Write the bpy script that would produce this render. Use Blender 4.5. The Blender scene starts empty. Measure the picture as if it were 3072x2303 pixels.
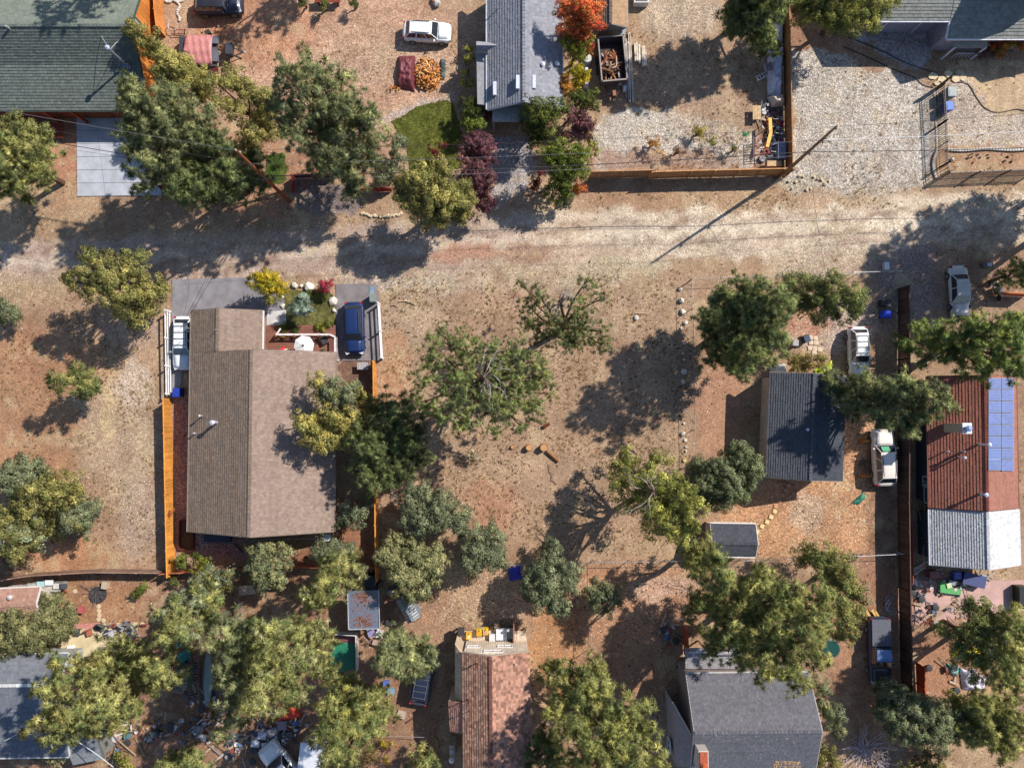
import bpy, math, random
import numpy as np
from mathutils import Vector, Matrix
from math import radians, sin, cos, pi
random.seed(7); RNG = np.random.default_rng(7)
S = bpy.context.scene; COL = S.collection
# ---------------------------------------------------------------- camera, sky, sun, exposure
CAM_H = 72.0; FOC = 2354.0; NAD = 1249.0; CX, CY = 1536.0, 1151.5
TILT = math.atan((NAD - CY) / FOC)
cd = bpy.data.cameras.new('camera'); cam = bpy.data.objects.new('camera', cd); COL.objects.link(cam)
cam.location = (0, 0, CAM_H); cam.rotation_euler = (TILT, 0, 0)
cd.sensor_width = 36; cd.lens = 36 * FOC / 3072; cd.clip_start = 1; cd.clip_end = 2000
S.camera = cam
SUN_EL = radians(43); SUN_DIR = Vector((0.83 * cos(SUN_EL), 0.555 * cos(SUN_EL), sin(SUN_EL))).normalized()
W = bpy.data.worlds.new('World'); S.world = W; W.use_nodes = True
wn = W.node_tree.nodes; wl = W.node_tree.links
sky = wn.new('ShaderNodeTexSky'); sky.sky_type = 'NISHITA'; sky.sun_disc = False
sky.sun_elevation = SUN_EL; sky.sun_rotation = math.atan2(SUN_DIR.x, SUN_DIR.y)
sky.altitude = 2000; sky.air_density = 1.0; sky.dust_density = 1.0
wn['Background'].inputs[1].default_value = 0.125
wl.new(sky.outputs[0], wn['Background'].inputs[0])
ld = bpy.data.lights.new('sun', 'SUN'); ld.energy = 4.6; ld.angle = radians(0.5); ld.color = (1.0, 0.94, 0.86)
lo = bpy.data.objects.new('sun', ld); COL.objects.link(lo); lo.location = (40, 30, 90)
lo.rotation_euler = SUN_DIR.to_track_quat('Z', 'Y').to_euler()
S.view_settings.view_transform = 'Standard'; S.view_settings.look = 'None'
S.view_settings.gamma = 1; S.view_settings.exposure = 0.57; S.view_settings.use_curve_mapping = False
S.cycles.max_bounces = 5; S.cycles.diffuse_bounces = 3; S.cycles.transparent_max_bounces = 4
# ---------------------------------------------------------------- helpers
K = 3072 / 2212
def P(px, py, z=0.0):
    """the place at height z seen at a point of the 3072-wide survey photograph"""
    d = Vector((px - CX, 0, 0)); ry = CY - py
    d.y = FOC * sin(TILT) + ry * cos(TILT); dz = -FOC * cos(TILT) + ry * sin(TILT)
    t = (CAM_H - z) / (-dz)
    return Vector((d.x * t, d.y * t, z))
def Q(x, y, z=0.0): return P(x * K, y * K, z)
def lin(c):
    c = np.asarray(c, float) / 255.0
    return np.where(c <= 0.04045, c / 12.92, ((c + 0.055) / 1.055) ** 2.4)
def C(r, g, b, k=0.83): return tuple(lin((r, g, b)) * k)
def jit(c, a=0.1):
    f = 1 + random.uniform(-a, a); return (c[0] * f, c[1] * f, c[2] * f)

class MB:
    def __init__(s): s.v = []; s.f = []; s.c = []
    def add(s, vs, fs, col):
        o = len(s.v); s.v += [tuple(v) for v in vs]
        s.f += [tuple(i + o for i in f) for f in fs]; s.c += [col] * len(fs); return s
    def box(s, c, d, col, rz=0, M=None, top=None):
        x, y, z = d[0] / 2, d[1] / 2, d[2] / 2; tx, ty = (1, 1) if top is None else top
        vs = [Vector(p) for p in ((-x, -y, -z), (x, -y, -z), (x, y, -z), (-x, y, -z), (-x * tx, -y * ty, z), (x * tx, -y * ty, z), (x * tx, y * ty, z), (-x * tx, y * ty, z))]
        R = Matrix.Rotation(rz, 3, 'Z') if M is None else M
        c = Vector(c); vs = [R @ v + c for v in vs]
        return s.add(vs, [(0, 3, 2, 1), (4, 5, 6, 7), (0, 1, 5, 4), (1, 2, 6, 5), (2, 3, 7, 6), (3, 0, 4, 7)], col)
    def beam(s, a, b, w, h, col):
        """bar from a to b, width w across, height h"""
        a, b = Vector(a), Vector(b); u = b - a; L = u.length
        if L < 1e-5: return s
        u /= L; n = Vector((-u.y, u.x, 0))
        n = n.normalized() if n.length > 1e-4 else Vector((1, 0, 0)); t = u.cross(n)
        M = Matrix((u, n, t)).transposed()
        return s.box((a + b) / 2, (L, w, h), col, M=M)
    def tube(s, a, b, r0, r1, col, n=6, cap=True):
        a, b = Vector(a), Vector(b); u = (b - a)
        if u.length < 1e-5: return s
        u.normalize(); w = u.orthogonal().normalized(); t = u.cross(w)
        vs = []
        for p, r in ((a, r0), (b, r1)):
            for i in range(n):
                g = 2 * pi * i / n; vs.append(p + (w * cos(g) + t * sin(g)) * r)
        fs = [(i, (i + 1) % n, n + (i + 1) % n, n + i) for i in range(n)]
        if cap: fs += [tuple(range(n - 1, -1, -1)), tuple(range(n, 2 * n))]
        return s.add(vs, fs, col)
    def path(s, pts, r, col, n=5):
        for a, b in zip(pts[:-1], pts[1:]): s.tube(a, b, r, r, col, n, cap=False)
        return s
    def lathe(s, prof, col, c=(0, 0, 0), n=12, M=None):
        vs = []; R = M or Matrix.Identity(3); c = Vector(c)
        for r, z in prof:
            for i in range(n):
                g = 2 * pi * i / n; vs.append(R @ Vector((r * cos(g), r * sin(g), z)) + c)
        fs = []
        for k in range(len(prof) - 1):
            for i in range(n): fs.append((k * n + i, k * n + (i + 1) % n, (k + 1) * n + (i + 1) % n, (k + 1) * n + i))
        fs += [tuple(range(n - 1, -1, -1)), tuple(range((len(prof) - 1) * n, len(prof) * n))]
        return s.add(vs, fs, col)
    def prism(s, poly, z0, z1, col, tops=None):
        n = len(poly); zt = tops or [z1] * n
        vs = [(p[0], p[1], z0) for p in poly] + [(p[0], p[1], zt[i]) for i, p in enumerate(poly)]
        fs = [(i, (i + 1) % n, n + (i + 1) % n, n + i) for i in range(n)]
        fs += [tuple(range(n - 1, -1, -1)), tuple(range(n, 2 * n))]
        return s.add(vs, fs, col)
    def quad(s, a, b, c, d, col): return s.add([a, b, c, d], [(0, 1, 2, 3)], col)
    def rock(s, c, r, col, sq=0.6, seed=None):
        rr = random.Random(seed) if seed is not None else random
        g = (1 + 5 ** .5) / 2
        vs = [(-1, g, 0), (1, g, 0), (-1, -g, 0), (1, -g, 0), (0, -1, g), (0, 1, g), (0, -1, -g), (0, 1, -g), (g, 0, -1), (g, 0, 1), (-g, 0, -1), (-g, 0, 1)]
        fs = [(0, 11, 5), (0, 5, 1), (0, 1, 7), (0, 7, 10), (0, 10, 11), (1, 5, 9), (5, 11, 4), (11, 10, 2), (10, 7, 6), (7, 1, 8), (3, 9, 4), (3, 4, 2), (3, 2, 6), (3, 6, 8), (3, 8, 9), (4, 9, 5), (2, 4, 11), (6, 2, 10), (8, 6, 7), (9, 8, 1)]
        ex, ey = rr.uniform(.75, 1.25), rr.uniform(.75, 1.25); a = rr.uniform(0, 3.1); R = Matrix.Rotation(a, 3, 'Z'); c = Vector(c)
        out = []
        for v in vs:
            f = r / 1.9 * rr.uniform(.78, 1.15)
            out.append(R @ Vector((v[0] * f * ex, v[1] * f * ey, v[2] * f * sq)) + c)
        return s.add(out, fs, col)
    def build(s, name, mat, parent=None, smooth=False):
        return link_mesh(name, np.array(s.v, float), s.f, np.array(s.c, float), mat, parent, smooth)

def link_mesh(name, v, faces, cols, mat, parent=None, smooth=False):
    me = bpy.data.meshes.new(name)
    if parent is not None and parent.get('w_', 0): v = v - np.array(parent_world(parent))
    off = None
    if parent is None:
        off = np.array([v[:, 0].mean(), v[:, 1].mean(), v[:, 2].min()]); v = v - off
    me.from_pydata(v.tolist(), [], faces)
    if len(cols):
        at = me.attributes.new('Col', 'FLOAT_COLOR', 'FACE')
        a = np.ones((len(faces), 4), np.float32); a[:, :3] = cols[:, :3]; at.data.foreach_set('color', a.ravel())
    me.materials.append(mat)
    if smooth: me.polygons.foreach_set('use_smooth', [True] * len(me.polygons))
    me.update()
    o = bpy.data.objects.new(name, me); COL.objects.link(o)
    if off is not None: o.location = off
    if parent is not None:
        o.parent = parent
        if parent.get('w_', 0) or parent.get('wp_', 0): pass
    return o
_pw = {}
def parent_world(p):
    x = Vector((0, 0, 0))
    while p is not None: x = x + p.location; p = p.parent
    return x
def tag(o, label=None, cat=None, group=None, kind=None):
    if label: o['label'] = label
    if cat: o['category'] = cat
    if group: o['group'] = group
    if kind: o['kind'] = kind
    return o
def thing(name, label, cat, loc=(0, 0, 0), rz=0, group=None, world=False):
    o = bpy.data.objects.new(name, None); COL.objects.link(o); o.location = loc; o.rotation_euler = (0, 0, rz)
    o.empty_display_size = .3
    if world: o['w_'] = 1
    return tag(o, label, cat, group)
def wsub(parent, o):
    """mark a mesh part whose own children are given in world coordinates"""
    o['w_'] = 1; return o
def copy_tree(o, parent=None, world=None):
    c = o.copy(); COL.objects.link(c)
    if parent is not None: c.parent = parent
    for ch in list(o.children): copy_tree(ch, c)
    return c
# ---------------------------------------------------------------- materials
def newmat(name):
    m = bpy.data.materials.new(name); m.use_nodes = True
    return m, m.node_tree.nodes, m.node_tree.links, m.node_tree.nodes['Principled BSDF']
def mat_generic(name, rough=.8, metal=0, nscale=6, namt=.18, bump=.15, bscale=30, coat=0, stretch=None, spec=.5, macro=0):
    m, n, l, b = newmat(name)
    at = n.new('ShaderNodeAttribute'); at.attribute_name = 'Col'
    tc = n.new('ShaderNodeTexCoord'); vec = tc.outputs['Object']
    if stretch:
        mp = n.new('ShaderNodeMapping'); mp.inputs['Scale'].default_value = stretch; l.new(vec, mp.inputs[0]); vec = mp.outputs[0]
    no = n.new('ShaderNodeTexNoise'); no.inputs['Scale'].default_value = nscale; no.inputs['Detail'].default_value = 5; l.new(vec, no.inputs['Vector'])
    mr = n.new('ShaderNodeMapRange'); mr.inputs[1].default_value = .3; mr.inputs[2].default_value = .7
    mr.inputs[3].default_value = 1 - namt; mr.inputs[4].default_value = 1 + namt; l.new(no.outputs[0], mr.inputs[0])
    mx = n.new('ShaderNodeVectorMath'); mx.operation = 'SCALE'; l.new(at.outputs['Color'], mx.inputs[0]); l.new(mr.outputs[0], mx.inputs['Scale'])
    last = mx.outputs[0]
    if macro:      # broad weathering: streaks and blotches metres across
        n3 = n.new('ShaderNodeTexNoise'); n3.inputs['Scale'].default_value = .55; n3.inputs['Detail'].default_value = 8; n3.inputs['Roughness'].default_value = .7; l.new(tc.outputs['Object'], n3.inputs['Vector'])
        m3 = n.new('ShaderNodeMapRange'); m3.inputs[1].default_value = .35; m3.inputs[2].default_value = .65; m3.inputs[3].default_value = 1 - macro; m3.inputs[4].default_value = 1 + macro * .7; l.new(n3.outputs[0], m3.inputs[0])
        s3 = n.new('ShaderNodeVectorMath'); s3.operation = 'SCALE'; l.new(last, s3.inputs[0]); l.new(m3.outputs[0], s3.inputs['Scale']); last = s3.outputs[0]
    l.new(last, b.inputs['Base Color'])
    b.inputs['Roughness'].default_value = rough; b.inputs['Metallic'].default_value = metal
    b.inputs['Specular IOR Level'].default_value = spec
    b.inputs['Coat Weight'].default_value = coat; b.inputs['Coat Roughness'].default_value = .06
    if bump:
        n2 = n.new('ShaderNodeTexNoise'); n2.inputs['Scale'].default_value = bscale; l.new(vec, n2.inputs['Vector'])
        bp = n.new('ShaderNodeBump'); bp.inputs['Strength'].default_value = bump; bp.inputs['Distance'].default_value = .05
        l.new(n2.outputs[0], bp.inputs['Height']); l.new(bp.outputs[0], b.inputs['Normal'])
    return m
M_MATTE = mat_generic('matte', .85)
M_WOOD = mat_generic('wood', .85, nscale=9, namt=.35, bump=.3, spec=.2, macro=.2)
M_SHING = mat_generic('shingle', .92, nscale=3.6, namt=.16, bump=.5, bscale=45, spec=.25, macro=.08)
M_METAL = mat_generic('metal_sheet', .45, .35, nscale=4, namt=.12, bump=.05)
M_PAINT = mat_generic('car_paint', .38, .0, nscale=2, namt=.04, bump=0, coat=.35)
M_GLASS = mat_generic('car_glass', .08, 0, nscale=2, namt=.1, bump=0, spec=.9)
M_RUBBER = mat_generic('rubber', .8, 0, nscale=20, namt=.1, bump=.1)
M_PLAST = mat_generic('plastic', .6, 0, nscale=7, namt=.2, bump=.05)
M_CLOTH = mat_generic('cloth', .7, 0, nscale=5, namt=.12, bump=.6, bscale=7)
M_CONC = mat_generic('concrete', .9, 0, macro=.1, nscale=1.3, namt=.13, bump=.15, bscale=30, spec=.2)
M_STONE = mat_generic('stone', .9, 0, nscale=7, namt=.25, bump=.5, bscale=20, spec=.2)
M_ASPH = mat_generic('asphalt', .92, 0, nscale=1.1, namt=.22, bump=.5, bscale=60, spec=.2)
M_BARK = mat_generic('bark', .9, 0, nscale=14, namt=.35, bump=.6, bscale=25, spec=.1)
def mat_leaf(name, rough, trans, mixf):
    m, n, l, b = newmat(name); n.remove(b); out = n['Material Output']
    at = n.new('ShaderNodeAttribute'); at.attribute_name = 'Col'
    di = n.new('ShaderNodeBsdfPrincipled'); di.inputs['Roughness'].default_value = rough; di.inputs['Specular IOR Level'].default_value = .25
    tr = n.new('ShaderNodeBsdfTranslucent'); mx = n.new('ShaderNodeMixShader'); mx.inputs[0].default_value = mixf
    sc = n.new('ShaderNodeVectorMath'); sc.operation = 'MULTIPLY'; sc.inputs[1].default_value = trans
    l.new(at.outputs['Color'], di.inputs['Base Color']); l.new(at.outputs['Color'], sc.inputs[0]); l.new(sc.outputs[0], tr.inputs[0])
    l.new(di.outputs[0], mx.inputs[1]); l.new(tr.outputs[0], mx.inputs[2]); l.new(mx.outputs[0], out.inputs[0]); return m
M_LEAF = mat_leaf('foliage', .55, (1.5, 1.5, .9), .42)

def mat_crown():
    m, n, l, b = newmat('crown_foliage'); n.remove(b); out = n['Material Output']
    at = n.new('ShaderNodeAttribute'); at.attribute_name = 'Col'; an = n.new('ShaderNodeAttribute'); an.attribute_name = 'nrm'
    ge = n.new('ShaderNodeNewGeometry'); vt = n.new('ShaderNodeVectorTransform'); vt.vector_type = 'NORMAL'; vt.convert_from = 'OBJECT'; vt.convert_to = 'WORLD'; l.new(an.outputs['Vector'], vt.inputs[0])
    di = n.new('ShaderNodeBsdfDiffuse'); tr = n.new('ShaderNodeBsdfTranslucent'); mx = n.new('ShaderNodeMixShader'); mx.inputs[0].default_value = .35
    sc = n.new('ShaderNodeVectorMath'); sc.operation = 'MULTIPLY'; sc.inputs[1].default_value = (1.4, 1.4, .9)
    l.new(at.outputs['Color'], di.inputs['Color']); l.new(vt.outputs[0], di.inputs['Normal']); l.new(at.outputs['Color'], sc.inputs[0]); l.new(sc.outputs[0], tr.inputs[0])
    l.new(di.outputs[0], mx.inputs[1]); l.new(tr.outputs[0], mx.inputs[2]); l.new(mx.outputs[0], out.inputs[0]); return m
M_CROWN = mat_crown()
# ---------------------------------------------------------------- the ground: one sheet, split into ground, road and drive
def vnoise(x, y, s, seed):
    """smooth value noise"""
    g = np.random.default_rng(seed).random((256, 256)); u = x / s; v = y / s
    i = np.floor(u).astype(int); j = np.floor(v).astype(int); fu = u - i; fv = v - j
    fu = fu * fu * (3 - 2 * fu); fv = fv * fv * (3 - 2 * fv)
    a = g[i % 256, j % 256]; b = g[(i + 1) % 256, j % 256]; c = g[i % 256, (j + 1) % 256]; d = g[(i + 1) % 256, (j + 1) % 256]
    return (a * (1 - fu) + b * fu) * (1 - fv) + (c * (1 - fu) + d * fu) * fv
def inpoly(x, y, poly):
    r = np.zeros(x.shape, bool); n = len(poly)
    for i in range(n):
        x0, y0 = poly[i]; x1, y1 = poly[(i + 1) % n]
        c = ((y0 > y) != (y1 > y)) & (x < (x1 - x0) * (y - y0) / (y1 - y0 + 1e-9) + x0); r ^= c
    return r
DX = 0.3
gx = np.arange(-54, 54.01, DX); gy = np.arange(-38, 42.01, DX)
GX, GY = np.meshgrid(gx, gy, indexing='ij')
# photo-scale coordinates (2212-wide) of every ground point
def to_disp(X, Y):
    yy = Y * cos(TILT) - CAM_H * sin(TILT) * 1.0
    # camera space
    cy_ = Y * cos(TILT) + (0 - CAM_H) * sin(TILT); cz_ = -Y * sin(TILT) * 1.0 + (0 - CAM_H) * cos(TILT)
    return (CX + FOC * X / -cz_) / K, (CY - FOC * cy_ / -cz_) / K
def zone_color(X, Y):
    x, y = to_disp(X, Y)
    x = x + (vnoise(X, Y, 1.3, 1) - .5) * 26 + (vnoise(X, Y, .5, 2) - .5) * 12
    y = y + (vnoise(X, Y, 1.3, 3) - .5) * 26 + (vnoise(X, Y, .5, 4) - .5) * 12
    col = np.zeros(X.shape + (3,)); col[:] = lin((180, 144, 112)); gr = np.full(X.shape, .35)
    def mixc(w, c, g=None):
        nonlocal col, gr
        w = np.clip(w, 0, 1); col = col * (1 - w[..., None]) + lin(c) * w[..., None]
        if g is not None: gr = gr * (1 - w) + g * w
    def ell(cx, cy, rx, ry, c, s=1, g=None, a=0):
        dx, dy = x - cx, y - cy; ca, sa = cos(a), sin(a); u = (dx * ca + dy * sa) / rx; v = (-dx * sa + dy * ca) / ry
        d = np.sqrt(u * u + v * v); w = 1 - np.clip((d - .7) / .5, 0, 1); w = w * w * (3 - 2 * w); mixc(w * s, c, g)
    def poly(p, c, s=1, g=None): mixc(inpoly(x, y, p) * s, c, g)
    # yards
    ell(690, 110, 330, 190, (206, 160, 128), .9, .75); ell(560, 60, 130, 90, (190, 126, 86), .6, .5)
    ell(470, 20, 60, 120, (196, 128, 84), .7, .4); ell(830, 130, 160, 60, (205, 168, 138), .6, .8)
    poly([(372, 230), (640, 320), (780, 400), (600, 470), (340, 440)], (178, 118, 84), .5)
    ell(140, 330, 45, 130, (196, 132, 96), .8, .35); ell(80, 440, 140, 70, (186, 152, 112), .7, .6)
    ell(900, 235, 90, 20, (190, 172, 162), .8, .8, -.35); ell(730, 380, 90, 30, (178, 128, 100), .6)
    poly([(1290, 235), (1470, 235), (1640, 300), (1690, 360), (1280, 362)], (208, 196, 180), .95, .95)
    ell(1430, 90, 120, 110, (196, 158, 122), .8, .7); ell(1470, 30, 90, 60, (206, 184, 158), .7, .9); ell(1550, 250, 110, 60, (192, 160, 132), .5, .7)
    ell(1430, 345, 170, 22, (160, 112, 88), .7, .5)
    ell(1760, 80, 100, 90, (150, 100, 76), .6, .4)
    poly([(1706, 100), (1850, 110), (2000, 170), (2020, 190), (2000, 400), (1830, 440), (1706, 410)], (204, 192, 178), 1, 1.0)
    poly([(1850, 75), (2010, 60), (2010, 150), (1990, 155), (1880, 100)], (188, 182, 182), .9, .9)
    poly([(1780, 95), (1860, 100), (1990, 160), (2010, 190), (1960, 178), (1830, 120)], (172, 128, 92), .8, .4)
    poly([(2060, 130), (2230, 130), (2230, 242), (2150, 240), (2120, 225), (2090, 182), (2040, 178)], (212, 180, 140), .95, .4)
    poly([(2000, 185), (2090, 182), (2120, 225), (2150, 245), (2240, 245), (2240, 318), (2010, 320)], (206, 188, 170), .9, .95)
    poly([(2010, 325), (2240, 320), (2240, 352), (2010, 355)], (180, 136, 102), .9, .5)
    def track(pts, wd, c, s):
        d = np.full(x.shape, 1e9)
        for (x0, y0), (x1, y1) in zip(pts[:-1], pts[1:]):
            L2 = (x1 - x0) ** 2 + (y1 - y0) ** 2 + 1e-6; t = np.clip(((x - x0) * (x1 - x0) + (y - y0) * (y1 - y0)) / L2, 0, 1); d = np.minimum(d, np.hypot(x - x0 - t * (x1 - x0), y - y0 - t * (y1 - y0)))
        mixc(np.exp(-(d / wd) ** 2) * s * (.55 + .45 * vnoise(X, Y, 1.5, 61)), c)
    poly([(1066, 286), (1146, 286), (1152, 400), (1060, 460)], (176, 168, 170), .9, .9)
    # the lane
    lx = np.array([-60, 0, 350, 700, 1000, 1300, 1600, 1900, 2280]); ly = np.array([575, 572, 560, 545, 530, 515, 495, 480, 470]); lw = np.array([45, 45, 50, 55, 62, 60, 60, 62, 62])
    cyl = np.interp(x, lx, ly); cw = np.interp(x, lx, lw); d = np.abs(y - cyl) / cw
    w = 1 - np.clip((d - .86) / .22, 0, 1); t = np.clip((x - 900) / 500, 0, 1)[..., None]
    lane = lin((194, 168, 150)) * (1 - t) + lin((226, 204, 176)) * t
    col = col * (1 - w[..., None]) + lane * w[..., None]; gr = gr * (1 - w) + (.42 + .4 * t[..., 0] * vnoise(X, Y, 2.5, 77)) * w
    for off, ww, c, s in ((-.25, .12, (198, 172, 152), .6), (.35, .12, (198, 170, 148), .6), (.05, .1, (232, 214, 186), .5), (1.15, .35, (180, 150, 116), .5), (-1.1, .3, (176, 148, 116), .5)):
        mixc(np.exp(-(((y - cyl) / cw - off) / ww) ** 2) * s * (.5 + .5 * vnoise(X, Y, 3, 8)), c)
    for oy, s_ in ((-26, .6), (-8, .45), (14, .6), (32, .5)):
        track([(-60, 572 + oy), (350, 562 + oy * .9), (700, 548 + oy * .8), (1000, 531 + oy), (1300, 516 + oy), (1600, 497 + oy), (2280, 470 + oy)], 4.5, (150, 118, 98) if oy != -8 else (236, 216, 188), s_ + .15)
    for pts in ([(664, 99), (690, 78), (742, 65), (797, 75), (830, 90)], [(700, 120), (760, 98), (800, 112), (830, 130)], [(640, 110), (700, 60), (780, 40), (860, 60)], [(480, 90), (600, 60), (720, 30), (900, 20)], [(470, 110), (600, 85), (700, 95)]): track(pts, 4.5, (150, 106, 80), .55)
    for pts in ([(1850, 440), (1830, 330), (1840, 200), (1880, 120)], [(1920, 440), (1905, 330), (1915, 220)], [(1740, 560), (1790, 620), (1800, 760)], [(1800, 560), (1840, 620), (1845, 720)], [(1000, 1320), (930, 1420), (900, 1560)], [(1060, 1300), (980, 1420), (950, 1560)], [(200, 860), (190, 1000), (230, 1200)], [(1930, 560), (1940, 640), (1945, 700)]): track(pts, 6, (162, 128, 104), .4)
    ell(1000, 545, 70, 22, (196, 128, 98), .6); ell(1110, 545, 90, 18, (196, 138, 106), .5)
    ell(1010, 610, 320, 22, (216, 204, 182), .65, 1.0); ell(1330, 580, 120, 20, (206, 204, 172), .6, 1)
    ell(1650, 430, 260, 22, (188, 150, 112), .7, .7); ell(1390, 430, 130, 25, (182, 140, 104), .7, .4); ell(1730, 395, 60, 20, (202, 190, 160), .7, 1)
    ell(1780, 560, 130, 40, (208, 186, 160), .7, .9); ell(800, 610, 90, 18, (206, 180, 158), .6, .9)
    ell(2100, 560, 120, 60, (168, 126, 98), .5, .5); ell(1960, 620, 80, 110, (158, 142, 138), .7, .7)
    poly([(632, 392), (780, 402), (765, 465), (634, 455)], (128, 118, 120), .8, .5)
    # centre lot
    ell(1200, 820, 400, 280, (178, 144, 114), .85, .4); ell(1350, 650, 130, 70, (180, 150, 118), .5, .8); ell(1230, 590, 200, 24, (202, 180, 146), .6, .9)
    ell(900, 680, 80, 70, (186, 158, 130), .6, .7); ell(1010, 1000, 130, 110, (182, 148, 116), .5, .6); ell(1060, 1090, 60, 60, (196, 128, 94), .5)
    ell(860, 800, 30, 90, (198, 140, 96), .5); ell(1180, 900, 120, 90, (182, 144, 112), .5)
    ell(1560, 860, 60, 160, (186, 126, 90), .5); ell(1450, 1190, 100, 30, (186, 154, 114), .6)
    # left lot
    ell(90, 900, 200, 200, (182, 132, 92), .9, .25); ell(250, 960, 95, 160, (192, 168, 138), .65, .8); ell(290, 830, 45, 50, (206, 184, 162), .7, .9)
    ell(300, 1120, 50, 90, (190, 166, 146), .5, .85); ell(200, 1110, 70, 90, (164, 124, 96), .55, .5); ell(140, 1200, 120, 40, (196, 132, 84), .7, .3)
    ell(280, 720, 60, 40, (190, 160, 140), .5, .8); ell(60, 760, 90, 60, (178, 126, 90), .5, .3); ell(60, 620, 100, 30, (186, 156, 116), .6, .8)
    ell(230, 890, 18, 60, (228, 200, 140), .5)
    # side strip of the long house
    poly([(372, 860), (412, 860), (420, 1150), (560, 1160), (540, 1215), (375, 1215)], (186, 140, 132), .9, .9)
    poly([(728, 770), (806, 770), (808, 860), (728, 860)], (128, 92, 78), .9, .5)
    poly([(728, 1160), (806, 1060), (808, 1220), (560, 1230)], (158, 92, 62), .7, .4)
    # dark house yard
    poly([(1560, 1060), (1660, 1030), (1880, 850), (1890, 1200), (1560, 1200)], (208, 152, 106), .95, .8)
    ell(1745, 1110, 40, 50, (196, 176, 150), .6, .9); ell(1800, 700, 110, 60, (196, 172, 158), .8, .9); ell(1740, 690, 60, 40, (192, 120, 86), .7)
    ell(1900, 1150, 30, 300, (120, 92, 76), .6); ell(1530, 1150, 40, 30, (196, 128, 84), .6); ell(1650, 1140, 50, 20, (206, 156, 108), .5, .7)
    # back yards
    poly([(-40, 1235), (820, 1235), (1000, 1700), (-40, 1700)], (158, 114, 86), .85, .4)
    ell(210, 1310, 120, 60, (190, 136, 92), .6, .4); ell(1020, 1290, 130, 90, (196, 158, 122), .85, .9); ell(900, 1400, 160, 120, (166, 120, 90), .6)
    ell(1350, 1300, 200, 90, (196, 138, 98), .8, .7); ell(1200, 1420, 60, 120, (206, 142, 84), .7, .6); ell(1440, 1270, 80, 30, (214, 176, 150), .6, .9)
    ell(1350, 1450, 120, 70, (160, 104, 72), .6, .5); ell(1880, 1400, 90, 200, (176, 118, 82), .6); ell(1800, 1300, 60, 60, (196, 142, 100), .6, .6)
    ell(1230, 1640, 60, 60, (186, 108, 80), .4); ell(2050, 1300, 130, 60, (196, 146, 122), .7, .5); ell(2100, 1640, 140, 60, (200, 166, 120), .5, .5)
    ell(2040, 1440, 120, 80, (182, 112, 72), .5); ell(2160, 1480, 70, 40, (214, 170, 110), .5)
    # broad mottling (soil, litter, wear)
    m = .82 + .30 * vnoise(X, Y, 2.2, 11) + .10 * vnoise(X, Y, 5, 13); m2 = .88 + .24 * vnoise(X, Y, .6, 12); col = col * (m * m2)[..., None]
    b = np.clip(vnoise(X, Y, 1.6, 21) * vnoise(X, Y, .6, 22) * 4.2 - 1.3, 0, 1) * .5 * (1 - .5 * gr); col = col * (1 - b[..., None]) + lin((150, 106, 78)) * b[..., None]
    lum = col.mean(-1, keepdims=True); col = col * .85 + lum * .15 * np.array([1.02, 1.0, .93])
    g_ = np.clip(vnoise(X, Y, 2.0, 51) * vnoise(X, Y, .5, 52) * 4 - 1.4, 0, 1) * .45; col = col * (1 - g_[..., None]) + lin((206, 184, 146)) * g_[..., None]
    return col * .83, gr, x, y
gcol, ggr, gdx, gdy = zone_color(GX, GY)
rx_, ry_ = to_disp(GX, GY)
GZ = (vnoise(GX, GY, 2.5, 31) - .5) * .07 + (vnoise(GX, GY, .8, 32) - .5) * .03
# wheel ruts in the lane
for off in (-18, 22): GZ -= .035 * np.exp(-(((ry_ - np.interp(rx_, [0, 700, 1300, 2212], [572, 545, 515, 470]) - off)) / 6.0) ** 2)
GZ -= .06
nx, ny = GX.shape
VN = np.stack([GX, GY, GZ], -1).reshape(-1, 3)
idx = np.arange(nx * ny).reshape(nx, ny)
FQ = np.stack([idx[:-1, :-1], idx[1:, :-1], idx[1:, 1:], idx[:-1, 1:]], -1).reshape(-1, 4)
fcx = gdx[:-1, :-1].reshape(-1); fcy = gdy[:-1, :-1].reshape(-1)
lane_y = np.interp(fcx, [-60, 0, 350, 700, 1000, 1300, 1600, 1900, 2280], [575, 572, 560, 545, 530, 515, 495, 480, 470]); lane_w = np.interp(fcx, [0, 1000, 2280], [46, 60, 62])
is_road = np.abs(fcy - lane_y) < lane_w
is_drive = inpoly(fcx, fcy, [(1706, 100), (1850, 110), (2000, 170), (2020, 190), (2000, 400), (1830, 440), (1706, 410)]) & ~is_road
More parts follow.
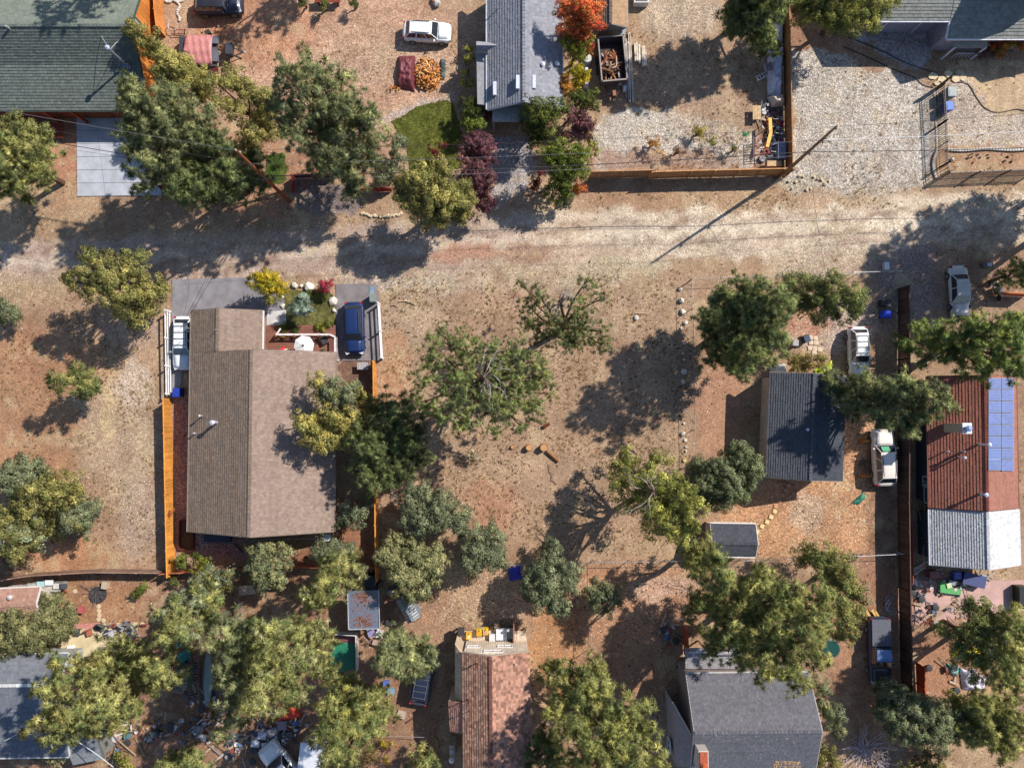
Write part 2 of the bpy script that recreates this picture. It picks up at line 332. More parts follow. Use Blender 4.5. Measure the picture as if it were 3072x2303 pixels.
def mat_ground():
    m, n, l, b = newmat('gravelly_dirt')
    at = n.new('ShaderNodeAttribute'); at.attribute_name = 'Col'; ag = n.new('ShaderNodeAttribute'); ag.attribute_name = 'grav'
    tc = n.new('ShaderNodeTexCoord')
    def noise(s, d=3, r=.6):
        t = n.new('ShaderNodeTexNoise'); t.inputs['Scale'].default_value = s; t.inputs['Detail'].default_value = d; t.inputs['Roughness'].default_value = r
        l.new(tc.outputs['Object'], t.inputs['Vector']); return t.outputs[0]
    def mrange(x, a, b_, c, d):
        t = n.new('ShaderNodeMapRange'); l.new(x, t.inputs[0])
        for i, q in enumerate((a, b_, c, d)): t.inputs[i + 1].default_value = q
        return t.outputs[0]
    def math_(op, a, b_):
        t = n.new('ShaderNodeMath'); t.operation = op
        for i, q in enumerate((a, b_)):
            if isinstance(q, float): t.inputs[i].default_value = q
            else: l.new(q, t.inputs[i])
        return t.outputs[0]
    vo = n.new('ShaderNodeTexVoronoi'); vo.inputs['Scale'].default_value = 7.5; l.new(tc.outputs['Object'], vo.inputs['Vector'])
    sep = n.new('ShaderNodeSeparateColor'); l.new(vo.outputs['Color'], sep.inputs[0])
    stone = mrange(sep.outputs[0], 0.0, 1.0, .64, 1.44)           # each pebble its own tone
    crev = mrange(vo.outputs['Distance'], .25, .6, 1.08, .62)       # dark gaps between pebbles
    g = math_('MULTIPLY', stone, crev)
    fine = mrange(noise(9, 5, .85), .36, .64, .58, 1.42)
    mixv = n.new('ShaderNodeMix'); mixv.data_type = 'FLOAT'; l.new(ag.outputs['Fac'], mixv.inputs[0]); l.new(fine, mixv.inputs[2]); l.new(g, mixv.inputs[3])
    f2 = math_('MULTIPLY', mixv.outputs[0], mrange(noise(3.5, 4), .3, .7, .86, 1.14))
    sc = n.new('ShaderNodeVectorMath'); sc.operation = 'SCALE'; l.new(at.outputs['Color'], sc.inputs[0]); l.new(f2, sc.inputs['Scale'])
    # dark crumbs of needles and cones
    cr = mrange(noise(5.0, 6, .8), .57, .65, 0.0, .6)
    mx = n.new('ShaderNodeMix'); mx.data_type = 'RGBA'; l.new(cr, mx.inputs[0]); l.new(sc.outputs[0], mx.inputs[6]); mx.inputs[7].default_value = (*lin((118, 86, 62)), 1)
    l.new(mx.outputs[2], b.inputs['Base Color']); b.inputs['Roughness'].default_value = .95; b.inputs['Specular IOR Level'].default_value = .15
    bp = n.new('ShaderNodeBump'); bp.inputs['Strength'].default_value = .8; bp.inputs['Distance'].default_value = .05
    l.new(math_('ADD', mixv.outputs[0], noise(25, 3)), bp.inputs['Height']); l.new(bp.outputs[0], b.inputs['Normal'])
    return m
M_GROUND = mat_ground()
def ground_part(name, mask, label):
    f = FQ[mask]; u, inv = np.unique(f, return_inverse=True); f = inv.reshape(-1, 4)
    v = VN[u]; c = gcol.reshape(-1, 3)[u]; g = ggr.reshape(-1)[u]
    if name == 'ground':   # the land goes on to the horizon
        n0 = len(v); R = 600.0; x0, x1, y0, y1 = gx[0], gx[-1], gy[0], gy[-1]; z = -.10
        ring = np.array([(x0, y0, z), (x1, y0, z), (x1, y1, z), (x0, y1, z), (-R, -R, z), (R, -R, z), (R, R, z), (-R, R, z)])
        v = np.vstack([v, ring]); c = np.vstack([c, np.tile(lin((176, 140, 108)) * .8, (8, 1))]); g = np.concatenate([g, np.full(8, .5)])
        f = np.vstack([f, n0 + np.array([(4, 5, 1, 0), (5, 6, 2, 1), (6, 7, 3, 2), (7, 4, 0, 3)])])
    me = bpy.data.meshes.new(name); me.from_pydata(v.tolist(), [], f.tolist())
    a = me.attributes.new('Col', 'FLOAT_COLOR', 'POINT'); q = np.ones((len(v), 4), np.float32); q[:, :3] = c; a.data.foreach_set('color', q.ravel())
    a = me.attributes.new('grav', 'FLOAT', 'POINT'); a.data.foreach_set('value', g.astype(np.float32))
    me.materials.append(M_GROUND); me.polygons.foreach_set('use_smooth', [True] * len(me.polygons))
    o = bpy.data.objects.new(name, me); COL.objects.link(o); return tag(o, label, kind='structure')
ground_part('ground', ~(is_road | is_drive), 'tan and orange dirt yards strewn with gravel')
ground_part('dirt_road', is_road, 'pale dirt and gravel lane crossing the neighbourhood')
ground_part('gravel_driveway', is_drive, 'broad pale gravel drive beside the tan board fence')
# loose stones and crumbs lying on it
def scatter(name, n, pick, rmin, rmax, cols, label, squash=.5, seed=5):
    r = np.random.default_rng(seed); X = r.uniform(-48, 48, n * 6); Y = r.uniform(-34, 37, n * 6)
    ix = np.clip(((X + 54) / DX).astype(int), 0, nx - 1); iy = np.clip(((Y + 38) / DX).astype(int), 0, ny - 1)
    w = pick(ix, iy, X, Y); k = r.random(len(X)) < w; X, Y, ix, iy = X[k][:n], Y[k][:n], ix[k][:n], iy[k][:n]; m = len(X)
    o = np.array([(1, 0, 0), (-1, 0, 0), (0, 1, 0), (0, -1, 0), (0, 0, 1)], float)
    fs = np.array([(0, 2, 4), (2, 1, 4), (1, 3, 4), (3, 0, 4)])
    s = r.uniform(rmin, rmax, m) * r.uniform(.6, 1.2, m); a = r.uniform(0, 6.3, m); e = r.uniform(.55, 1, m)
    V = np.repeat(o[None], m, 0) * np.stack([s, s * e, s * squash], -1)[:, None]; V *= r.uniform(.8, 1.2, V.shape)
    ca, sa = np.cos(a)[:, None], np.sin(a)[:, None]; x, y = V[..., 0].copy(), V[..., 1].copy(); V[..., 0] = x * ca - y * sa; V[..., 1] = x * sa + y * ca
    V += np.stack([X, Y, GZ[ix, iy] + .0], -1)[:, None]
    F = (fs[None] + (np.arange(m) * 5)[:, None, None]).reshape(-1, 3)
    cc = np.array([lin(c) * .8 for c in cols]); c = cc[r.integers(0, len(cc), m)] * r.uniform(.8, 1.2, m)[:, None]
    ob = fast_mesh(name, V.reshape(-1, 3), F, np.repeat(c, 4, 0), M_STONE); tag(ob, label, kind='stuff'); return ob
def fast_mesh(name, v, f, cols, mat, parent=None):
    me = bpy.data.meshes.new(name); nv, nf = len(v), len(f)
    me.vertices.add(nv); me.vertices.foreach_set('co', np.ascontiguousarray(v, np.float32).ravel())
    me.loops.add(nf * 3); me.loops.foreach_set('vertex_index', np.ascontiguousarray(f, np.int32).ravel())
    me.polygons.add(nf); me.polygons.foreach_set('loop_start', np.arange(0, nf * 3, 3, dtype=np.int32))
    me.update(calc_edges=True)
    at = me.attributes.new('Col', 'FLOAT_COLOR', 'FACE'); q = np.ones((nf, 4), np.float32); q[:, :3] = cols; at.data.foreach_set('color', q.ravel())
    me.materials.append(mat); o = bpy.data.objects.new(name, me); COL.objects.link(o)
    if parent is not None: o.parent = parent
    return o
scatter('gravel', 30000, lambda i, j, X, Y: .05 + ggr[i, j] ** 2 * .9, 0.02, .06, [(226, 212, 190), (236, 224, 205), (196, 170, 146), (176, 150, 130), (240, 232, 220)], 'loose pale stones lying over yards and lane')
def pk(i, j, X, Y):
    x, y = to_disp(X, Y); w = np.full(X.shape, .12)
    w[(x > 830) & (x < 1500) & (y > 640) & (y < 1190)] = .9; w[(x > 1150) & (x < 1480) & (y > 1230)] = .8; w[(np.abs(y - 520) < 60)] = .02; return w
scatter('pine_litter', 4200, pk, .05, .12, [(92, 66, 48), (120, 84, 58), (70, 52, 42), (140, 104, 70)], 'fallen cones twigs and needle clumps on the dirt', .7, 9)
def flatsheet(name, pts, z, col, mat, label, kind='structure', th=.12, joints=None, part='slab'):
    """a paved patch: slabs of its own depth, pts in 3072-scale"""
    o = MB()
    W3 = [P(x, y, z) for x, y in pts]
    o.prism([(p.x, p.y) for p in W3], z - th, z, col)
    # counter-clockwise
    ob = o.build(name, mat); tag(ob, label, kind=kind); return ob
# concrete drive of slabs
def slab_grid(name, corners, nu, nv, z, col, mat, label, gap=.012, jitter=.06, cell=None):
    a, b, c, d = [P(x, y, z) for x, y in corners]; root = thing(name, label, None, (a + c) / 2, world=True); root['kind'] = 'structure'
    root.location.z = 0
    for i in range(nu):
        for j in range(nv):
            def pt(u, v): return (a * (1 - u) + b * u) * (1 - v) + (d * (1 - u) + c * u) * v
            g = gap; u0, u1, v0, v1 = i / nu + g / 2, (i + 1) / nu - g / 2, j / nv + g / 2, (j + 1) / nv - g / 2
            q = [pt(u0, v0), pt(u0, v1), pt(u1, v1), pt(u1, v0)]
            m = MB(); m.prism([(p.x, p.y) for p in q], z - .12, z + random.uniform(-.004, .004), jit(col, jitter)); m.build('slab', mat, root)
    return root
slab_grid('concrete_driveway', [(229, 352), (402, 352), (487, 586), (231, 589)], 3, 6, .05, C(178, 181, 188), M_CONC, 'pale grey concrete drive of jointed slabs below the green roof', gap=.005, jitter=.03)
flatsheet('asphalt_driveway', [(516, 850), (516, 838), (735, 832), (830, 840), (855, 905), (855, 965), (560, 965), (540, 1190), (516, 1190)], .02, C(138, 134, 138), M_ASPH, 'grey asphalt parking apron north of the long brown roof')
flatsheet('car_pad', [(1008, 852), (1130, 850), (1140, 900), (1145, 1082), (1008, 1082)], .02, C(132, 124, 124), M_ASPH, 'grey asphalt pad under the blue wagon')
flatsheet('front_path', [(800, 935), (858, 930), (858, 975), (800, 975)], .06, C(200, 196, 196), M_CONC, 'short concrete path from apron to brown deck')
flatsheet('patio', [(222, 1872), (412, 1866), (412, 1905), (330, 1960), (240, 1970), (182, 1975), (182, 1920)], .05, C(206, 188, 150), M_CONC, 'cream concrete patio behind the small tile roofed house')
flatsheet('brick_walk', [(222, 1873), (300, 1866), (290, 1884), (222, 1886)], .062, C(190, 132, 122), M_STONE, 'strip of red brick edging the cream patio')
flatsheet('paved_yard', [(2745, 1740), (3072, 1740), (3072, 1830), (2745, 1870)], .015, C(196, 160, 150), M_CONC, 'pinkish paved yard south of the red roofed house')
def grass(name, pts, n, col, label, h=.09):
    W3 = [P(x, y, 0) for x, y in pts]; X = np.array([p.x for p in W3]); Y = np.array([p.y for p in W3]); r = np.random.default_rng(len(pts) + n)
    x = r.uniform(X.min(), X.max(), n * 3); y = r.uniform(Y.min(), Y.max(), n * 3); k = inpoly(x, y, list(zip(X, Y))); x, y = x[k][:n], y[k][:n]; m = len(x)
    a = r.uniform(0, 6.3, m); w = .03; hh = h * r.uniform(.5, 1.3, m); lx, ly = r.normal(0, .05, m), r.normal(0, .05, m)
    V = np.zeros((m, 3, 3)); V[:, 0] = np.stack([x + np.cos(a) * w, y + np.sin(a) * w, np.full(m, .0)], -1); V[:, 1] = np.stack([x - np.cos(a) * w, y - np.sin(a) * w, np.full(m, .0)], -1)
    V[:, 2] = np.stack([x + lx, y + ly, hh], -1)
    c = np.array(col) * r.uniform(.65, 1.35, m)[:, None]; dry = np.clip(vnoise(x, y, 1.0, 5) * 2 - .7, 0, 1) * np.clip(vnoise(x, y, .4, 6) * 2 - .4, 0, 1); c = c * (1 - .6 * dry[:, None]) + np.array([.34, .27, .1]) * .6 * dry[:, None]
    ob = fast_mesh(name, V.reshape(-1, 3), np.arange(m * 3).reshape(-1, 3), c, M_LEAF); tag(ob, label, kind='stuff')
M_LAWN = mat_generic('lawn_turf', .95, nscale=2.5, namt=.5, bump=.5, bscale=40, spec=.1, macro=.35)
def lawn(pts, col, label, n):
    cx_ = sum(p[0] for p in pts) / len(pts); cy_ = sum(p[1] for p in pts) / len(pts); dn = []
    for i in range(len(pts)):
        (xa, ya), (xb, yb) = pts[i], pts[(i + 1) % len(pts)]; k = max(2, int(math.hypot(xb - xa, yb - ya) / 9))
        for j in range(k): dn.append((xa + (xb - xa) * j / k + random.uniform(-4, 4), ya + (yb - ya) * j / k + random.uniform(-4, 4)))
    pts = dn; flatsheet('lawn', pts, .0, col, M_LAWN, label, th=.1); grass('grass', pts, n, tuple(x * 1.5 for x in col), 'short blades of ' + label)
lawn([(1172, 365), (1200, 352), (1250, 320), (1330, 298), (1362, 310), (1385, 400), (1390, 500), (1340, 520), (1230, 520), (1222, 440)], (.115, .125, .028), 'green lawn curving beside the large round-topped pine', 9000)
lawn([(800, 470), (850, 455), (862, 500), (855, 545), (800, 560)], (.08, .12, .03), 'small green lawn under the pine cluster', 2200)
lawn([(850, 870), (985, 868), (1005, 905), (1005, 995), (845, 1000), (855, 940)], (.14, .135, .05), 'patchy front lawn between apron and blue wagon', 5200)

def tufts(name, n, label, seed=15):
    r = np.random.default_rng(seed); X = r.uniform(-47, 47, n * 8); Y = r.uniform(-33, 36, n * 8); x, y = to_disp(X, Y); w = np.full(X.shape, .15)
    w[(x > 830) & (x < 1500) & (y > 590) & (y < 1200)] = .7; w[(x < 345) & (y > 590) & (y < 1220)] = .6; w[(x > 1290) & (x < 1690) & (y < 360)] = .4; w[np.abs(y - np.interp(x, [0, 700, 1300, 2212], [572, 545, 515, 470])) < 60] = .03; w[(y > 360) & (y < 450) & (x > 1250)] = .5
    w = w * np.clip(vnoise(X, Y, 2.2, 91) * 3 - 1, 0, 1); k = r.random(len(X)) < w; X, Y = X[k][:n], Y[k][:n]; m = len(X); V = []; Cc = []
    pal = np.array([lin(c) for c in ((176, 150, 104), (150, 128, 84), (196, 172, 124), (120, 110, 70), (140, 104, 78))])
    B = 7; a = r.uniform(0, 6.3, (m, B)); L = r.uniform(.07, .2, (m, 1)) * r.uniform(.6, 1.2, (m, B)); bx = X[:, None] + r.normal(0, .04, (m, B)); by = Y[:, None] + r.normal(0, .04, (m, B)); z0 = -.04
    t = np.stack([-np.sin(a) * .02, np.cos(a) * .02, np.zeros_like(a)], -1); b0 = np.stack([bx, by, np.full_like(bx, z0)], -1); tip = b0 + np.stack([np.cos(a) * L, np.sin(a) * L, L * .6], -1)
    T = np.stack([b0 - t, b0 + t, tip], 2).reshape(-1, 3, 3); c = np.repeat(pal[r.integers(0, 5, m)] * .7, B, 0) * r.uniform(.7, 1.3, m * B)[:, None]
    return tag(fast_mesh(name, T.reshape(-1, 3), np.arange(len(T) * 3).reshape(-1, 3), c, M_LEAF), label, kind='stuff')
tufts('dry_grass', 9000, 'dry straw coloured grass tufts in the vacant lots')
# ---------------------------------------------------------------- houses
def plane_z(pl, x, y):
    a, b, c = pl[0], pl[1], pl[2]; n = (b - a).cross(c - a); return a.z - (n.x * (x - a.x) + n.y * (y - a.y)) / n.z
def slope(root, q, style, col, course=.26, tab=.33, th=.12, var=.12, name='roof'):
    """q: eave0, eave1, ridge1, ridge0 as world points; a slab with shingle courses or metal ribs laid on it"""
    e0, e1, r1, r0 = q; n = (e1 - e0).cross(r0 - e0).normalized()
    if n.z < 0: n = -n
    m = MB(); lo_ = [p - n * th for p in q]
    m.add([*q, *lo_], [(0, 1, 2, 3), (7, 6, 5, 4), (0, 4, 5, 1), (1, 5, 6, 2), (2, 6, 7, 3), (3, 7, 4, 0)], tuple(x * .8 for x in col))
    ro = m.build(name, M_SHING, root); ro['w_'] = 1
    s = MB(); H = ((r0 - e0).length + (r1 - e1).length) / 2; Wd = ((e1 - e0).length + (r1 - r0).length) / 2
    def pt(u, v, h=0): return (e0 * (1 - u) + e1 * u) * (1 - v) + (r0 * (1 - u) + r1 * u) * v + n * h
    if style == 'shingle':
        rows = max(2, int(round(H / course))); nt = max(2, int(round(Wd / tab)))
        for i in range(rows):
            v0, v1 = i / rows, min(1, (i + 1.12) / rows); off = random.random()
            rc = jit(col, .04)
            for j in range(-1, nt):
                u0, u1 = max(0, (j + off) / nt), min(1, (j + off + .97) / nt)
                if u1 - u0 < 1e-3: continue
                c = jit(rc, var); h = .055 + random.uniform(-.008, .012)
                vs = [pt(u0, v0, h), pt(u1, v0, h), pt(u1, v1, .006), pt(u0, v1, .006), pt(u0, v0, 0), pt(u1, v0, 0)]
                s.add(vs, [(0, 1, 2, 3)], c); s.add(vs, [(4, 5, 1, 0)], tuple(q_ * .55 for q_ in c))  # cut edge is darker itself; the course's shadow line is painted in too
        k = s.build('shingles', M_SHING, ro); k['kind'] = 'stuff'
    else:
        nr = max(3, int(round(Wd / course)))
        for j in range(nr):
            u0, u1, um = j / nr, (j + 1) / nr, (j + .5) / nr; c = jit(col, var)
            vs = [pt(u0, 0, .01), pt(um - .22 / nr, 0, .01), pt(um, 0, .06), pt(um + .22 / nr, 0, .01), pt(u1, 0, .01), pt(u0, 1, .01), pt(um - .22 / nr, 1, .01), pt(um, 1, .06), pt(um + .22 / nr, 1, .01), pt(u1, 1, .01)]
            s.add(vs, [(i, i + 1, i + 6, i + 5) for i in range(4)], c)
        k = s.build('metal_ribs', M_METAL, ro); k['kind'] = 'stuff'
    return ro
def trim(root, a, b, col, w=.12, h=.12, name='gutter', mat=None):
    m = MB(); m.beam(a, b, w, h, col); return m.build(name, mat or M_MATTE, root)
def walls(root, pts, tops, col, z0=-.1, name='wall'):
    m = MB(); n = len(pts); m.add([(p[0], p[1], z0) for p in pts] + [(p[0], p[1], tops[i]) for i, p in enumerate(pts)], [(i, (i + 1) % n, n + (i + 1) % n, n + i) for i in range(n)], col); return m.build(name, M_WOOD, root)
def gable(name, label, A, B, L, Rr, zr, zl, z2, col, style='shingle', course=.26, tab=.33, wall=C(170, 150, 130), over=.45, gut=None, var=.12, ext=None, colr=None, ridgecol=None, cat='house'):
    """A,B ridge ends; L,Rr a point on either eave (all 3072-scale px)"""
    a, b = P(*A, zr), P(*B, zr); u = (b - a); u.z = 0; ln = u.length; u /= ln; n = Vector((-u.y, u.x, 0))
    dl = (P(*L, zl) - a).dot(n); dr = (P(*Rr, z2) - a).dot(n)
    root = thing(name, label, cat, (a + b) / 2 * 1.0, world=True); root.location.z = 0
    out = []
    for d, z in ((dl, zl), (dr, z2)):
        e0 = Vector((a.x, a.y, z)) + n * d; e1 = Vector((b.x, b.y, z)) + n * d
        c = colr if (colr and d is dr) else col
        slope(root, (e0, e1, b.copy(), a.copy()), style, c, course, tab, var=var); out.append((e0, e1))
        if gut: trim(root, e0 + Vector((0, 0, -.03)) + n * (.07 if d > 0 else -.07), e1 + Vector((0, 0, -.03)) + n * (.07 if d > 0 else -.07), gut)
    # ridge cap
    m = MB(); k = int(ln / .3)
    for i in range(k):
        p = a + u * (ln * i / k); q = a + u * (ln * (i + .9) / k); m.beam(p + Vector((0, 0, .03)), q + Vector((0, 0, .045)), .26, .04, jit(ridgecol or col, .15))
    m.build('ridge_cap', M_SHING, root)
    # barge boards on both gable ends
    for (p, s_) in ((a, -1), (b, 1)):
        for k_, (e0, e1) in enumerate(out):
            e = e0 if s_ < 0 else e1; off = u * s_ * .03 + Vector((0, 0, -.12)); trim(root, e + off, p + off, gut or tuple(x * .6 for x in wall), .05, .22, 'barge_board')
    # walls with gable ends
    o = over; sl, sr = (1 if dl > 0 else -1), (1 if dr > 0 else -1)
    w0, w1 = a + u * o, b - u * o; wl_, wr_ = dl - sl * o, dr - sr * o
    def zz(d, dd, z): return zr - (zr - z) * abs(d / dd) - .14
    pts = [w0 + n * wl_, w0, w0 + n * wr_, w1 + n * wr_, w1, w1 + n * wl_]
    tops = [zz(wl_, dl, zl), zr - .16, zz(wr_, dr, z2), zz(wr_, dr, z2), zr - .16, zz(wl_, dl, zl)]
    if (dl > 0): pts, tops = pts, tops
    wo = walls(root, pts, tops, wall); wo['w_'] = 1
    return root, a, b, u, n, dl, dr
def pipe(root, px, py, z0, h, r=.06, col=C(200, 200, 205), cap=True, name='vent_pipe'):
    p = P(px, py, z0); m = MB(); m.tube(p, p + Vector((0, 0, h)), r, r, col, 8)
    if cap: m.lathe([(r * 1.6, h - .02), (r * 1.9, h + .04), (r * .4, h + .12)], col, p, 8)
    return m.build(name, M_METAL, root)
def window(root, c, w, h, nrm, frame=C(220, 220, 220), glass=(.03, .04, .05)):
    """wall window: centre, size, outward direction"""
    c = Vector(c); nrm = Vector(nrm).normalized(); t = Vector((-nrm.y, nrm.x, 0)); m = MB()
    for s in (-1, 1):
        m.beam(c + t * s * w / 2 + nrm * .03 - Vector((0, 0, h / 2)), c + t * s * w / 2 + nrm * .03 + Vector((0, 0, h / 2)), .09, .09, frame)
        m.beam(c - t * w / 2 + nrm * .03 + Vector((0, 0, s * h / 2)), c + t * w / 2 + nrm * .03 + Vector((0, 0, s * h / 2)), .09, .09, frame)
    m.beam(c + nrm * .025 - Vector((0, 0, h / 2)), c + nrm * .025 + Vector((0, 0, h / 2)), .04, .05, frame)
    f = m.build('window', M_MATTE, root); f['w_'] = 1
    g = MB(); q = [c - t * w / 2 - Vector((0, 0, h / 2)), c + t * w / 2 - Vector((0, 0, h / 2)), c + t * w / 2 + Vector((0, 0, h / 2)), c - t * w / 2 + Vector((0, 0, h / 2))]
    g.add([p + nrm * .012 for p in q] + [p + nrm * .002 for p in q], [(0, 1, 2, 3), (7, 6, 5, 4), (0, 4, 5, 1), (1, 5, 6, 2), (2, 6, 7, 3), (3, 7, 4, 0)], glass); g.build('pane', M_GLASS, f)
# --- green roofed cabin, top left
GREEN = C(104, 112, 106)
root = thing('cabin', 'large cabin with grey-green shingle roof and orange board walls', 'house', (-41, 31, 0), world=True)
X0, X1 = -52, -32.6; V3 = Vector
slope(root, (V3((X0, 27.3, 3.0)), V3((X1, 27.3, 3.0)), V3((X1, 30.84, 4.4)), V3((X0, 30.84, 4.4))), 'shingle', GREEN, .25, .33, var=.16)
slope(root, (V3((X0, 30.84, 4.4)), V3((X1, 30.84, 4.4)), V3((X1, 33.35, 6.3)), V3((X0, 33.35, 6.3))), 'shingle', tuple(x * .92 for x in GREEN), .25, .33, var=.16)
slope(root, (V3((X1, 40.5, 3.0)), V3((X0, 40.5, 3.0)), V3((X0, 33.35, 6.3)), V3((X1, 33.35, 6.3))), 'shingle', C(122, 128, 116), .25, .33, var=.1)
m = MB()
for i in range(60): m.beam((X0 + i * .325, 33.35, 6.33), (X0 + i * .325 + .29, 33.35, 6.345), .26, .04, jit(GREEN, .15))
m.build('ridge_cap', M_SHING, root)
WX = -33.35; ORW = C(205, 128, 62)
walls(root, [(WX, 27.75), (WX, 30.84), (WX, 33.35), (WX, 40), (X0, 40), (X0, 33.35), (X0, 30.84), (X0, 27.75)], [3.0, 4.2, 6.1, 3.1, 3.1, 6.1, 4.2, 3.0], C(130, 62, 40))
bw = MB()
for i in range(62):      # vertical boards of the gable end
    y0 = 27.8 + i * .19; zt = 4.2 - (30.84 - y0) * .39 if y0 < 30.84 else (6.1 - (33.35 - y0) * .76 if y0 < 33.35 else 6.1 - (y0 - 33.35) * .46)
    bw.box((WX + .02, y0 + .09, zt / 2), (.04, .175, zt), jit(ORW, .2))
bw.build('siding', M_WOOD, root)['kind'] = 'stuff'
window(root, (WX + .05, 34.35, 3.6), 1.7, 1.3, (1, 0, 0), C(60, 110, 90), (.25, .27, .27)); window(root, (WX + .05, 30.0, 2.6), 1.1, 1.0, (1, 0, 0), C(60, 110, 90))
for k_ in range(2):
    y = (27.3, 40.5)[k_]; trim(root, (X0, y + (-.06, .06)[k_], 2.93), (X1, y + (-.06, .06)[k_], 2.93), C(60, 70, 62), .12, .14)
for (a, b) in (((X1 + .03, 27.3, 2.9), (X1 + .03, 30.84, 4.3)), ((X1 + .03, 30.84, 4.3), (X1 + .03, 33.35, 6.2)), ((X1 + .03, 33.35, 6.2), (X1 + .03, 40.5, 2.9))): trim(root, a, b, C(50, 74, 62), .05, .2, 'barge_board')
# timber deck front below the eave
dk = MB()
for i in range(7): dk.beam((X0, 27.0 - i * .2, .55), (-41.4, 27.0 - i * .2, .55), .17, .06, jit(C(140, 66, 48), .15))
dk.build('porch_deck', M_WOOD, root)
for x in (-42.0, -39.5):
    q = MB(); q.box((x, 27.3, 1.45), (.22, .22, 3.0), C(150, 66, 40)); q.build('post', M_WOOD, root)
q = MB(); q.box((-38.2, 27.72, 1.15), (2.6, .06, 2.1), C(120, 66, 40)); q.build('garage_door', M_WOOD, root)
p0, p1 = P(380, 196, 4.4), P(326, 160, 9.0)   # antenna mast with dish
m = MB(); m.tube(p0, p0 + V3((0, 0, 3.3)), .09, .09, C(150, 150, 165), 8); m.build('flue', M_METAL, root)
m = MB(); m.lathe([(.2, 0), (.22, .1), (.08, .3)], C(190, 200, 225), p0 + V3((0, 0, 3.25)), 12); m.build('flue_cap', M_METAL, root)
m = MB()
for q_ in ((301, 104, 5.7), (372, 104, 5.7)): m.tube(P(*q_), p0 + V3((0, 0, 2.9)), .025, .025, C(205, 205, 205), 5)
m.build('stay_rod', M_METAL, root)
m = MB(); m.box(p0 + V3((.0, -.1, .12)), (.7, .55, .35), C(100, 115, 140), top=(.6, .5)); m.build('flashing', M_METAL, root)
p0 = P(46, 100, 5.4); m = MB(); m.tube(p0, p0 + V3((-.0, 0, 1.3)), .09, .09, C(205, 200, 190), 8); m.build('vent_pipe', M_METAL, root)
# --- grey house, top centre
G2 = C(138, 139, 146)
root, a, b, u, n, dl, dr = gable('ranch_house', 'narrow house with blue-grey shingle roof and three white skylights', (1571, -110), (1572, 303), (1462, 200), (1686, 200), 4.9, 3.0, 3.0, G2, wall=C(140, 140, 146), gut=C(205, 208, 215), colr=C(146, 147, 154), var=.1)
q = [P(1477, 322, 2.55), P(1477, 366, 2.45), P(1640, 366, 2.45), P(1640, 322, 2.55)]
m = MB(); m.prism([(p.x, p.y) for p in q], 2.4, 2.55, C(172, 172, 172)); m.build('porch_roof', M_SHING, root)
for x in (1480, 1560, 1636):
    m = MB(); p = P(x, 362, 2.4); m.box((p.x, p.y, 1.2), (.14, .14, 2.4), C(150, 150, 155)); m.build('post', M_MATTE, root)
q = [P(1429, 140, 2.9), P(1432, 312, 2.9), P(1463, 314, 2.95), P(1461, 140, 2.95)]
m = MB(); m.prism([(p.x, p.y) for p in q], 0, 2.85, C(150, 150, 152)); m.build('side_annex', M_SHING, root)
q = [P(1429, 124, 3.8), P(1429, 148, 3.8), P(1464, 151, 3.8), P(1464, 127, 3.8)]; ap = P(1496, 137, 4.3); e1, e2 = P(1429, 136, 4.15), ap
m = MB(); m.prism([(p.x, p.y) for p in q], 0, 3.6, C(160, 160, 164)); m.build('chimney_chase', M_MATTE, root)
m = MB(); m.add([q[0], e1, ap, q[1], q[3], q[2]], [(0, 1, 2, 4), (1, 3, 5, 2), (0, 3, 1), (4, 2, 5), (0, 4, 5, 3)], C(150, 150, 156)); m.build('chase_roof', M_SHING, root)
for (x, y, z) in ((1484, 266, 3.55), (1553, 247, 4.75), (1602, 246, 4.4)):
    p = P(x, y, z + .12); m = MB(); m.box(p, (.34, 1.25, .22), C(205, 210, 225), top=(.8, .95)); m.build('skylight', M_PLAST, root)
for (x, y, z) in ((1628, 197, 3.9), (1671, 196, 3.25)): pipe(root, x, y, z, .35, .11, C(220, 222, 230))
pipe(root, 1504, 14, 4.0, .8, .05)
# --- timber shed, top
root, *_ = gable('garden_shed', 'small brown-roofed open shed behind the dump trailer', (1832, -90), (1832, 70), (1793, 30), (1880, 30), 3.1, 2.4, 2.4, C(120, 104, 94), style='shingle', course=.2, wall=C(150, 144, 130), over=.2, gut=C(160, 156, 150), colr=C(176, 144, 112), cat='shed')
# --- house, top right
G4 = C(138, 140, 134)
root = thing('shingled_house', 'wide house with grey shingle roof crossed by angular shadows', 'house', P(2900, 40, 0), world=True)
e0, e1 = P(2840, 116, 3.2), P(3110, 108, 3.2); yb = e0.y; e1.y = yb
f0 = P(2636, 60, 3.95); sl4 = .45; yr = yb + 9
def z4(y): return 3.2 + (y - yb) * sl4
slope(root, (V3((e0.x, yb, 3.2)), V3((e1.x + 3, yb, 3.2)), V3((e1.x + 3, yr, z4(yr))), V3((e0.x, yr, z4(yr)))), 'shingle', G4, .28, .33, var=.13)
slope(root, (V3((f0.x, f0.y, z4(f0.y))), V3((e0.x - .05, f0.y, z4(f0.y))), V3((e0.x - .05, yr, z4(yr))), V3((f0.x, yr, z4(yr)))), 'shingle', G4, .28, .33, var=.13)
wc = C(150, 146, 160)
walls(root, [(e0.x + .12, yb + .5), (e1.x + 3, yb + .5), (e1.x + 3, yr), (e0.x + .12, yr)], [3.25, 3.25, z4(yr) - .2, z4(yr) - .2], wc)
walls(root, [(f0.x + .4, f0.y + .9), (e0.x + .1, f0.y + .9), (e0.x + .1, yr), (f0.x + .4, yr)], [z4(f0.y) + .2, z4(f0.y) + .2, z4(yr) - .2, z4(yr) - .2], wc)
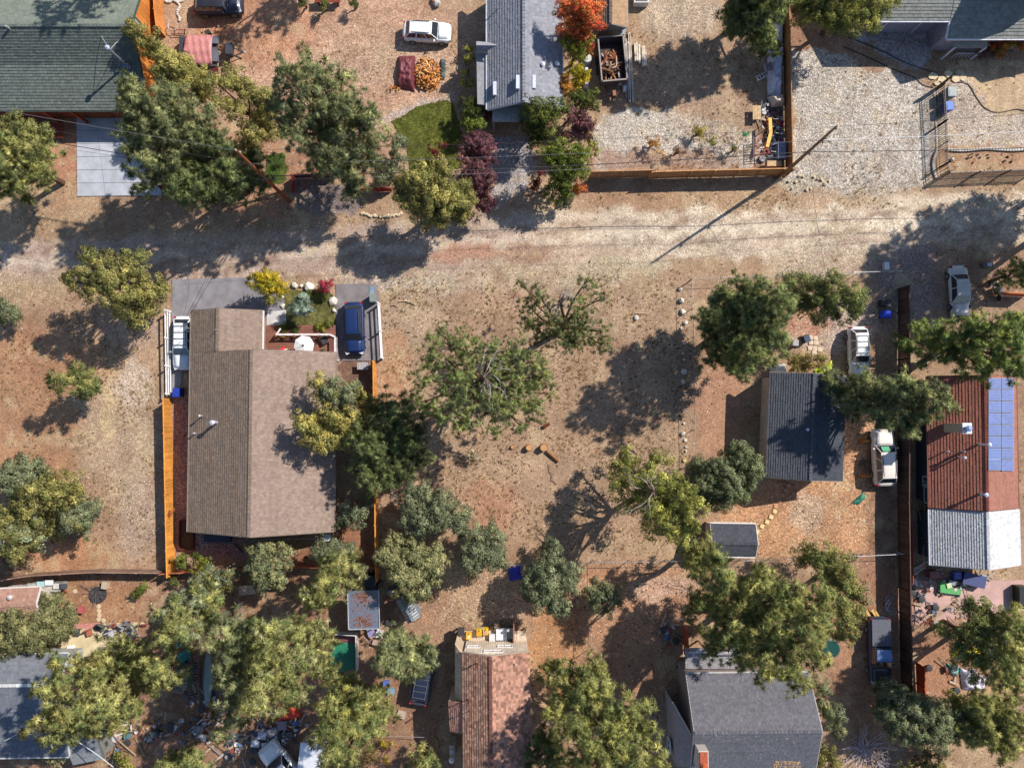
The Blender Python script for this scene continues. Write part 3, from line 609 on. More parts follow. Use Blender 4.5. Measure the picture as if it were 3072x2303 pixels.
trim(root, V3((e0.x, yb - .07, 3.15)), V3((e1.x + 3, yb - .07, 3.15)), C(225, 225, 230)); trim(root, V3((f0.x, f0.y - .07, z4(f0.y) - .05)), V3((e0.x, f0.y - .07, z4(f0.y) - .05)), C(215, 215, 225))
trim(root, V3((e0.x - .04, yb, 3.12)), V3((e0.x - .04, f0.y, z4(f0.y) - .06)), C(210, 210, 222), .09, .25, 'barge_board')
window(root, (f0.x + 3.2, f0.y + .88, 2.6), 1.9, 1.2, (0, -1, 0), C(205, 205, 215), (.1, .12, .08))
for dx in (1.8, 4.9): trim(root, (f0.x + dx, f0.y + .84, 0), (f0.x + dx, f0.y + .84, 3.8), C(200, 200, 215), .12, .12, 'post')
q = [P(2862, 124, 2.7), P(2862, 143, 2.4), P(2962, 142, 2.4), P(2962, 122, 2.7)]
m = MB(); m.add([q[0], q[1], q[2], q[3]] + [p - V3((0, 0, .12)) for p in q], [(0, 1, 2, 3), (7, 6, 5, 4), (0, 4, 5, 1), (1, 5, 6, 2), (2, 6, 7, 3), (3, 7, 4, 0)], G4); m.build('porch_roof', M_SHING, root)
for x in (2866, 2958):
    p = P(x, 142, 2.4); m = MB(); m.box((p.x, p.y, 1.2), (.12, .12, 2.4), C(210, 210, 225)); m.build('post', M_MATTE, root)
m = MB(); p = P(2870, 160, .9); q_ = P(2940, 160, .9)
for k_ in range(8): a_ = p.lerp(q_, k_ / 7); m.box((a_.x, a_.y, .5), (.05, .05, .9), C(200, 205, 215))
m.beam(p, q_, .08, .06, C(200, 205, 215)); m.build('railing', M_MATTE, root)
# unseen gabled blocks, added above the roof to cast its angular shadows
b0 = V3((e0.x + 3.4, yb + 2.95, 0))
for (w0, w1, dy, h) in ((0, 5.2, 0, 9.6), (6.9, 13, 0, 9.4)):
    m = MB(); xs = b0.x + w0; xe = b0.x + w1; mid = (xs + xe) / 2; m.prism([(xs, b0.y), (mid, b0.y), (xe, b0.y), (xe, b0.y + 6), (mid, b0.y + 6), (xs, b0.y + 6)], 4, 0, wc, [h - 2, h, h - 2, h - 2, h, h - 2]); m.build('shadow_gable', M_SHING, root)
# --- the long brown roofed house, centre left
BR = C(132, 114, 99); BRL = C(152, 132, 119)
root = thing('bungalow', 'long bungalow with brown shingle roof beside the orange fence', 'house', P(780, 1270, 0), world=True)
xl = P(569, 1300, 2.8).x; xr = P(1004, 1300, 2.8).x; zR = 6.0; xm = P(751, 1300, zR).x
yN = P(564, 932, 2.8).y; yM = P(1004, 1057, 2.8).y; yS = P(575, 1594, 2.8).y; zk = 4.25; xk = P(652, 1000, zk).x; xw = P(787, 1000, 2.9).x
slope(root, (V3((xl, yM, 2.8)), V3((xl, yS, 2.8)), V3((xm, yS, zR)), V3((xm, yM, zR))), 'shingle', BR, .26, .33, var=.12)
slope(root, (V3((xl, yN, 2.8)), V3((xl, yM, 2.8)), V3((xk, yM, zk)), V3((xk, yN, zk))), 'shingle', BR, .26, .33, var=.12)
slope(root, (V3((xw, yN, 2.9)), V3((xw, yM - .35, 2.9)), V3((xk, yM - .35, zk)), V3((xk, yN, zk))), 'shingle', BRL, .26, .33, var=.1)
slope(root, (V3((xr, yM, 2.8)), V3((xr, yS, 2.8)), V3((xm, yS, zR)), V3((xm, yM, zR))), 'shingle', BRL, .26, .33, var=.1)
m = MB()
for i in range(55): y = yM - (yM - yS) * i / 55; m.beam((xm, y, zR + .03), (xm, y - .27, zR + .04), .26, .04, jit(BR, .12))
m.build('ridge_cap', M_SHING, root); m = MB()
for i in range(13): y = yN - (yN - yM) * i / 13; m.beam((xk, y, zk + .03), (xk, y - .27, zk + .04), .26, .04, jit(BR, .12))
m.build('ridge_cap', M_SHING, root)
wb = C(150, 132, 120)
walls(root, [(xl + .5, yM - .4), (xm, yM - .4), (xr - .5, yM - .4), (xr - .5, yS + .4), (xm, yS + .4), (xl + .5, yS + .4)], [2.9, zR - .15, 2.9, 2.9, zR - .15, 2.9], wb)
walls(root, [(xk - 1.2, yN - .5), (xk, yN - .5), (xw - .5, yN - .5), (xw - .5, yM), (xk - 1.2, yM)], [3.5, zk - .15, 2.95, 2.95, 3.5], wb)
for x in (xl + .35,):
    for y in (yN - .4, yN - 3.4):
        m = MB(); m.box((x, y, 1.35), (.15, .15, 2.7), C(190, 180, 170)); m.build('post', M_MATTE, root)
trim(root, (xw + .07, yN, 2.85), (xw + .07, yM, 2.85), C(225, 215, 210)); trim(root, (xl - .07, yN, 2.75), (xl - .07, yS, 2.75), C(150, 132, 120)); trim(root, (xr + .07, yM, 2.75), (xr + .07, yS, 2.75), C(140, 120, 112))
for (e, f) in (((xl, yS - .03, 2.7), (xm, yS - .03, zR - .1)), ((xr, yS - .03, 2.7), (xm, yS - .03, zR - .1)), ((xm, yM + .03, zR - .1), (xr, yM + .03, 2.7)), ((xl, yN + .03, 2.7), (xk, yN + .03, zk - .1)), ((xk, yN + .03, zk - .1), (xw, yN + .03, 2.8))): trim(root, e, f, C(120, 104, 94), .05, .2, 'barge_board')
pipe(root, 609, 1247, 3.5, .8, .06); pipe(root, 651, 1267, 4.3, 1.1, .12, C(205, 205, 215)); pipe(root, 651, 1264, 4.3, .6, .05); pipe(root, 589, 1299, 3.1, .5, .05); pipe(root, 655, 991, 4.1, .7, .03, cap=False)
window(root, (xm + 2.5, yM - .38, 1.6), 1.6, 1.1, (0, 1, 0)); window(root, (xr - 1.6, yM - .38, 1.6), 1.2, 1.1, (0, 1, 0))
window(root, (xm - 3, yS + .38, 1.6), 1.8, 1.1, (0, -1, 0)); window(root, (xm + 3, yS + .38, 1.6), 1.8, 1.1, (0, -1, 0))
# antenna at its north-west eave
p = P(572, 985, 3.2); m = MB(); m.tube(p, p + V3((0, 0, 1.1)), .025, .025, C(190, 190, 190), 5)
for k_ in range(4): m.beam(p + V3((-.3 + k_ * .07, -.25 + k_ * .1, 1.05)), p + V3((.3 - k_ * .05, -.15 + k_ * .1, 1.05)), .02, .02, C(190, 190, 190))
m.build('antenna', M_METAL, root)
# back porch rail and pump box
# --- the deck with its rail
dz = .45
droot = thing('deck', 'brown board deck in the notch of the bungalow roof', 'deck', P(900, 1010, 0), world=True)
q0, q1 = P(792, 975, dz), P(1006, 1062, dz); nb = 12
for i in range(nb):
    y = q0.y + (q1.y - q0.y) * (i + .5) / nb; m = MB(); m.box(((q0.x + q1.x) / 2, y, dz - .02), (q1.x - q0.x, abs(q1.y - q0.y) / nb - .02, .05), jit(C(136, 92, 78), .12)); m.build('plank', M_WOOD, droot)
m = MB(); m.box(((q0.x + q1.x) / 2, (q0.y + q1.y) / 2, .2), (q1.x - q0.x - .2, abs(q1.y - q0.y) - .2, .36), C(80, 50, 40)); m.build('joists', M_WOOD, droot)
rl = [P(830, 1003, 1.4), P(988, 1003, 1.4), P(1005, 1010, 1.4), P(1005, 1078, 1.4)]
for a_, b_ in zip(rl[:-1], rl[1:]): trim(droot, a_, b_, C(226, 216, 214), .14, .07, 'rail'); trim(droot, a_ - V3((0, 0, .75)), b_ - V3((0, 0, .75)), C(206, 196, 194), .05, .08, 'rail')
trim(droot, P(830, 1003, 1.4), P(842, 985, 1.4), C(226, 216, 214), .14, .07, 'rail')
m = MB()
for a_, b_ in zip(rl[:-1], rl[1:]):
    k_ = max(2, int((b_ - a_).length / .16))
    for i in range(k_): w_ = a_.lerp(b_, i / k_); m.box((w_.x, w_.y, .95), (.035, .035, .85), C(210, 200, 198))
m.build('balusters', M_MATTE, droot)['kind'] = 'stuff'
for p_ in ((830, 1003), (902, 1003), (988, 1003), (1005, 1078)): q = P(*p_, 1.4); m = MB(); m.box((q.x, q.y, .75), (.13, .13, 1.5), C(222, 212, 210)); m.build('post', M_MATTE, droot)
# --- dark house, centre right
DKG = C(92, 96, 106)
root, a, b, u, n, dl, dr = gable('cottage', 'cottage with charcoal roof lying in the tall pine shade', (2443, 1120), (2431, 1441), (2302, 1300), (2532, 1300), 4.7, 3.2, 3.2, C(86, 88, 94), wall=C(200, 184, 164), over=.35, colr=C(72, 75, 82), var=.1, course=.2)
m = MB(); p = P(2419, 1288, 4.6); m.lathe([(.09, 0), (.09, .3), (.13, .32), (.13, .38)], C(190, 195, 210), p, 10); m.build('vent_cap', M_METAL, root)
# --- red house, right
RD = C(150, 96, 80); REDL = C(160, 110, 94)
root, a, b, u, n, dl, dr = gable('red_roof_house', 'long house with red ribbed roof and blue solar panels', (2955, 1126), (2962, 1532), (2785, 1330), (3050, 1330), 5.2, 3.0, 3.0, RD, style='shingle', course=.24, tab=.9, wall=C(66, 78, 84), gut=C(120, 66, 54), colr=REDL, var=.05, ridgecol=C(110, 58, 48))
y_s = b.y
def roofz7(x): return 5.2 - 2.2 * abs(x - a.x) / (abs(dl) if x < a.x else abs(dr))
pv = thing('solar_array', 'blue solar panels in two columns on the red roof', 'solar panels', (a.x + 2, a.y - 4, 0), world=True)
for i in range(8):
    for j in range(2):
        y0 = 1134 + i * 35; x0 = 2966 + j * 39
        if i == 7 and j == 0: y0 -= 2
        pts = [P(x0, y0, 5), P(x0, y0 + 33, 5), P(x0 + 37, y0 + 33, 5), P(x0 + 37, y0, 5)]
        qs = [(x0, y0), (x0, y0 + 33), (x0 + 37, y0 + 33), (x0 + 37, y0)]
        for it in range(4): pts = [P(qx, qy, roofz7(p.x) + .16) for (qx, qy), p in zip(qs, pts)]
        m = MB(); c_ = jit((.05, .09, .30), .12); lo_ = [p - V3((0, 0, .05)) for p in pts]
        m.add(pts + lo_, [(0, 1, 2, 3), (7, 6, 5, 4), (0, 4, 5, 1), (1, 5, 6, 2), (2, 6, 7, 3), (3, 7, 4, 0)], C(150, 160, 185)); o_ = m.build('solar_panel', M_METAL, pv); o_['w_'] = 1
        g = MB()
        for ci in range(4):
            for cj in range(3):
                def bl(u_, v_): return (pts[0] * (1 - u_) + pts[3] * u_) * (1 - v_) + (pts[1] * (1 - u_) + pts[2] * u_) * v_ + V3((0, 0, .008))
                g.quad(bl(.04 + ci * .235, .05 + cj * .31), bl(.04 + ci * .235, .05 + cj * .31 + .29), bl(.04 + ci * .235 + .22, .05 + cj * .31 + .29), bl(.04 + ci * .235 + .22, .05 + cj * .31), jit(c_, .12))
        g.build('cells', M_GLASS, o_)['kind'] = 'stuff'
m = MB(); p = P(2838, 1283, 4.0); m.box((p.x + .25, p.y, 5.2), (.62, .78, 2.9), C(170, 160, 138)); m.build('chimney', M_MATTE, root)
m = MB(); m.box((p.x + .25, p.y, 6.7), (.78, .9, .1), C(205, 208, 214)); m.lathe([(.2, 0), (.2, .25), (.28, .28), (.1, .4)], C(150, 165, 200), (p.x + .25, p.y, 6.75), 12); m.build('chimney_cap', M_METAL, root)
pipe(root, 2937, 1332, 5.0, 1.5, .09, C(220, 222, 230)); pipe(root, 2882, 1354, 4.2, .6, .05); pipe(root, 2875, 1371, 4.1, 1.0, .07, C(226, 226, 232)); pipe(root, 2834, 1353, 3.6, .6, .05); pipe(root, 2940, 1481, 5.0, .9, .1, C(190, 200, 220))
for (yy, w_, h_) in ((1444, .9, 1.5), (1480, 1.6, 1.1)): pq = P(2765, yy, 1.6); window(root, (a.x + (dl if dl < 0 else dr) + .42, pq.y, 1.9), w_, h_, (-1, 0, 0))
ro2, a2, b2, *_ = gable('white_roof_annex', 'rear annex with pale ribbed roof joined to the red roof', (2962, 1536), (2966, 1708), (2790, 1620), (3057, 1620), 5.0, 2.9, 2.9, C(186, 186, 186), style='shingle', course=.2, tab=.14, wall=C(70, 80, 86), gut=C(205, 205, 210), colr=C(214, 214, 212), var=.18, cat='annex')
# --- little shed
root, *_ = gable('storage_shed', 'small shed with slate-grey roof beside the stepping stones', (2138, 1629), (2274, 1631), (2200, 1571), (2200, 1668), 3.0, 2.3, 2.3, C(80, 82, 90), course=.18, tab=.3, wall=C(214, 196, 176), over=.12, gut=C(226, 216, 206), cat='shed')
# --- tile roofed house at the bottom
TL = C(160, 122, 102)
root, a, b, u, n, dl, dr = gable('tile_roof_house', 'house with terracotta shingle roof and cream north wall', (1471, 1969), (1475, 2420), (1388, 2050), (1590, 2050), 6.2, 4.9, 4.9, TL, wall=C(226, 206, 182), over=.15, course=.22, tab=.26, colr=C(176, 132, 112), var=.4, ridgecol=C(120, 78, 66))
q = [P(1365, 1932, 4.2), P(1364, 2096, 3.6), P(1389, 2110, 4.7), P(1389, 1968, 4.8)]
m = MB(); m.add(q + [V3((p.x, p.y, 0)) for p in q], [(0, 1, 2, 3), (0, 4, 5, 1), (1, 5, 6, 2), (2, 6, 7, 3), (3, 7, 4, 0)], C(196, 174, 150)); m.build('side_bay', M_WOOD, root)
q = [P(1346, 2102, 3.9), P(1351, 2192, 3.9), P(1392, 2200, 4.8), P(1388, 2104, 4.8)]
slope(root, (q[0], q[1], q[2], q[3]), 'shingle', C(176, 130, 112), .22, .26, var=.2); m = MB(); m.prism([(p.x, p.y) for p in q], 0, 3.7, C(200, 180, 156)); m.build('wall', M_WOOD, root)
yw = a.y + .1 - .12
window(root, (P(1480, 1952, 4.3).x, a.y - .13, 4.35), 1.6, .7, (0, 1, 0)); window(root, (P(1515, 1934, 3).x, a.y - .13, 2.9), 1.3, .7, (0, 1, 0)); window(root, (P(1420, 1940, 3).x, a.y - .13, 3.0), 1.1, .6, (0, 1, 0))
m = MB()
for i in range(28):
    x = a.x + (dr if dr < dl else dl) + .2 + i * .2
    if x < a.x + max(dl, dr) - .2: m.box((x, a.y - .125, 2.45), (.17, .03, 4.7), jit(C(228, 210, 188), .06))
m.build('siding', M_WOOD, root)['kind'] = 'stuff'
dd = thing('rear_deck', 'cream boarded deck against the north wall holding fuel cans', 'deck', P(1470, 1905, 0), world=True)
q0, q1 = P(1372, 1892, 1.0), P(1578, 1925, 1.0)
for i in range(22):
    x = q0.x + (q1.x - q0.x) * (i + .5) / 22; m = MB(); m.box((x, (q0.y + q1.y) / 2 - .25, .97), ((q1.x - q0.x) / 22 - .02, abs(q0.y - q1.y) + .5, .05), jit(C(206, 190, 170), .08)); m.build('plank', M_WOOD, dd)
for x in (1374, 1440, 1510, 1576):
    p = P(x, 1892, 1); m = MB(); m.box((p.x, p.y, .45), (.12, .12, .9), C(150, 120, 96)); m.build('post', M_WOOD, dd)
pipe(root, 1431, 1986, 5.5, 1.1, .05, C(130, 80, 66)); pipe(root, 1406, 2094, 5.1, 1.5, .05, C(120, 76, 60)); pipe(root, 1410, 2128, 5.1, .9, .03, C(150, 100, 80)); pipe(root, 1546, 1988, 5.3, .3, .04)
# --- big grey roof, bottom right
G10 = C(128, 130, 142)
root, a, b, u, n, dl, dr = gable('grey_roof_house', 'big grey-shingled house with brick chimney under the tall pine', (2084, 2197), (2467, 2193), (2250, 2018), (2250, 2385), 6.4, 3.6, 3.6, C(108, 106, 112), wall=C(150, 136, 128), over=.04, colr=C(96, 97, 103), gut=C(190, 184, 180), var=.1)
p = P(2104, 2270, 6.4); m = MB(); m.box((p.x, p.y, 5.6), (.8, 1.7, 3.2), C(196, 186, 176)); m.build('chimney', M_MATTE, root)
m = MB(); m.box((p.x, p.y, 7.25), (.62, 1.5, .12), C(176, 92, 66)); m.lathe([(.3, 0), (.32, .12), (.24, .18), (.2, .3)], C(186, 96, 66), (p.x, p.y - .35, 7.3), 14); m.build('chimney_cap', M_STONE, root)
p = P(2382, 2114, 4.9); m = MB(); m.beam(p + V3((-.35, -.2, .1)), p + V3((0, .1, .25)), .08, .2, (.02, .02, .02)); m.beam(p + V3((.35, -.15, .1)), p + V3((0, .1, .25)), .08, .2, (.02, .02, .02)); m.build('roof_vent', M_METAL, root)
x0_ = a.x
for z_, d_ in ((1.9, 1.1),):
    m = MB(); yy = a.y + max(dl, dr) + .1; m.box((x0_ + 2.6, yy + .9, 2.6), (5.0, 1.8, .1), C(150, 146, 150)); m.build('porch_deck', M_WOOD, root)
    for k_ in range(4): m = MB(); m.box((x0_ + .3 + k_ * 1.55, yy + 1.7, 1.8), (.12, .12, 3.6), C(160, 110, 80)); m.build('post', M_WOOD, root)
    trim(root, (x0_ + .2, yy + 1.7, 3.6), (x0_ + 5, yy + 1.7, 3.6), C(206, 206, 212), .08, .08, 'rail')
q = [P(2018, 2105, 3.4), P(2084, 2222, 5.3), P(2084, 2300, 5.3), P(2030, 2300, 3.4)]
m = MB(); m.add(q + [V3((p.x, p.y, 0)) for p in q], [(0, 3, 2, 1), (0, 1, 5, 4), (1, 2, 6, 5), (2, 3, 7, 6), (3, 0, 4, 7)], C(150, 144, 146)); m.build('lean_to', M_SHING, root)
trim(root, q[0], q[1], C(196, 186, 178), .12, .25, 'barge_board')
window(root, (q[0].x - .02, q[0].y - 4.3, 1.8), 1.0, 1.2, (-1, 0, 0))
# --- bottom left
root, *_ = gable('tile_cottage', 'small pink tile roof at the picture edge above the dense shrub', (-60, 1820), (106, 1812), (50, 1764), (50, 1880), 3.9, 3.2, 3.0, C(170, 132, 114), wall=C(206, 196, 186), over=.3, course=.3, tab=.26, gut=C(214, 206, 200), var=.14, cat='cottage')
pipe(root, 38, 1788, 3.5, .4, .12, C(214, 206, 196))
root, *_ = gable('pale_roof_house', 'house with pale grey shingle roof and white ridge line', (-80, 2057), (176, 2053), (60, 1962), (60, 2270), 4.6, 3.2, 3.0, C(118, 121, 127), wall=C(170, 170, 166), over=.4, course=.22, gut=C(200, 200, 196), ridgecol=C(220, 220, 214), colr=C(112, 116, 124), var=.1)
root, *_ = gable('hip_shed', 'low grey ribbed shed roof crossed by a white service wire', (200, 2245), (292, 2226), (240, 2212), (262, 2284), 2.9, 2.4, 2.4, C(128, 132, 136), wall=C(120, 120, 116), over=.15, course=.2, tab=.3, cat='shed')
root, *_ = gable('metal_shed', 'small grey metal shed standing askew near the sage bush', (1203, 1796), (1240, 1862), (1186, 1800), (1256, 1840), 2.4, 1.9, 1.9, C(130, 136, 142), style='ribs', course=.25, wall=C(120, 124, 128), over=.06, cat='shed')
root, *_ = gable('olive_shed', 'small olive shed half hidden between the lower pines', (540, 2010), (538, 2074), (522, 2040), (562, 2040), 2.6, 2.1, 2.0, C(96, 102, 92), style='ribs', course=.3, wall=C(90, 96, 84), over=.06, cat='shed')
# ---------------------------------------------------------------- fences and poles
def board_fence(label, pts, h, col, panel=2.4, board=.14, cat='board fence', rails=True, var=.14, name='board_fence', posts=True, pcol=None):
    W3 = [P(x, y, 0) for x, y in pts]; root = thing(name, label, cat, (W3[0] + W3[-1]) / 2, world=True)
    for a, b in zip(W3[:-1], W3[1:]):
        L = (b - a).length; u = (b - a) / L; n = Vector((-u.y, u.x, 0)); k = max(1, round(L / panel))
        for i in range(k):
            m = MB(); s0, s1 = L * i / k, L * (i + 1) / k; hh = h + random.uniform(-.03, .03)
            nb = max(2, int((s1 - s0) / board)); pc = jit(col, .07)
            for j in range(nb):
                c = a + u * (s0 + (s1 - s0) * (j + .5) / nb); bh = hh + random.uniform(-.05, .03)
                m.box(c + n * random.uniform(-.006, .006) + V3((0, 0, bh / 2)), ((s1 - s0) / nb - .012, .025, bh), jit(pc, var), rz=math.atan2(u.y, u.x))
            if rails:
                for z in (.35, hh - .3): m.beam(a + u * s0 - n * .035 + V3((0, 0, z)), a + u * s1 - n * .035 + V3((0, 0, z)), .04, .09, pc)
            m.build('panel', M_WOOD, root)
            if posts:
                q = MB(); p = a + u * s0; q.box((p.x - n.x * .06, p.y - n.y * .06, (hh + .05) / 2), (.1, .1, hh + .05), pcol or jit(col, .1), rz=math.atan2(u.y, u.x)); q.build('post', M_WOOD, root)
        m = MB(); m.beam(a + V3((0, 0, h + .035)), b + V3((0, 0, h + .035)), .09, .03, tuple(min(1, x * 1.25) for x in col)); m.build('cap_rail', M_WOOD, root)
    return root
def wire_fence(label, pts, h, post=3.0, cat='wire fence', col=C(170, 170, 172), mesh=.35, name='chain_link_fence', r=.022):
    W3 = [P(x, y, 0) for x, y in pts]; root = thing(name, label, cat, (W3[0] + W3[-1]) / 2, world=True)
    for a, b in zip(W3[:-1], W3[1:]):
        L = (b - a).length; k = max(1, round(L / post))
        for i in range(k + 1):
            p = a.lerp(b, i / k); q = MB(); q.tube(p, p + V3((0, 0, h + .04)), .035, .035, col, 6); q.build('post', M_METAL, root)
        q = MB(); q.tube(a + V3((0, 0, h)), b + V3((0, 0, h)), r, r, col, 6); q.build('top_rail', M_METAL, root)
        q = MB(); nn = int(L / mesh); u = (b - a) / L
        for i in range(nn):
            for s in (1, -1):
                s0 = L * (i + .5) / nn; s1 = s0 + s * h * .6
                if 0 <= s1 <= L: q.tube(a + u * s0, a + u * s1 + V3((0, 0, h)), .004, .004, col, 3, cap=False)
        q.build('chain_link', M_METAL, root)['kind'] = 'stuff'
    return root
TAN = C(184, 136, 92)
board_fence('long tan board fence on the north side of the lane', [(1766, 536), (1952, 531)], 2.1, C(170, 128, 92))
board_fence('tan panelled fence ending at the corner by the utility pole', [(1944, 537), (2060, 533), (2200, 530), (2330, 527), (2357, 525)], 2.1, TAN, var=.1)
board_fence('tan fence running north between lawn mowers and gravel drive', [(2357, 527), (2352, 260), (2345, -40)], 1.9, C(160, 116, 76))
board_fence('bright orange board fence left of the long brown roof', [(515, 1197), (519, 1400), (526, 1722)], 1.75, C(214, 144, 66), panel=2.6, var=.2)
board_fence('bright orange fence right of the brown roofed bungalow', [(1129, 1086), (1133, 1400), (1137, 1735)], 1.7, C(208, 140, 68), var=.2)
board_fence('weathered brown fence along the bottom of the left vacant lot', [(-40, 1742), (120, 1716), (300, 1706), (500, 1708)], 1.6, C(140, 112, 96), panel=2.4)
board_fence('rust red fence behind the brown roofed bungalow', [(500, 1712), (620, 1704), (720, 1700), (900, 1692), (1136, 1694)], 1.5, C(160, 92, 68), panel=2.4)
board_fence('tall dark brown fence between white vehicles and the red roof', [(2693, 868), (2694, 1150), (2692, 1500), (2696, 1760), (2702, 2060)], 2.15, C(88, 68, 60), panel=2.4, pcol=C(84, 68, 60), var=.4)
board_fence('low dark red fence left of the asphalt entry', [(487, 566), (620, 574), (752, 580)], 1.0, C(130, 52, 44), panel=2.4)
board_fence('low dark red fence behind the round topped pine', [(884, 533), (884, 580)], 1.0, C(140, 50, 46)); board_fence('pale topped red fence under the round topped pine', [(890, 533), (1008, 535)], 1.0, C(120, 62, 56))
board_fence('short bright red fence beside the juniper on the lane', [(1082, 574), (1178, 574)], 1.0, C(176, 54, 44))
board_fence('orange board fence beside the cabin gable', [(487, -30), (492, 60), (498, 112)], 2.0, C(206, 132, 72))
board_fence('slatted orange fence below the silver sedan', [(2970, 885), (3072, 890)], 1.6, C(190, 112, 72)); board_fence('rusty panel fence beside the blue pickup', [(2747, 1985), (2752, 2110)], 1.5, C(176, 80, 48))
board_fence('brown board screen behind the red roofed house', [(2712, 1560), (2716, 1740)], 1.4, C(130, 66, 50))
board_fence('tall rust coloured fence left of the lower right house', [(2048, 1870), (2052, 1960)], 2.0, C(170, 88, 56))
def rail_fence(label, pts, h, col):
    W3 = [P(x, y, 0) for x, y in pts]; root = thing('rail_fence', label, 'rail fence', (W3[0] + W3[-1]) / 2, world=True)
    for a, b in zip(W3[:-1], W3[1:]):
        L = (b - a).length; k = max(1, round(L / 2.5))
        for i in range(k + 1):
            p = a.lerp(b, i / k); q = MB(); q.box((p.x, p.y, h / 2 + .04), (.14, .14, h + .08), col); q.lathe([(.1, 0), (.02, .08)], col, (p.x, p.y, h + .08), 4); q.build('post', M_PLAST, root)
        for z in (h - .08, h * .55, h * .2): q = MB(); q.beam(a + V3((0, 0, z)), b + V3((0, 0, z)), .06, .15, col); q.build('rail', M_PLAST, root)
rail_fence('white three rail fence beside the half hidden white car', [(512, 935), (516, 1182)], 1.25, C(238, 236, 236))
rail_fence('white rail fence right of the blue wagon', [(1140, 914), (1149, 1075)], 1.2, C(240, 236, 234))
wire_fence('chain link fence around the north side of the fenced lot', [(2070, 842), (2400, 832), (2560, 828)], 1.3); wire_fence('wire fence down the left side of the fenced lot', [(2068, 845), (2072, 1100), (2078, 1385)], 1.3, col=C(150, 146, 140))
wire_fence('chain link fence along the bottom of the dark cottage yard', [(2140, 1676), (2400, 1668), (2690, 1654)], 1.3, col=C(190, 188, 192)); wire_fence('chain link fence below the vacant lot', [(1500, 1688), (1780, 1680), (2110, 1675)], 1.2, col=C(170, 172, 176))
wire_fence('wire fence post line between the lower yards', [(1758, 1690), (1762, 1950)], 1.3, col=C(150, 130, 120)); wire_fence('sagging wire fence near the dark van', [(1150, 2190), (1280, 2196)], 1.1, col=C(170, 166, 160))
wire_fence('white pole gate left of the silver sedan', [(2545, 824), (2688, 820)], 1.2, col=C(200, 196, 196), name='pole_gate', cat='gate')
# iron picket fence
def iron_fence(label, pts, h, gates=()):
    W3 = [P(x, y, 0) for x, y in pts]; root = thing('iron_fence', label, 'iron fence', (W3[0] + W3[-1]) / 2, world=True); c = (.03, .026, .03)
    for a, b in zip(W3[:-1], W3[1:]):
        L = (b - a).length; k = max(1, round(L / 2.5))
        for i in range(k + 1): p = a.lerp(b, i / k); q = MB(); q.box((p.x, p.y, h / 2 + .1), (.09, .09, h + .2), c); q.build('post', M_METAL, root)
        for z in (.15, h - .25, h): q = MB(); q.beam(a + V3((0, 0, z)), b + V3((0, 0, z)), .04, .05, c); q.build('rail', M_METAL, root)
        q = MB(); nn = int(L / .2)
        for i in range(nn): p = a.lerp(b, (i + .5) / nn); q.box((p.x, p.y, h / 2), (.045, .045, h), c)
        q.build('pickets', M_METAL, root)['kind'] = 'stuff'
iron_fence('black iron picket fence left of the two bins', [(2806, 272), (2812, 380), (2816, 505), (2820, 530)], 1.6); iron_fence('black iron picket fence along the planting bed by the lane', [(2822, 534), (3090, 522)], 1.5)
p_ = P(2813, 262, 0); pr = thing('gate_post', 'tall black gate post at the north end of the iron fence', 'gate post', p_)
m = MB(); m.box((0, 0, 1.15), (.16, .16, 2.3), (.03, .026, .03)); m.build('shaft', M_METAL, pr); m = MB(); m.lathe([(.02, 0), (.1, .06), (.1, .12), (.02, .2)], (.05, .045, .05), (0, 0, 2.3), 10); m.build('finial', M_METAL, pr)
# edging of the dry lawn, upper right
def edging(label, pts, col, w=.07, h=.06):
    m = MB(); W3 = [P(x, y, -.03) for x, y in pts]
    for a, b in zip(W3[:-1], W3[1:]): m.beam(a, b, w, h, col)
    return tag(m.build('lawn_edging', M_RUBBER), label, 'edging')
def curve(pts, k=6):
    out = []
    for i in range(len(pts) - 1):
        p0, p1, p2, p3 = pts[max(0, i - 1)], pts[i], pts[i + 1], pts[min(len(pts) - 1, i + 2)]
        for j in range(k):
            t = j / k; out.append(tuple(.5 * (2 * p1[d] + (p2[d] - p0[d]) * t + (2 * p0[d] - 5 * p1[d] + 4 * p2[d] - p3[d]) * t * t + (3 * p1[d] - p0[d] - 3 * p2[d] + p3[d]) * t ** 3) for d in (0, 1)))
    return out + [pts[-1]]
edging('curving dark edging round the dry lawn right of the bins', curve([(2870, 246), (2905, 254), (2928, 290), (2950, 320), (2980, 336), (3010, 336), (3050, 328), (3085, 336)]), (.05, .035, .028))
edging('straight black edging strip nearer the shingled house', curve([(2545, 112), (2640, 150), (2720, 190), (2810, 220)]), (.03, .028, .03)); edging('straight black edging strip nearer the gravel drive', curve([(2530, 140), (2600, 170), (2680, 208), (2740, 232), (2770, 256), (2800, 262)]), (.035, .03, .03))
# block edging: every block
root = thing('block_edging', 'row of pale concrete blocks edging the bed by the iron fence', 'block edging', P(2950, 448, 0), world=True)
for i in range(29):
    x = 2846 + i * 8.4; p = P(x, 449 + 2.2 * sin(i * .35) - i * .05, .08); m = MB(); m.box(p, (.225, .24, .16), jit(C(200, 194, 186), .12), rz=random.uniform(-.1, .1), top=(.9, .9)); m.build('block', M_STONE, root)
for i in range(11):
    p = P(2810 - 10 * sin(i * .3), 455 + i * 7.6, .08); m = MB(); m.box(p, (.24, .225, .16), jit(C(196, 182, 172), .12), rz=random.uniform(-.2, .2), top=(.9, .9)); m.build('block', M_STONE, root)
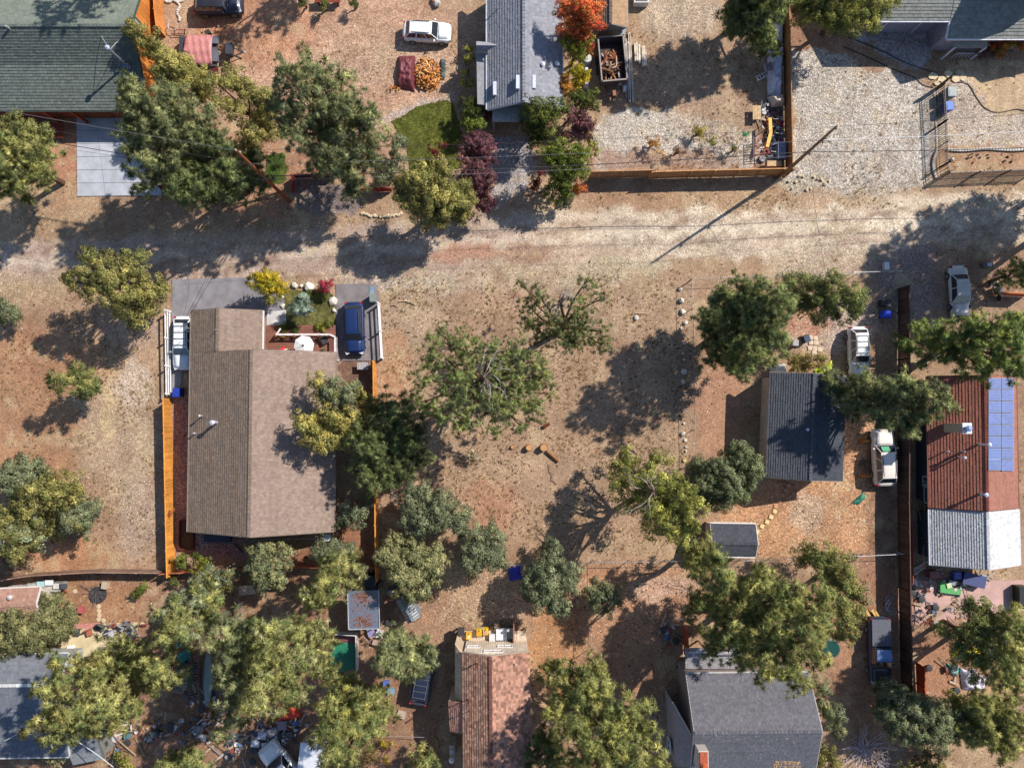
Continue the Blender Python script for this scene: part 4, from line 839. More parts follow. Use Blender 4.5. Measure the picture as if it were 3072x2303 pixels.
# flagstones
froot = thing('flagstone_path', 'cream flagstones between iron gate and dry lawn', 'flagstone path', P(2860, 232, 0), world=True)
for (x, y, w_, h_) in ((2800, 228, 1.0, .7), (2828, 240, .9, .8), (2845, 222, .8, .7), (2868, 236, .9, .8), (2880, 218, .8, .6), (2890, 234, .7, .6), (2815, 250, .8, .5)):
    p = P(x, y, .02); m = MB(); n_ = 6; a0 = random.random(); pts = [(p.x + w_ / 2 * cos(a0 + 2 * pi * i / n_) * random.uniform(.85, 1.15), p.y + h_ / 2 * sin(a0 + 2 * pi * i / n_) * random.uniform(.85, 1.15)) for i in range(n_)]
    m.prism(pts, -.05, .03, jit(C(210, 192, 158), .08)); m.build('flagstone', M_STONE, froot)
# utility poles with their lines
def pole(base, top, h, label, col, arms):
    b = P(*base, 0); t = P(*top, h); root = thing('utility_pole', label, 'utility pole', b, world=True)
    m = MB(); k = 6
    for i in range(k): m.tube(b.lerp(t, i / k), b.lerp(t, (i + 1) / k), .19 - .1 * i / k, .19 - .1 * (i + 1) / k, jit(col, .06), 10)
    m.build('shaft', M_BARK, root)
    for z in arms:
        c = b.lerp(t, z / h); m = MB(); m.box(c + V3((.12, -.1, 0)), (.12, .3, .25), (.06, .05, .05)); m.build('bracket', M_METAL, root)
    for dz in (0, -.5): m = MB(); m.lathe([(.04, 0), (.09, .05), (.05, .12), (.08, .18), (.03, .24)], C(170, 150, 140), t + V3((0, 0, dz if dz else .0)) + V3((.16 if dz else 0, 0, 0)), 8); m.build('insulator', M_PLAST, root)
    return b, t
b1, t1 = pole((868, 604), (708, 451), 13.6, 'rust coloured utility pole leaning out of the pine cluster', C(150, 84, 56), (7.4, 10.5))
b2, t2 = pole((2336, 535), (2509, 380), 13.1, 'bare brown utility pole at the tan fence corner', C(150, 112, 84), (7.4, 10.2))
def at(b, t, H, z): return b.lerp(t, z / H)
def wire(label, a, b, sag, r=.014, col=(.035, .032, .032), name='overhead_wire', cat='wire'):
    m = MB(); k = 16; pts = []
    for i in range(k + 1):
        s = i / k; p = a.lerp(b, s); p.z -= sag * 4 * s * (1 - s); pts.append(p)
    m.path(pts, r, col, 5); return tag(m.build(name, M_RUBBER), label, cat)
A1 = at(b1, t1, 13.6, 7.4); A2 = at(b2, t2, 13.1, 7.4); T1 = at(b1, t1, 13.6, 10.5); T2 = at(b2, t2, 13.1, 10.2)
off = V3((0, .28, 0)); WG = C(120, 118, 122)
wire('thick lower telephone cable strung between the two utility poles', A1, A2, .9, .035); wire('thin cable beside the telephone cable between the poles', A1 - off, A2 - off, 1.1, .018, WG)
wire('pale upper conductor between the two utility poles', T1, T2, .8, .014, WG); wire('topmost conductor from pole tip to pole tip', t1, t2, .7, .013)
Lf = V3((-60, 26.5, 8)); wire('lower cable leaving the rust pole to the west', A1, Lf, .5, .03); wire('second lower cable west of the rust pole', A1 - off, Lf - off, .7, .016, WG); wire('upper conductor west of the rust pole', T1, Lf + V3((0, .4, 3)), .5, .013); wire('top conductor west of the rust pole', t1, Lf + V3((0, .8, 5)), .5, .013, WG)
Rf = P(3400, 430, 7.4); wire('lower cable leaving the bare pole to the east', A2, Rf, .5, .03); wire('pale upper conductor east of the bare pole', T2, P(3400, 372, 10.4), .5, .02, C(226, 226, 226)); wire('top conductor east of the bare pole', t2, P(3500, 300, 13), .5, .013)
wire('service drop crossing the lane to the bungalow eave', A1, P(566, 950, 3.4), .6, .018); wire('second thinner service drop to the bungalow', T1, P(574, 940, 3.4), .8, .01)
wire('service drop crossing the lane from the bare pole to the fenced lot', A2, P(2500, 930, 4.5), .5, .014); wire('white service wire over the ribbed shed at the bottom edge', P(176, 2190, 5), P(340, 2300, 6), .2, .03, C(220, 220, 216)); wire('white service wire over the pale shingle roof', P(-20, 2240, 5.5), P(90, 2180, 4.5), .1, .02, C(220, 220, 216))
gw = MB(); gw.path([at(b2, t2, 13.1, 11), P(2285, 578, 0)], .014, (.05, .05, .05)); tag(gw.build('guy_wire', M_METAL), 'guy wire slanting from the bare pole to the lane edge', 'guy wire')
gw = MB(); g0, g1 = P(2345, 533, 2.2), P(2285, 578, 0); gw.tube(g0, g1, .045, .045, C(190, 180, 160), 7); tag(gw.build('guy_guard', M_PLAST), 'pale guard sleeve on the guy wire by the tan fence', 'guy guard')
# ---------------------------------------------------------------- vehicles
def car(label, px, py, heading, L, Wd, H, kind, col, cat='car', name='parked_car', glass=(.025, .03, .038), rack=False, roofcol=None, hoodcol=None, black=(.03, .03, .032), wheelcol=C(150, 150, 155), zimg=.8, panel=None):
    """heading: world angle of the nose; px,py: where the middle of the car shows"""
    c = P(px, py, zimg); root = thing(name, label, cat, (c.x, c.y, 0), heading)
    hw = Wd / 2; zb = .24
    spec = dict(suv=(.28, .19, .60, .04, .055), wagon=(.27, .2, .62, .05, .05), sedan=(.27, .17, .52, .16, .02), pickup=(.26, .17, .60, 0, 0), jeep=(.30, .24, .6, .02, 0))[kind]
    belt = H * spec[2] if kind != 'pickup' else H * .6
    hoodz = belt - .04
    nose, tail = L / 2, -L / 2
    xwf = nose - L * spec[0]           # windscreen foot
    if kind == 'pickup': xrb = -L * .08; xrt = xrb + .12
    else: xrb = tail + L * spec[3] + .08; xrt = xrb + (L * .09 if kind != 'sedan' else L * .12)
    xrf = xwf - (L * .12 if kind not in ('jeep',) else L * .04)
    # lower body: stations tail -> nose
    st = []
    n = 18
    for i in range(n + 1):
        s = i / n; x = tail + L * s
        e = min(s, 1 - s) * L        # distance from end
        k = 1 - .22 * max(0, 1 - e / (.55 if kind != 'jeep' else .2)) ** 2
        w = hw * k
        zt = belt
        if x > xwf: t = (x - xwf) / (nose - xwf); zt = hoodz - .16 * t ** 2 - (.22 * max(0, (t - .85) / .15) ** 2)
        elif kind == 'sedan' and x < xrb: t = (xrb - x) / (xrb - tail); zt = belt - .03 - .1 * t * t
        if s < .03: zt -= .12
        st.append((x, w, zt))
    prof = lambda w, zt: [(w * .9, zb), (w, zb + .18), (w, zt - .22), (w * .95, zt - .06), (w * .8, zt), (w * .4, zt + .035), (0, zt + .045), (-w * .4, zt + .035), (-w * .8, zt), (-w * .95, zt - .06), (-w, zt - .22), (-w, zb + .18), (-w * .9, zb)]
    m = MB(); vs = []; pn = 13
    for x, w, zt in st: vs += [(x, y, z) for y, z in prof(w, zt)]
    fs = []; cols = []
    for i in range(n):
        for j in range(pn - 1): fs.append((i * pn + j, (i + 1) * pn + j, (i + 1) * pn + j + 1, i * pn + j + 1))
    fs += [tuple(range(pn)), tuple(reversed(range(n * pn, n * pn + pn)))]
    bedcut = kind == 'pickup'
    m.add(vs, fs, col); body = m.build('body', M_PAINT, root, smooth=False)
    body.data.polygons.foreach_set('use_smooth', [True] * len(body.data.polygons))
    # bonnet panel, slightly proud
    hc = hoodcol or col
    m = MB(); nn = 6; vs = []
    for i in range(nn + 1):
        x = xwf + .05 + (nose - .3 - xwf) * i / nn; t = (x - xwf) / (nose - xwf); z = hoodz - .16 * t ** 2 + .058; w = hw * (.8 - .1 * t)
        vs += [(x, w, z - .02), (x, w * .5, z + .012), (x, 0, z + .018), (x, -w * .5, z + .012), (x, -w, z - .02)]
    fs = [(i * 5 + j, (i + 1) * 5 + j, (i + 1) * 5 + j + 1, i * 5 + j + 1) for i in range(nn) for j in range(4)]
    m.add(vs, fs, hc); h_ = m.build('bonnet', M_PAINT, root, smooth=True)
    sd = h_.modifiers.new('solid', 'SOLIDIFY'); sd.thickness = .02
    # cabin
    tb, tt = hw * .9, hw * (.7 if kind != 'jeep' else .82); zr = H
    def ring(x0, x1, w0, w1, z): return [(x0, w0, z), (x1, w1, z), (x1, -w1, z), (x0, -w0, z)]
    lowr = ring(xrb, xwf, tb * .96, tb, belt + .02); up = ring(xrt, xrf, tt * .95, tt, zr - .07)
    mid = [(xrt + .12, tt * .8, zr - .012), (xrf - .16, tt * .84, zr - .012), (xrf - .16, -tt * .84, zr - .012), (xrt + .12, -tt * .8, zr - .012)]
    m = MB(); m.add(lowr + up, [(0, 1, 5, 4), (1, 2, 6, 5), (2, 3, 7, 6), (3, 0, 4, 7)], col); m.build('pillars', M_PAINT, root)
    m = MB(); rc = roofcol or col
    gx_ = 8; vs = []
    for i in range(gx_ + 1):
        s = i / gx_; x = xrt + (xrf - xrt) * s; e = min(s, 1 - s) * 2; z = zr - .07 + .07 * (1 - (1 - min(1, e * 1.6)) ** 2)
        for j in range(7):
            t = -1 + j / 3; y = tt * t * (.95 + .05 * s); vs.append((x, y, z - .05 * abs(t) ** 4))
    fs = [(i * 7 + j, (i + 1) * 7 + j, (i + 1) * 7 + j + 1, i * 7 + j + 1) for i in range(gx_) for j in range(6)]
    m.add(vs, fs, rc); r_ = m.build('roof', M_PAINT, root, smooth=True)
    def pane(nm, a, b, c_, d, inset=.07, gcol=None):
        q = [Vector(a), Vector(b), Vector(c_), Vector(d)]; ce = sum(q, Vector()) / 4; nr = (q[1] - q[0]).cross(q[3] - q[0]).normalized()
        if nr.dot(ce - Vector(((xrt + xrf) / 2, 0, belt - .3))) < 0: nr = -nr
        q2 = []
        for v in q: dv = ce - v; q2.append(v + dv.normalized() * inset * 1.4 + nr * .014)
        mm = MB(); mm.add(q2 + [v - nr * .012 for v in q2], [(0, 1, 2, 3), (7, 6, 5, 4), (0, 4, 5, 1), (1, 5, 6, 2), (2, 6, 7, 3), (3, 7, 4, 0)], gcol or glass); return mm.build(nm, M_GLASS, root)
    pane('windscreen', lowr[1], lowr[2], up[2], up[1], .05); pane('rear_window', lowr[3], lowr[0], up[0], up[3], .07)
    for s in (0, 1):
        A = [Vector(lowr[0]), Vector(lowr[1]), Vector(up[1]), Vector(up[0])] if s == 0 else [Vector(lowr[3]), Vector(lowr[2]), Vector(up[2]), Vector(up[3])]
        k = 3 if kind in ('suv', 'wagon') else 2
        if kind == 'pickup': k = 1
        for i in range(k):
            u0, u1 = i / k, (i + 1) / k
            pane('side_window', A[0].lerp(A[1], u0), A[0].lerp(A[1], u1), A[3].lerp(A[2], u1), A[3].lerp(A[2], u0), .045)
    # wheels
    for sx in (nose - L * .19, tail + L * .2):
        for sy in (1, -1):
            w = MB(); R = Matrix.Rotation(pi / 2, 3, 'X'); rr = .34 if kind != 'jeep' else .42
            w.lathe([(rr * .62, -.11), (rr, -.1), (rr, .1), (rr * .62, .11)], (.025, .025, .025), (sx, sy * (hw - .08), rr), 14, M=R); wo = w.build('wheel', M_RUBBER, root)
            w = MB(); w.lathe([(rr * .6, -.125), (rr * .6, .125)], wheelcol, (sx, sy * (hw - .08), rr), 10, M=R); w.build('rim', M_METAL, wo)
    for sy in (1, -1):
        q = MB(); q.box((nose - .22, sy * hw * .68, hoodz - .24), (.3, .36, .14), C(216, 220, 224), rz=-sy * .45); q.build('headlight', M_GLASS, root)
        q = MB(); q.box((tail + .1, sy * hw * .76, belt - .16), (.14, .2, .3), (.3, .02, .015), rz=sy * .3); q.build('tail_light', M_GLASS, root)
        q = MB(); q.box((xwf - .28, sy * (hw + .09), belt + .08), (.14, .22, .14), col, top=(.7, .8)); q.build('mirror', M_PAINT, root)
    q = MB(); q.box((nose - .05, 0, .42), (.16, Wd * .8, .2), black); q.build('bumper', M_PLAST, root); q = MB(); q.box((tail + .05, 0, .45), (.16, Wd * .82, .22), black if kind != 'sedan' else col); q.build('bumper', M_PLAST, root)
    if rack or kind in ('suv', 'wagon'):
        for sy in (1, -1): q = MB(); q.beam((xrt + .15, sy * tt * .84, zr + .03), (xrf - .2, sy * tt * .86, zr + .03), .045, .05, C(120, 120, 125) if rack else (.03, .03, .03)); q.build('roof_rail', M_METAL, root)
    if rack:
        for i in range(4): x = xrt + .25 + (xrf - xrt - .5) * i / 3; q = MB(); q.beam((x, -tt * .86, zr + .06), (x, tt * .86, zr + .06), .05, .035, C(110, 110, 118)); q.build('cross_bar', M_METAL, root)
    if kind == 'pickup':
        q = MB(); zt = belt + .05; x0, x1 = tail + .08, xrb - .06
        if panel is not None:
            q.box(((x0 + x1) / 2, 0, zt + .06), (x1 - x0, Wd * .86, .08), panel); q.build('bed_cover', M_PLAST, root)
        else:
            q.box(((x0 + x1) / 2, 0, zt + .0), (x1 - x0 - .1, Wd * .74, .02), (.04, .04, .045)); q.build('bed_floor', M_PLAST, root)
            for s in (1, -1): q = MB(); q.beam((x0, s * hw * .86, zt + .1), (x1, s * hw * .86, zt + .1), .12, .2, col); q.build('bed_side', M_PAINT, root)
            q = MB(); q.beam((x0, -hw * .8, zt + .1), (x0, hw * .8, zt + .1), .08, .2, col); q.build('tailgate', M_PAINT, root)
    # door and panel seams, wipers
    q = MB()
    for s in (1, -1):
        for x in ((xwf - .1, (xwf + xrb) / 2, xrb + .3) if kind != 'pickup' else (xwf - .1, xrb + .1)): q.box((x, s * (hw * 1.004), (zb + belt) / 2 + .02), (.015, .012, belt - zb - .25), (.02, .02, .02))
    q.build('door_seams', M_RUBBER, root)
    q = MB(); 
    for s in (-.1, .5): q.beam((xwf + .02, s * hw, belt + .06), (xwf - .28, (s + .25) * hw, belt + .24), .02, .02, (.02, .02, .02))
    q.build('wipers', M_RUBBER, root)
    return root
D_ = -pi / 2
car('white compact crossover with roof rails beside the firewood heap', 1281, 94, radians(-3), 4.45, 1.8, 1.6, 'wagon', C(240, 240, 240))
car('dark blue wagon parked nose south beside the white rail fence', 1062, 985, D_ + radians(1.5), 4.8, 1.85, 1.62, 'wagon', (.006, .02, .085))
car('white car half hidden under the bungalow eave', 548, 1029, D_, 4.9, 1.85, 1.5, 'suv', C(238, 240, 242), rack=True)
car('silver sedan parked in the dappled shade near the right edge', 2882, 872, D_ + radians(2), 4.7, 1.78, 1.42, 'sedan', C(206, 200, 192))
car('white boxy off-roader with roof rack beside the dark cottage', 2576, 1054, D_ + radians(1), 4.5, 1.75, 1.75, 'suv', C(232, 232, 232), rack=True)
r_ = car('cream and white van with a green sunshade beside the brown fence', 2652, 1372, pi / 2 + radians(2), 5.1, 1.95, 1.85, 'suv', C(226, 218, 208))
m = MB(); m.add([(1.02, .5, 1.37), (1.02, -.2, 1.37), (.62, -.2, 1.72), (.62, .5, 1.72)], [(0, 1, 2, 3)], C(90, 170, 130)); s_ = m.build('sunshade', M_CLOTH, r_); s_.modifiers.new('s', 'SOLIDIFY').thickness = .01
car('dark blue pickup with grey bed cover beside the brown fence', 2640, 1952, D_ + radians(0), 5.9, 1.95, 1.75, 'pickup', (.02, .028, .06), cat='pickup', name='pickup_truck', roofcol=(.09, .16, .34), panel=C(88, 90, 100), hoodcol=(.03, .03, .035))
car('dark van with pale rear window near the tile roofed house', 1268, 2034, radians(80), 4.7, 1.85, 1.75, 'suv', (.04, .05, .085), roofcol=(.012, .018, .04), rack=True, cat='van', name='parked_van')
car('black four wheel drive with soft top cut by the top edge', 655, 14, radians(1), 4.4, 1.8, 1.85, 'jeep', (.015, .02, .04), cat='jeep', name='off_road_car', roofcol=(.02, .02, .03), wheelcol=C(130, 126, 120))
car('white camper van nosing in from the bottom edge', 850, 2300, radians(130), 5.0, 1.95, 2.1, 'suv', C(230, 230, 230), cat='camper van', name='camper_van')
# ---------------------------------------------------------------- trees and shrubs
def proto(kind, seed):
    r = np.random.default_rng(seed); T = []
    def nrm(v): return v / (np.linalg.norm(v, axis=-1, keepdims=True) + 1e-9)
    if kind in ('pine', 'sparse'):        # a burst of long needles round a twig tip
        n = 42 if kind == 'pine' else 32
        for i in range(n):
            d = nrm(np.array([*r.normal(0, 1, 2), r.normal(.35, .75)])); c = d * r.uniform(.02, .3); v = nrm(d + r.normal(0, .28, 3)); L = r.uniform(.75, 1.15); s = nrm(np.cross(v, r.normal(0, 1, 3))) * r.uniform(.06, .095)
            T.append((c - s, c + s, c + v * L))
    elif kind == 'juniper':   # dense scaly sprays
        for i in range(48):
            d = nrm(np.array([*r.normal(0, 1, 2), r.normal(.25, .8)])); c = d * r.uniform(.45, .95); v = nrm(d + r.normal(0, .6, 3)); s = nrm(np.cross(v, r.normal(0, 1, 3)))
            T.append((c - s * .16, c + s * .16, c + v * r.uniform(.3, .52)))
    elif kind == 'sage':
        for i in range(46):
            d = nrm(np.array([*r.normal(0, 1, 2), r.normal(.25, .8)])); c = d * r.uniform(.4, .95); v = nrm(d * .7 + r.normal(0, .7, 3)); s = nrm(np.cross(v, r.normal(0, 1, 3)))
            T.append((c - s * .16, c + s * .16, c + v * r.uniform(.32, .56)))
    else:                     # broad leaves
        for i in range(24):
            d = nrm(np.array([*r.normal(0, 1, 2), r.normal(.1, .8)])); c = d * r.uniform(.3, 1.0); v = nrm(r.normal(0, 1, 3)); s = nrm(np.cross(v, r.normal(0, 1, 3))); L = r.uniform(.3, .46)
            T.append((c - s * L * .4, c + s * L * .4, c + v * L)); T.append((c + s * L * .4, c - s * L * .4, c - v * L * .6))
    return np.array(T)
PROTO = {k: [proto(k, i + 10 * j) for i in range(5)] for j, k in enumerate(('pine', 'sparse', 'juniper', 'sage', 'leaf'))}
def foliage(lobes, kind, cols, dens, size, seed, flat=.65, streak=.12):
    """lobes: (x,y,z,r). Returns triangles and colours for a crown: clumps of twigs carried on many small branch ends"""
    r = np.random.default_rng(seed); P_, S_, C_, O_ = [], [], [], []
    cc = np.array(cols)
    for (x, y, z, R) in lobes:
        # branch-end clumps within each lobe
        nb = max(3, int(2.4 * R * R / (size * size) * .47)); 
        d = r.normal(0, 1, (nb, 3)); d[:, 2] = np.abs(d[:, 2]) * .8 - .18; d /= np.linalg.norm(d, axis=1, keepdims=True)
        bc = np.array([x, y, z]) + d * (R * r.uniform(.25, 1.0, nb))[:, None] * np.array([1, 1, flat]); br = size * r.uniform(.9, 1.8, nb)
        tone = r.uniform(.72, 1.25, nb); ci = r.integers(0, len(cc), nb)
        for k in range(nb):
            n = max(2, int(dens * (br[k] / size) ** 2 * 3.1)); e = r.normal(0, 1, (n, 3)); e[:, 2] = np.abs(e[:, 2]) * .8 - .2; e /= np.linalg.norm(e, axis=1, keepdims=True)
            P_.append(bc[k] + e * (br[k] * r.uniform(.5, 1.05, n))[:, None] * np.array([1, 1, .75])); S_.append(size * r.uniform(.6, 1.05, n)); O_.append(e * .9 + d[k] * .55 + np.array([0, 0, .25]))
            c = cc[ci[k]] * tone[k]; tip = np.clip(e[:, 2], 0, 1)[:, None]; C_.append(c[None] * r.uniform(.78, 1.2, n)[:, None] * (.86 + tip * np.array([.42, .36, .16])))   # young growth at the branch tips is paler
    Pp = np.concatenate(P_); Ss = np.concatenate(S_); Cc = np.concatenate(C_); Oo = np.concatenate(O_); n = len(Pp); T = []; Tc = []; Tn = []
    pid = r.integers(0, 5, n)
    for q in range(5):
        k = pid == q; m = k.sum()
        if not m: continue
        pr = PROTO[kind][q]; a = r.uniform(0, 2 * pi, m); ca, sa = np.cos(a), np.sin(a)
        R = np.zeros((m, 3, 3)); R[:, 0, 0] = ca; R[:, 0, 1] = -sa; R[:, 1, 0] = sa; R[:, 1, 1] = ca; R[:, 2, 2] = 1
        t = r.normal(0, .35, m); ct, st = np.cos(t), np.sin(t); R2 = np.zeros((m, 3, 3)); R2[:, 0, 0] = 1; R2[:, 1, 1] = ct; R2[:, 1, 2] = -st; R2[:, 2, 1] = st; R2[:, 2, 2] = ct
        R = R2 @ R; V = np.einsum('mij,tvj->mtvi', R, pr) * Ss[k][:, None, None, None] + Pp[k][:, None, None, :]
        T.append(V.reshape(-1, 3, 3)); loc = np.einsum('mij,tj->mti', R, pr.mean(1)); nn = Oo[k][:, None] * .8 + loc / (np.linalg.norm(loc, axis=2, keepdims=True) + 1e-6) * .75 + r.normal(0, .25, loc.shape); Tn.append((nn / np.linalg.norm(nn, axis=2, keepdims=True)).reshape(-1, 3)); c = np.repeat(Cc[k], len(pr), 0); Tc.append(c * r.uniform(.55, 1.5, len(c))[:, None])
    T = np.concatenate(T); Tc = np.concatenate(Tc); return T, Tc, np.concatenate(Tn)
PINE = [(.13, .14, .048), (.165, .17, .06), (.10, .12, .044), (.18, .175, .065)]
PINED = [(.085, .105, .042), (.105, .125, .048), (.07, .09, .04)]
PINEG = [(.118, .132, .064), (.15, .16, .074), (.095, .112, .058)]
OLIVE = [(.15, .14, .046), (.18, .165, .055), (.115, .12, .042)]
SAGE = [(.145, .165, .10), (.17, .185, .115), (.12, .145, .085)]
SAGEY = [(.20, .20, .10), (.24, .235, .12), (.16, .175, .09)]
BLUE = [(.20, .26, .24), (.26, .32, .30), (.16, .21, .19)]
GRN = [(.11, .14, .045), (.15, .17, .055), (.08, .105, .038)]
BRGRN = [(.16, .20, .05), (.20, .23, .06), (.11, .15, .04)]
YEL = [(.42, .34, .04), (.5, .4, .05), (.3, .28, .04)]; ORG = [(.42, .22, .06), (.5, .26, .07), (.36, .2, .07)]
REDO = [(.55, .15, .07), (.6, .22, .10), (.5, .11, .06), (.4, .2, .07)]; PLUM = [(.17, .08, .105), (.22, .105, .13), (.12, .06, .08)]
PINK = [(.4, .06, .11), (.3, .05, .09)]; YG = [(.26, .27, .06), (.2, .22, .05)]; DRED = [(.16, .03, .035), (.1, .02, .03)]
BARKP = C(110, 84, 68); BARKG = C(150, 140, 135)
NT = 0; TRI = 0
def tree(name, label, cat, kind, cols, zc, lobes, dens=1.0, size=.34, bare=0, dome=.25, top=0, group=None, barkc=None, crown='crown', tall=.42, low=.32, flat=.65, branch=True, trunk_r=None):
    """lobes in 2212-wide photo coordinates (x,y,r); zc: middle height of the crown"""
    global NT, TRI
    if kind in ('pine', 'sparse'): zc = zc * 1.15
    elif kind == 'juniper': zc = zc * 1.1
    tall = .62 if (zc > 8.5 and tall == .42) else tall
    lobes = [(x, y, r * (1.17 if zc > 3 else 1.08)) for x, y, r in lobes]
    NT += 1; cx = sum(l[0] * l[2] ** 2 for l in lobes) / sum(l[2] ** 2 for l in lobes); cy = sum(l[1] * l[2] ** 2 for l in lobes) / sum(l[2] ** 2 for l in lobes)
    RR = max(math.hypot(l[0] - cx, l[1] - cy) + l[2] for l in lobes) + 1
    ndx, ndy = cx - CX / K, cy - NAD / K; nl = math.hypot(ndx, ndy) + 1e-6; ndx /= nl; ndy /= nl
    b = Q(cx, cy, zc * .72); base = Vector((b.x, b.y, 0)); root = thing(name, label, cat, base, group=group)
    L3 = []
    for (x, y, r) in lobes:
        d = math.hypot(x - cx, y - cy) / RR; z = zc + top * (1 - d) * .5 - dome * zc * (d ** 1.5) + random.uniform(-.06, .06) * zc; sr = ((x - cx) * ndx + (y - cy) * ndy) / RR; z = z * (1 + (tall if zc > 3 else .1) * sr * min(1, nl / 400)); z = max(z, .4)
        p = Q(x, y, z); rw = r * K * (CAM_H - z) / FOC; L3.append((p.x - base.x, p.y - base.y, z, rw))
    T, Tc, Tn = foliage(L3, kind, cols, dens, size, 100 + NT, flat)
    if zc > 3.2:      # lower branches under the crown
        L4 = [(x * .75, y * .75, z * random.uniform(.5, .62), rw * .8) for k_, (x, y, z, rw) in enumerate(L3) if k_ % 2 == 0 or low > .5]
        T4, Tc4, Tn4 = foliage(L4, kind, cols, dens * low, size * 1.35, 900 + NT, flat); T = np.concatenate([T, T4]); Tc = np.concatenate([Tc, Tc4]); Tn = np.concatenate([Tn, Tn4])
    T[..., 2] = np.maximum(T[..., 2], .03)
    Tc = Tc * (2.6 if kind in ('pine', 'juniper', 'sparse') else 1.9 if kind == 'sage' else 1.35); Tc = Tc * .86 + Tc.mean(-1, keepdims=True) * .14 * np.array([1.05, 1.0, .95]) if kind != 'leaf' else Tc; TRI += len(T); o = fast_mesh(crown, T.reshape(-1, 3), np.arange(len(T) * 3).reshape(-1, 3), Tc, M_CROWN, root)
    at_ = o.data.attributes.new('nrm', 'FLOAT_VECTOR', 'FACE'); at_.data.foreach_set('vector', np.ascontiguousarray(Tn, np.float32).ravel())
    if branch:
        bc = barkc or BARKP; tr = trunk_r or (.08 + .018 * zc + .012 * RR * K / 33); m = MB(); zt = zc * .8
        k = 5; pts = [Vector((random.uniform(-.08, .08) * i, random.uniform(-.08, .08) * i, zt * i / k)) for i in range(k + 1)]
        for i in range(k): m.tube(pts[i], pts[i + 1], tr * (1 - .13 * i), tr * (1 - .13 * (i + 1)), jit(bc, .1), 8)
        m.build('trunk', M_BARK, root)
        m = MB(); rr_ = random.Random(NT)
        for (x, y, z, R) in L3:
            s = Vector(pts[rr_.choice((2, 3, 4))]); s.z = min(s.z, z * .8); e = Vector((x, y, z - .1 * R)); mid = s.lerp(e, .5) + Vector((rr_.uniform(-.3, .3), rr_.uniform(-.3, .3), rr_.uniform(-.1, .3)))
            m.tube(s, mid, tr * .4, tr * .28, jit(bc, .15), 5, cap=False); m.tube(mid, e, tr * .28, tr * .14, jit(bc, .15), 5, cap=False)
            for q in range(int(3 + 5 * R)):
                f = e + Vector((rr_.gauss(0, 1), rr_.gauss(0, 1), rr_.uniform(-.1, .7))).normalized() * R * rr_.uniform(.6, 1.0); f.z = max(f.z, .2); m.tube(mid.lerp(e, rr_.uniform(.4, 1)), f, .03, .012, jit(bc, .2), 4, cap=False)
        m.build('branches', M_BARK, root)
    if bare:
        m = MB(); rr_ = random.Random(NT + 500); gc = C(176, 164, 152); s0 = Vector((0, 0, zc * .8)); hub = Q(*bare[0], zc + bare[2]); hub = hub - base
        m.tube(s0, hub, .16, .1, C(120, 100, 90), 7)
        rc_ = Q(bare[0][0], bare[0][1] , zc)
        def grow(p, d, L, r, depth):
            n_ = 4
            for q in range(n_):
                d = (d + Vector((rr_.gauss(0, .28), rr_.gauss(0, .28), rr_.gauss(.02, .15)))).normalized(); e = p + d * L / n_; m.tube(p, e, r, r * .8, jit(gc, .25), 5, cap=False); r *= .8
                if depth < 2 and q and rr_.random() < .75: grow(e, (d + Vector((rr_.gauss(0, .8), rr_.gauss(0, .8), rr_.gauss(0, .3)))).normalized(), L * rr_.uniform(.35, .6), r * .7, depth + 1)
                p = e
        for i in range(bare[1]):
            a = rr_.uniform(0, 6.28); zz_ = rr_.uniform(-2.2, .3); out_ = rr_.uniform(.1, 1.0) * bare[3]
            p = hub + Vector((cos(a) * out_, sin(a) * out_, zz_)); m.tube(Vector((hub.x * .9, hub.y * .9, hub.z + zz_ - .4)), p, .06, .045, C(120, 102, 92), 5, cap=False)
            grow(p, Vector((cos(a + rr_.gauss(0, .5)), sin(a + rr_.gauss(0, .5)), rr_.uniform(-.1, .4))).normalized(), rr_.uniform(.8, 1.9) * bare[3], rr_.uniform(.025, .05), 0)
        m.build('bare_limbs', M_BARK, root)
    return root
def pine(label, zc, lobes, cols=PINE, dens=1.0, **k): return tree('pine_tree', label, 'pine tree', 'pine', cols, zc, lobes, dens=dens, size=.40, **k)
def jun(label, zc, lobes, cols=OLIVE, dens=1.0, **k): return tree('juniper_tree', label, 'juniper', 'juniper', cols, zc, lobes, dens=dens, size=.30, **k)
def pinyon(label, zc, lobes, cols=SAGE, dens=1.0, **k): return tree('pinyon_tree', label, 'pinyon tree', 'sage', cols, zc, lobes, dens=dens, size=.30, **k)
def shrub(label, zc, lobes, cols=GRN, name='garden_shrub', kind='leaf', dens=1.0, size=.26, cat='shrub', **k): return tree(name, label, cat, kind, cols, zc, lobes, dens=dens, size=size, crown='foliage', **k)
# far left and cabin
pine('pine with loose rounded tufts at the left edge below the cabin', 8, [(40, 300, 50), (60, 355, 50), (15, 405, 45), (92, 300, 26), (0, 340, 55), (85, 375, 32), (35, 262, 22), (112, 395, 16)], PINE)
jun('narrow olive tree leaning over the orange cabin gable', 5.5, [(288, 62, 16), (305, 80, 20), (325, 95, 24), (342, 112, 24), (352, 128, 18)], OLIVE)
jun('olive bushy tree between cabin gable and covered trailer', 6.5, [(362, 140, 26), (392, 148, 28), (420, 165, 26), (385, 175, 32), (435, 195, 22), (350, 165, 22)], OLIVE)
pine('largest pine of the cluster beside the concrete drive', 9, [(282, 205, 34), (318, 225, 50), (375, 225, 50), (290, 270, 38), (345, 285, 60), (415, 275, 55), (300, 330, 42), (365, 345, 55), (430, 335, 55), (330, 385, 38)], PINEG, dome=.2)
pine('dark lower pine wrapped round the rust utility pole', 7, [(470, 310, 38), (480, 365, 48), (430, 400, 42), (395, 400, 38), (520, 400, 36), (475, 420, 32), (560, 395, 20), (560, 345, 30)], PINED)
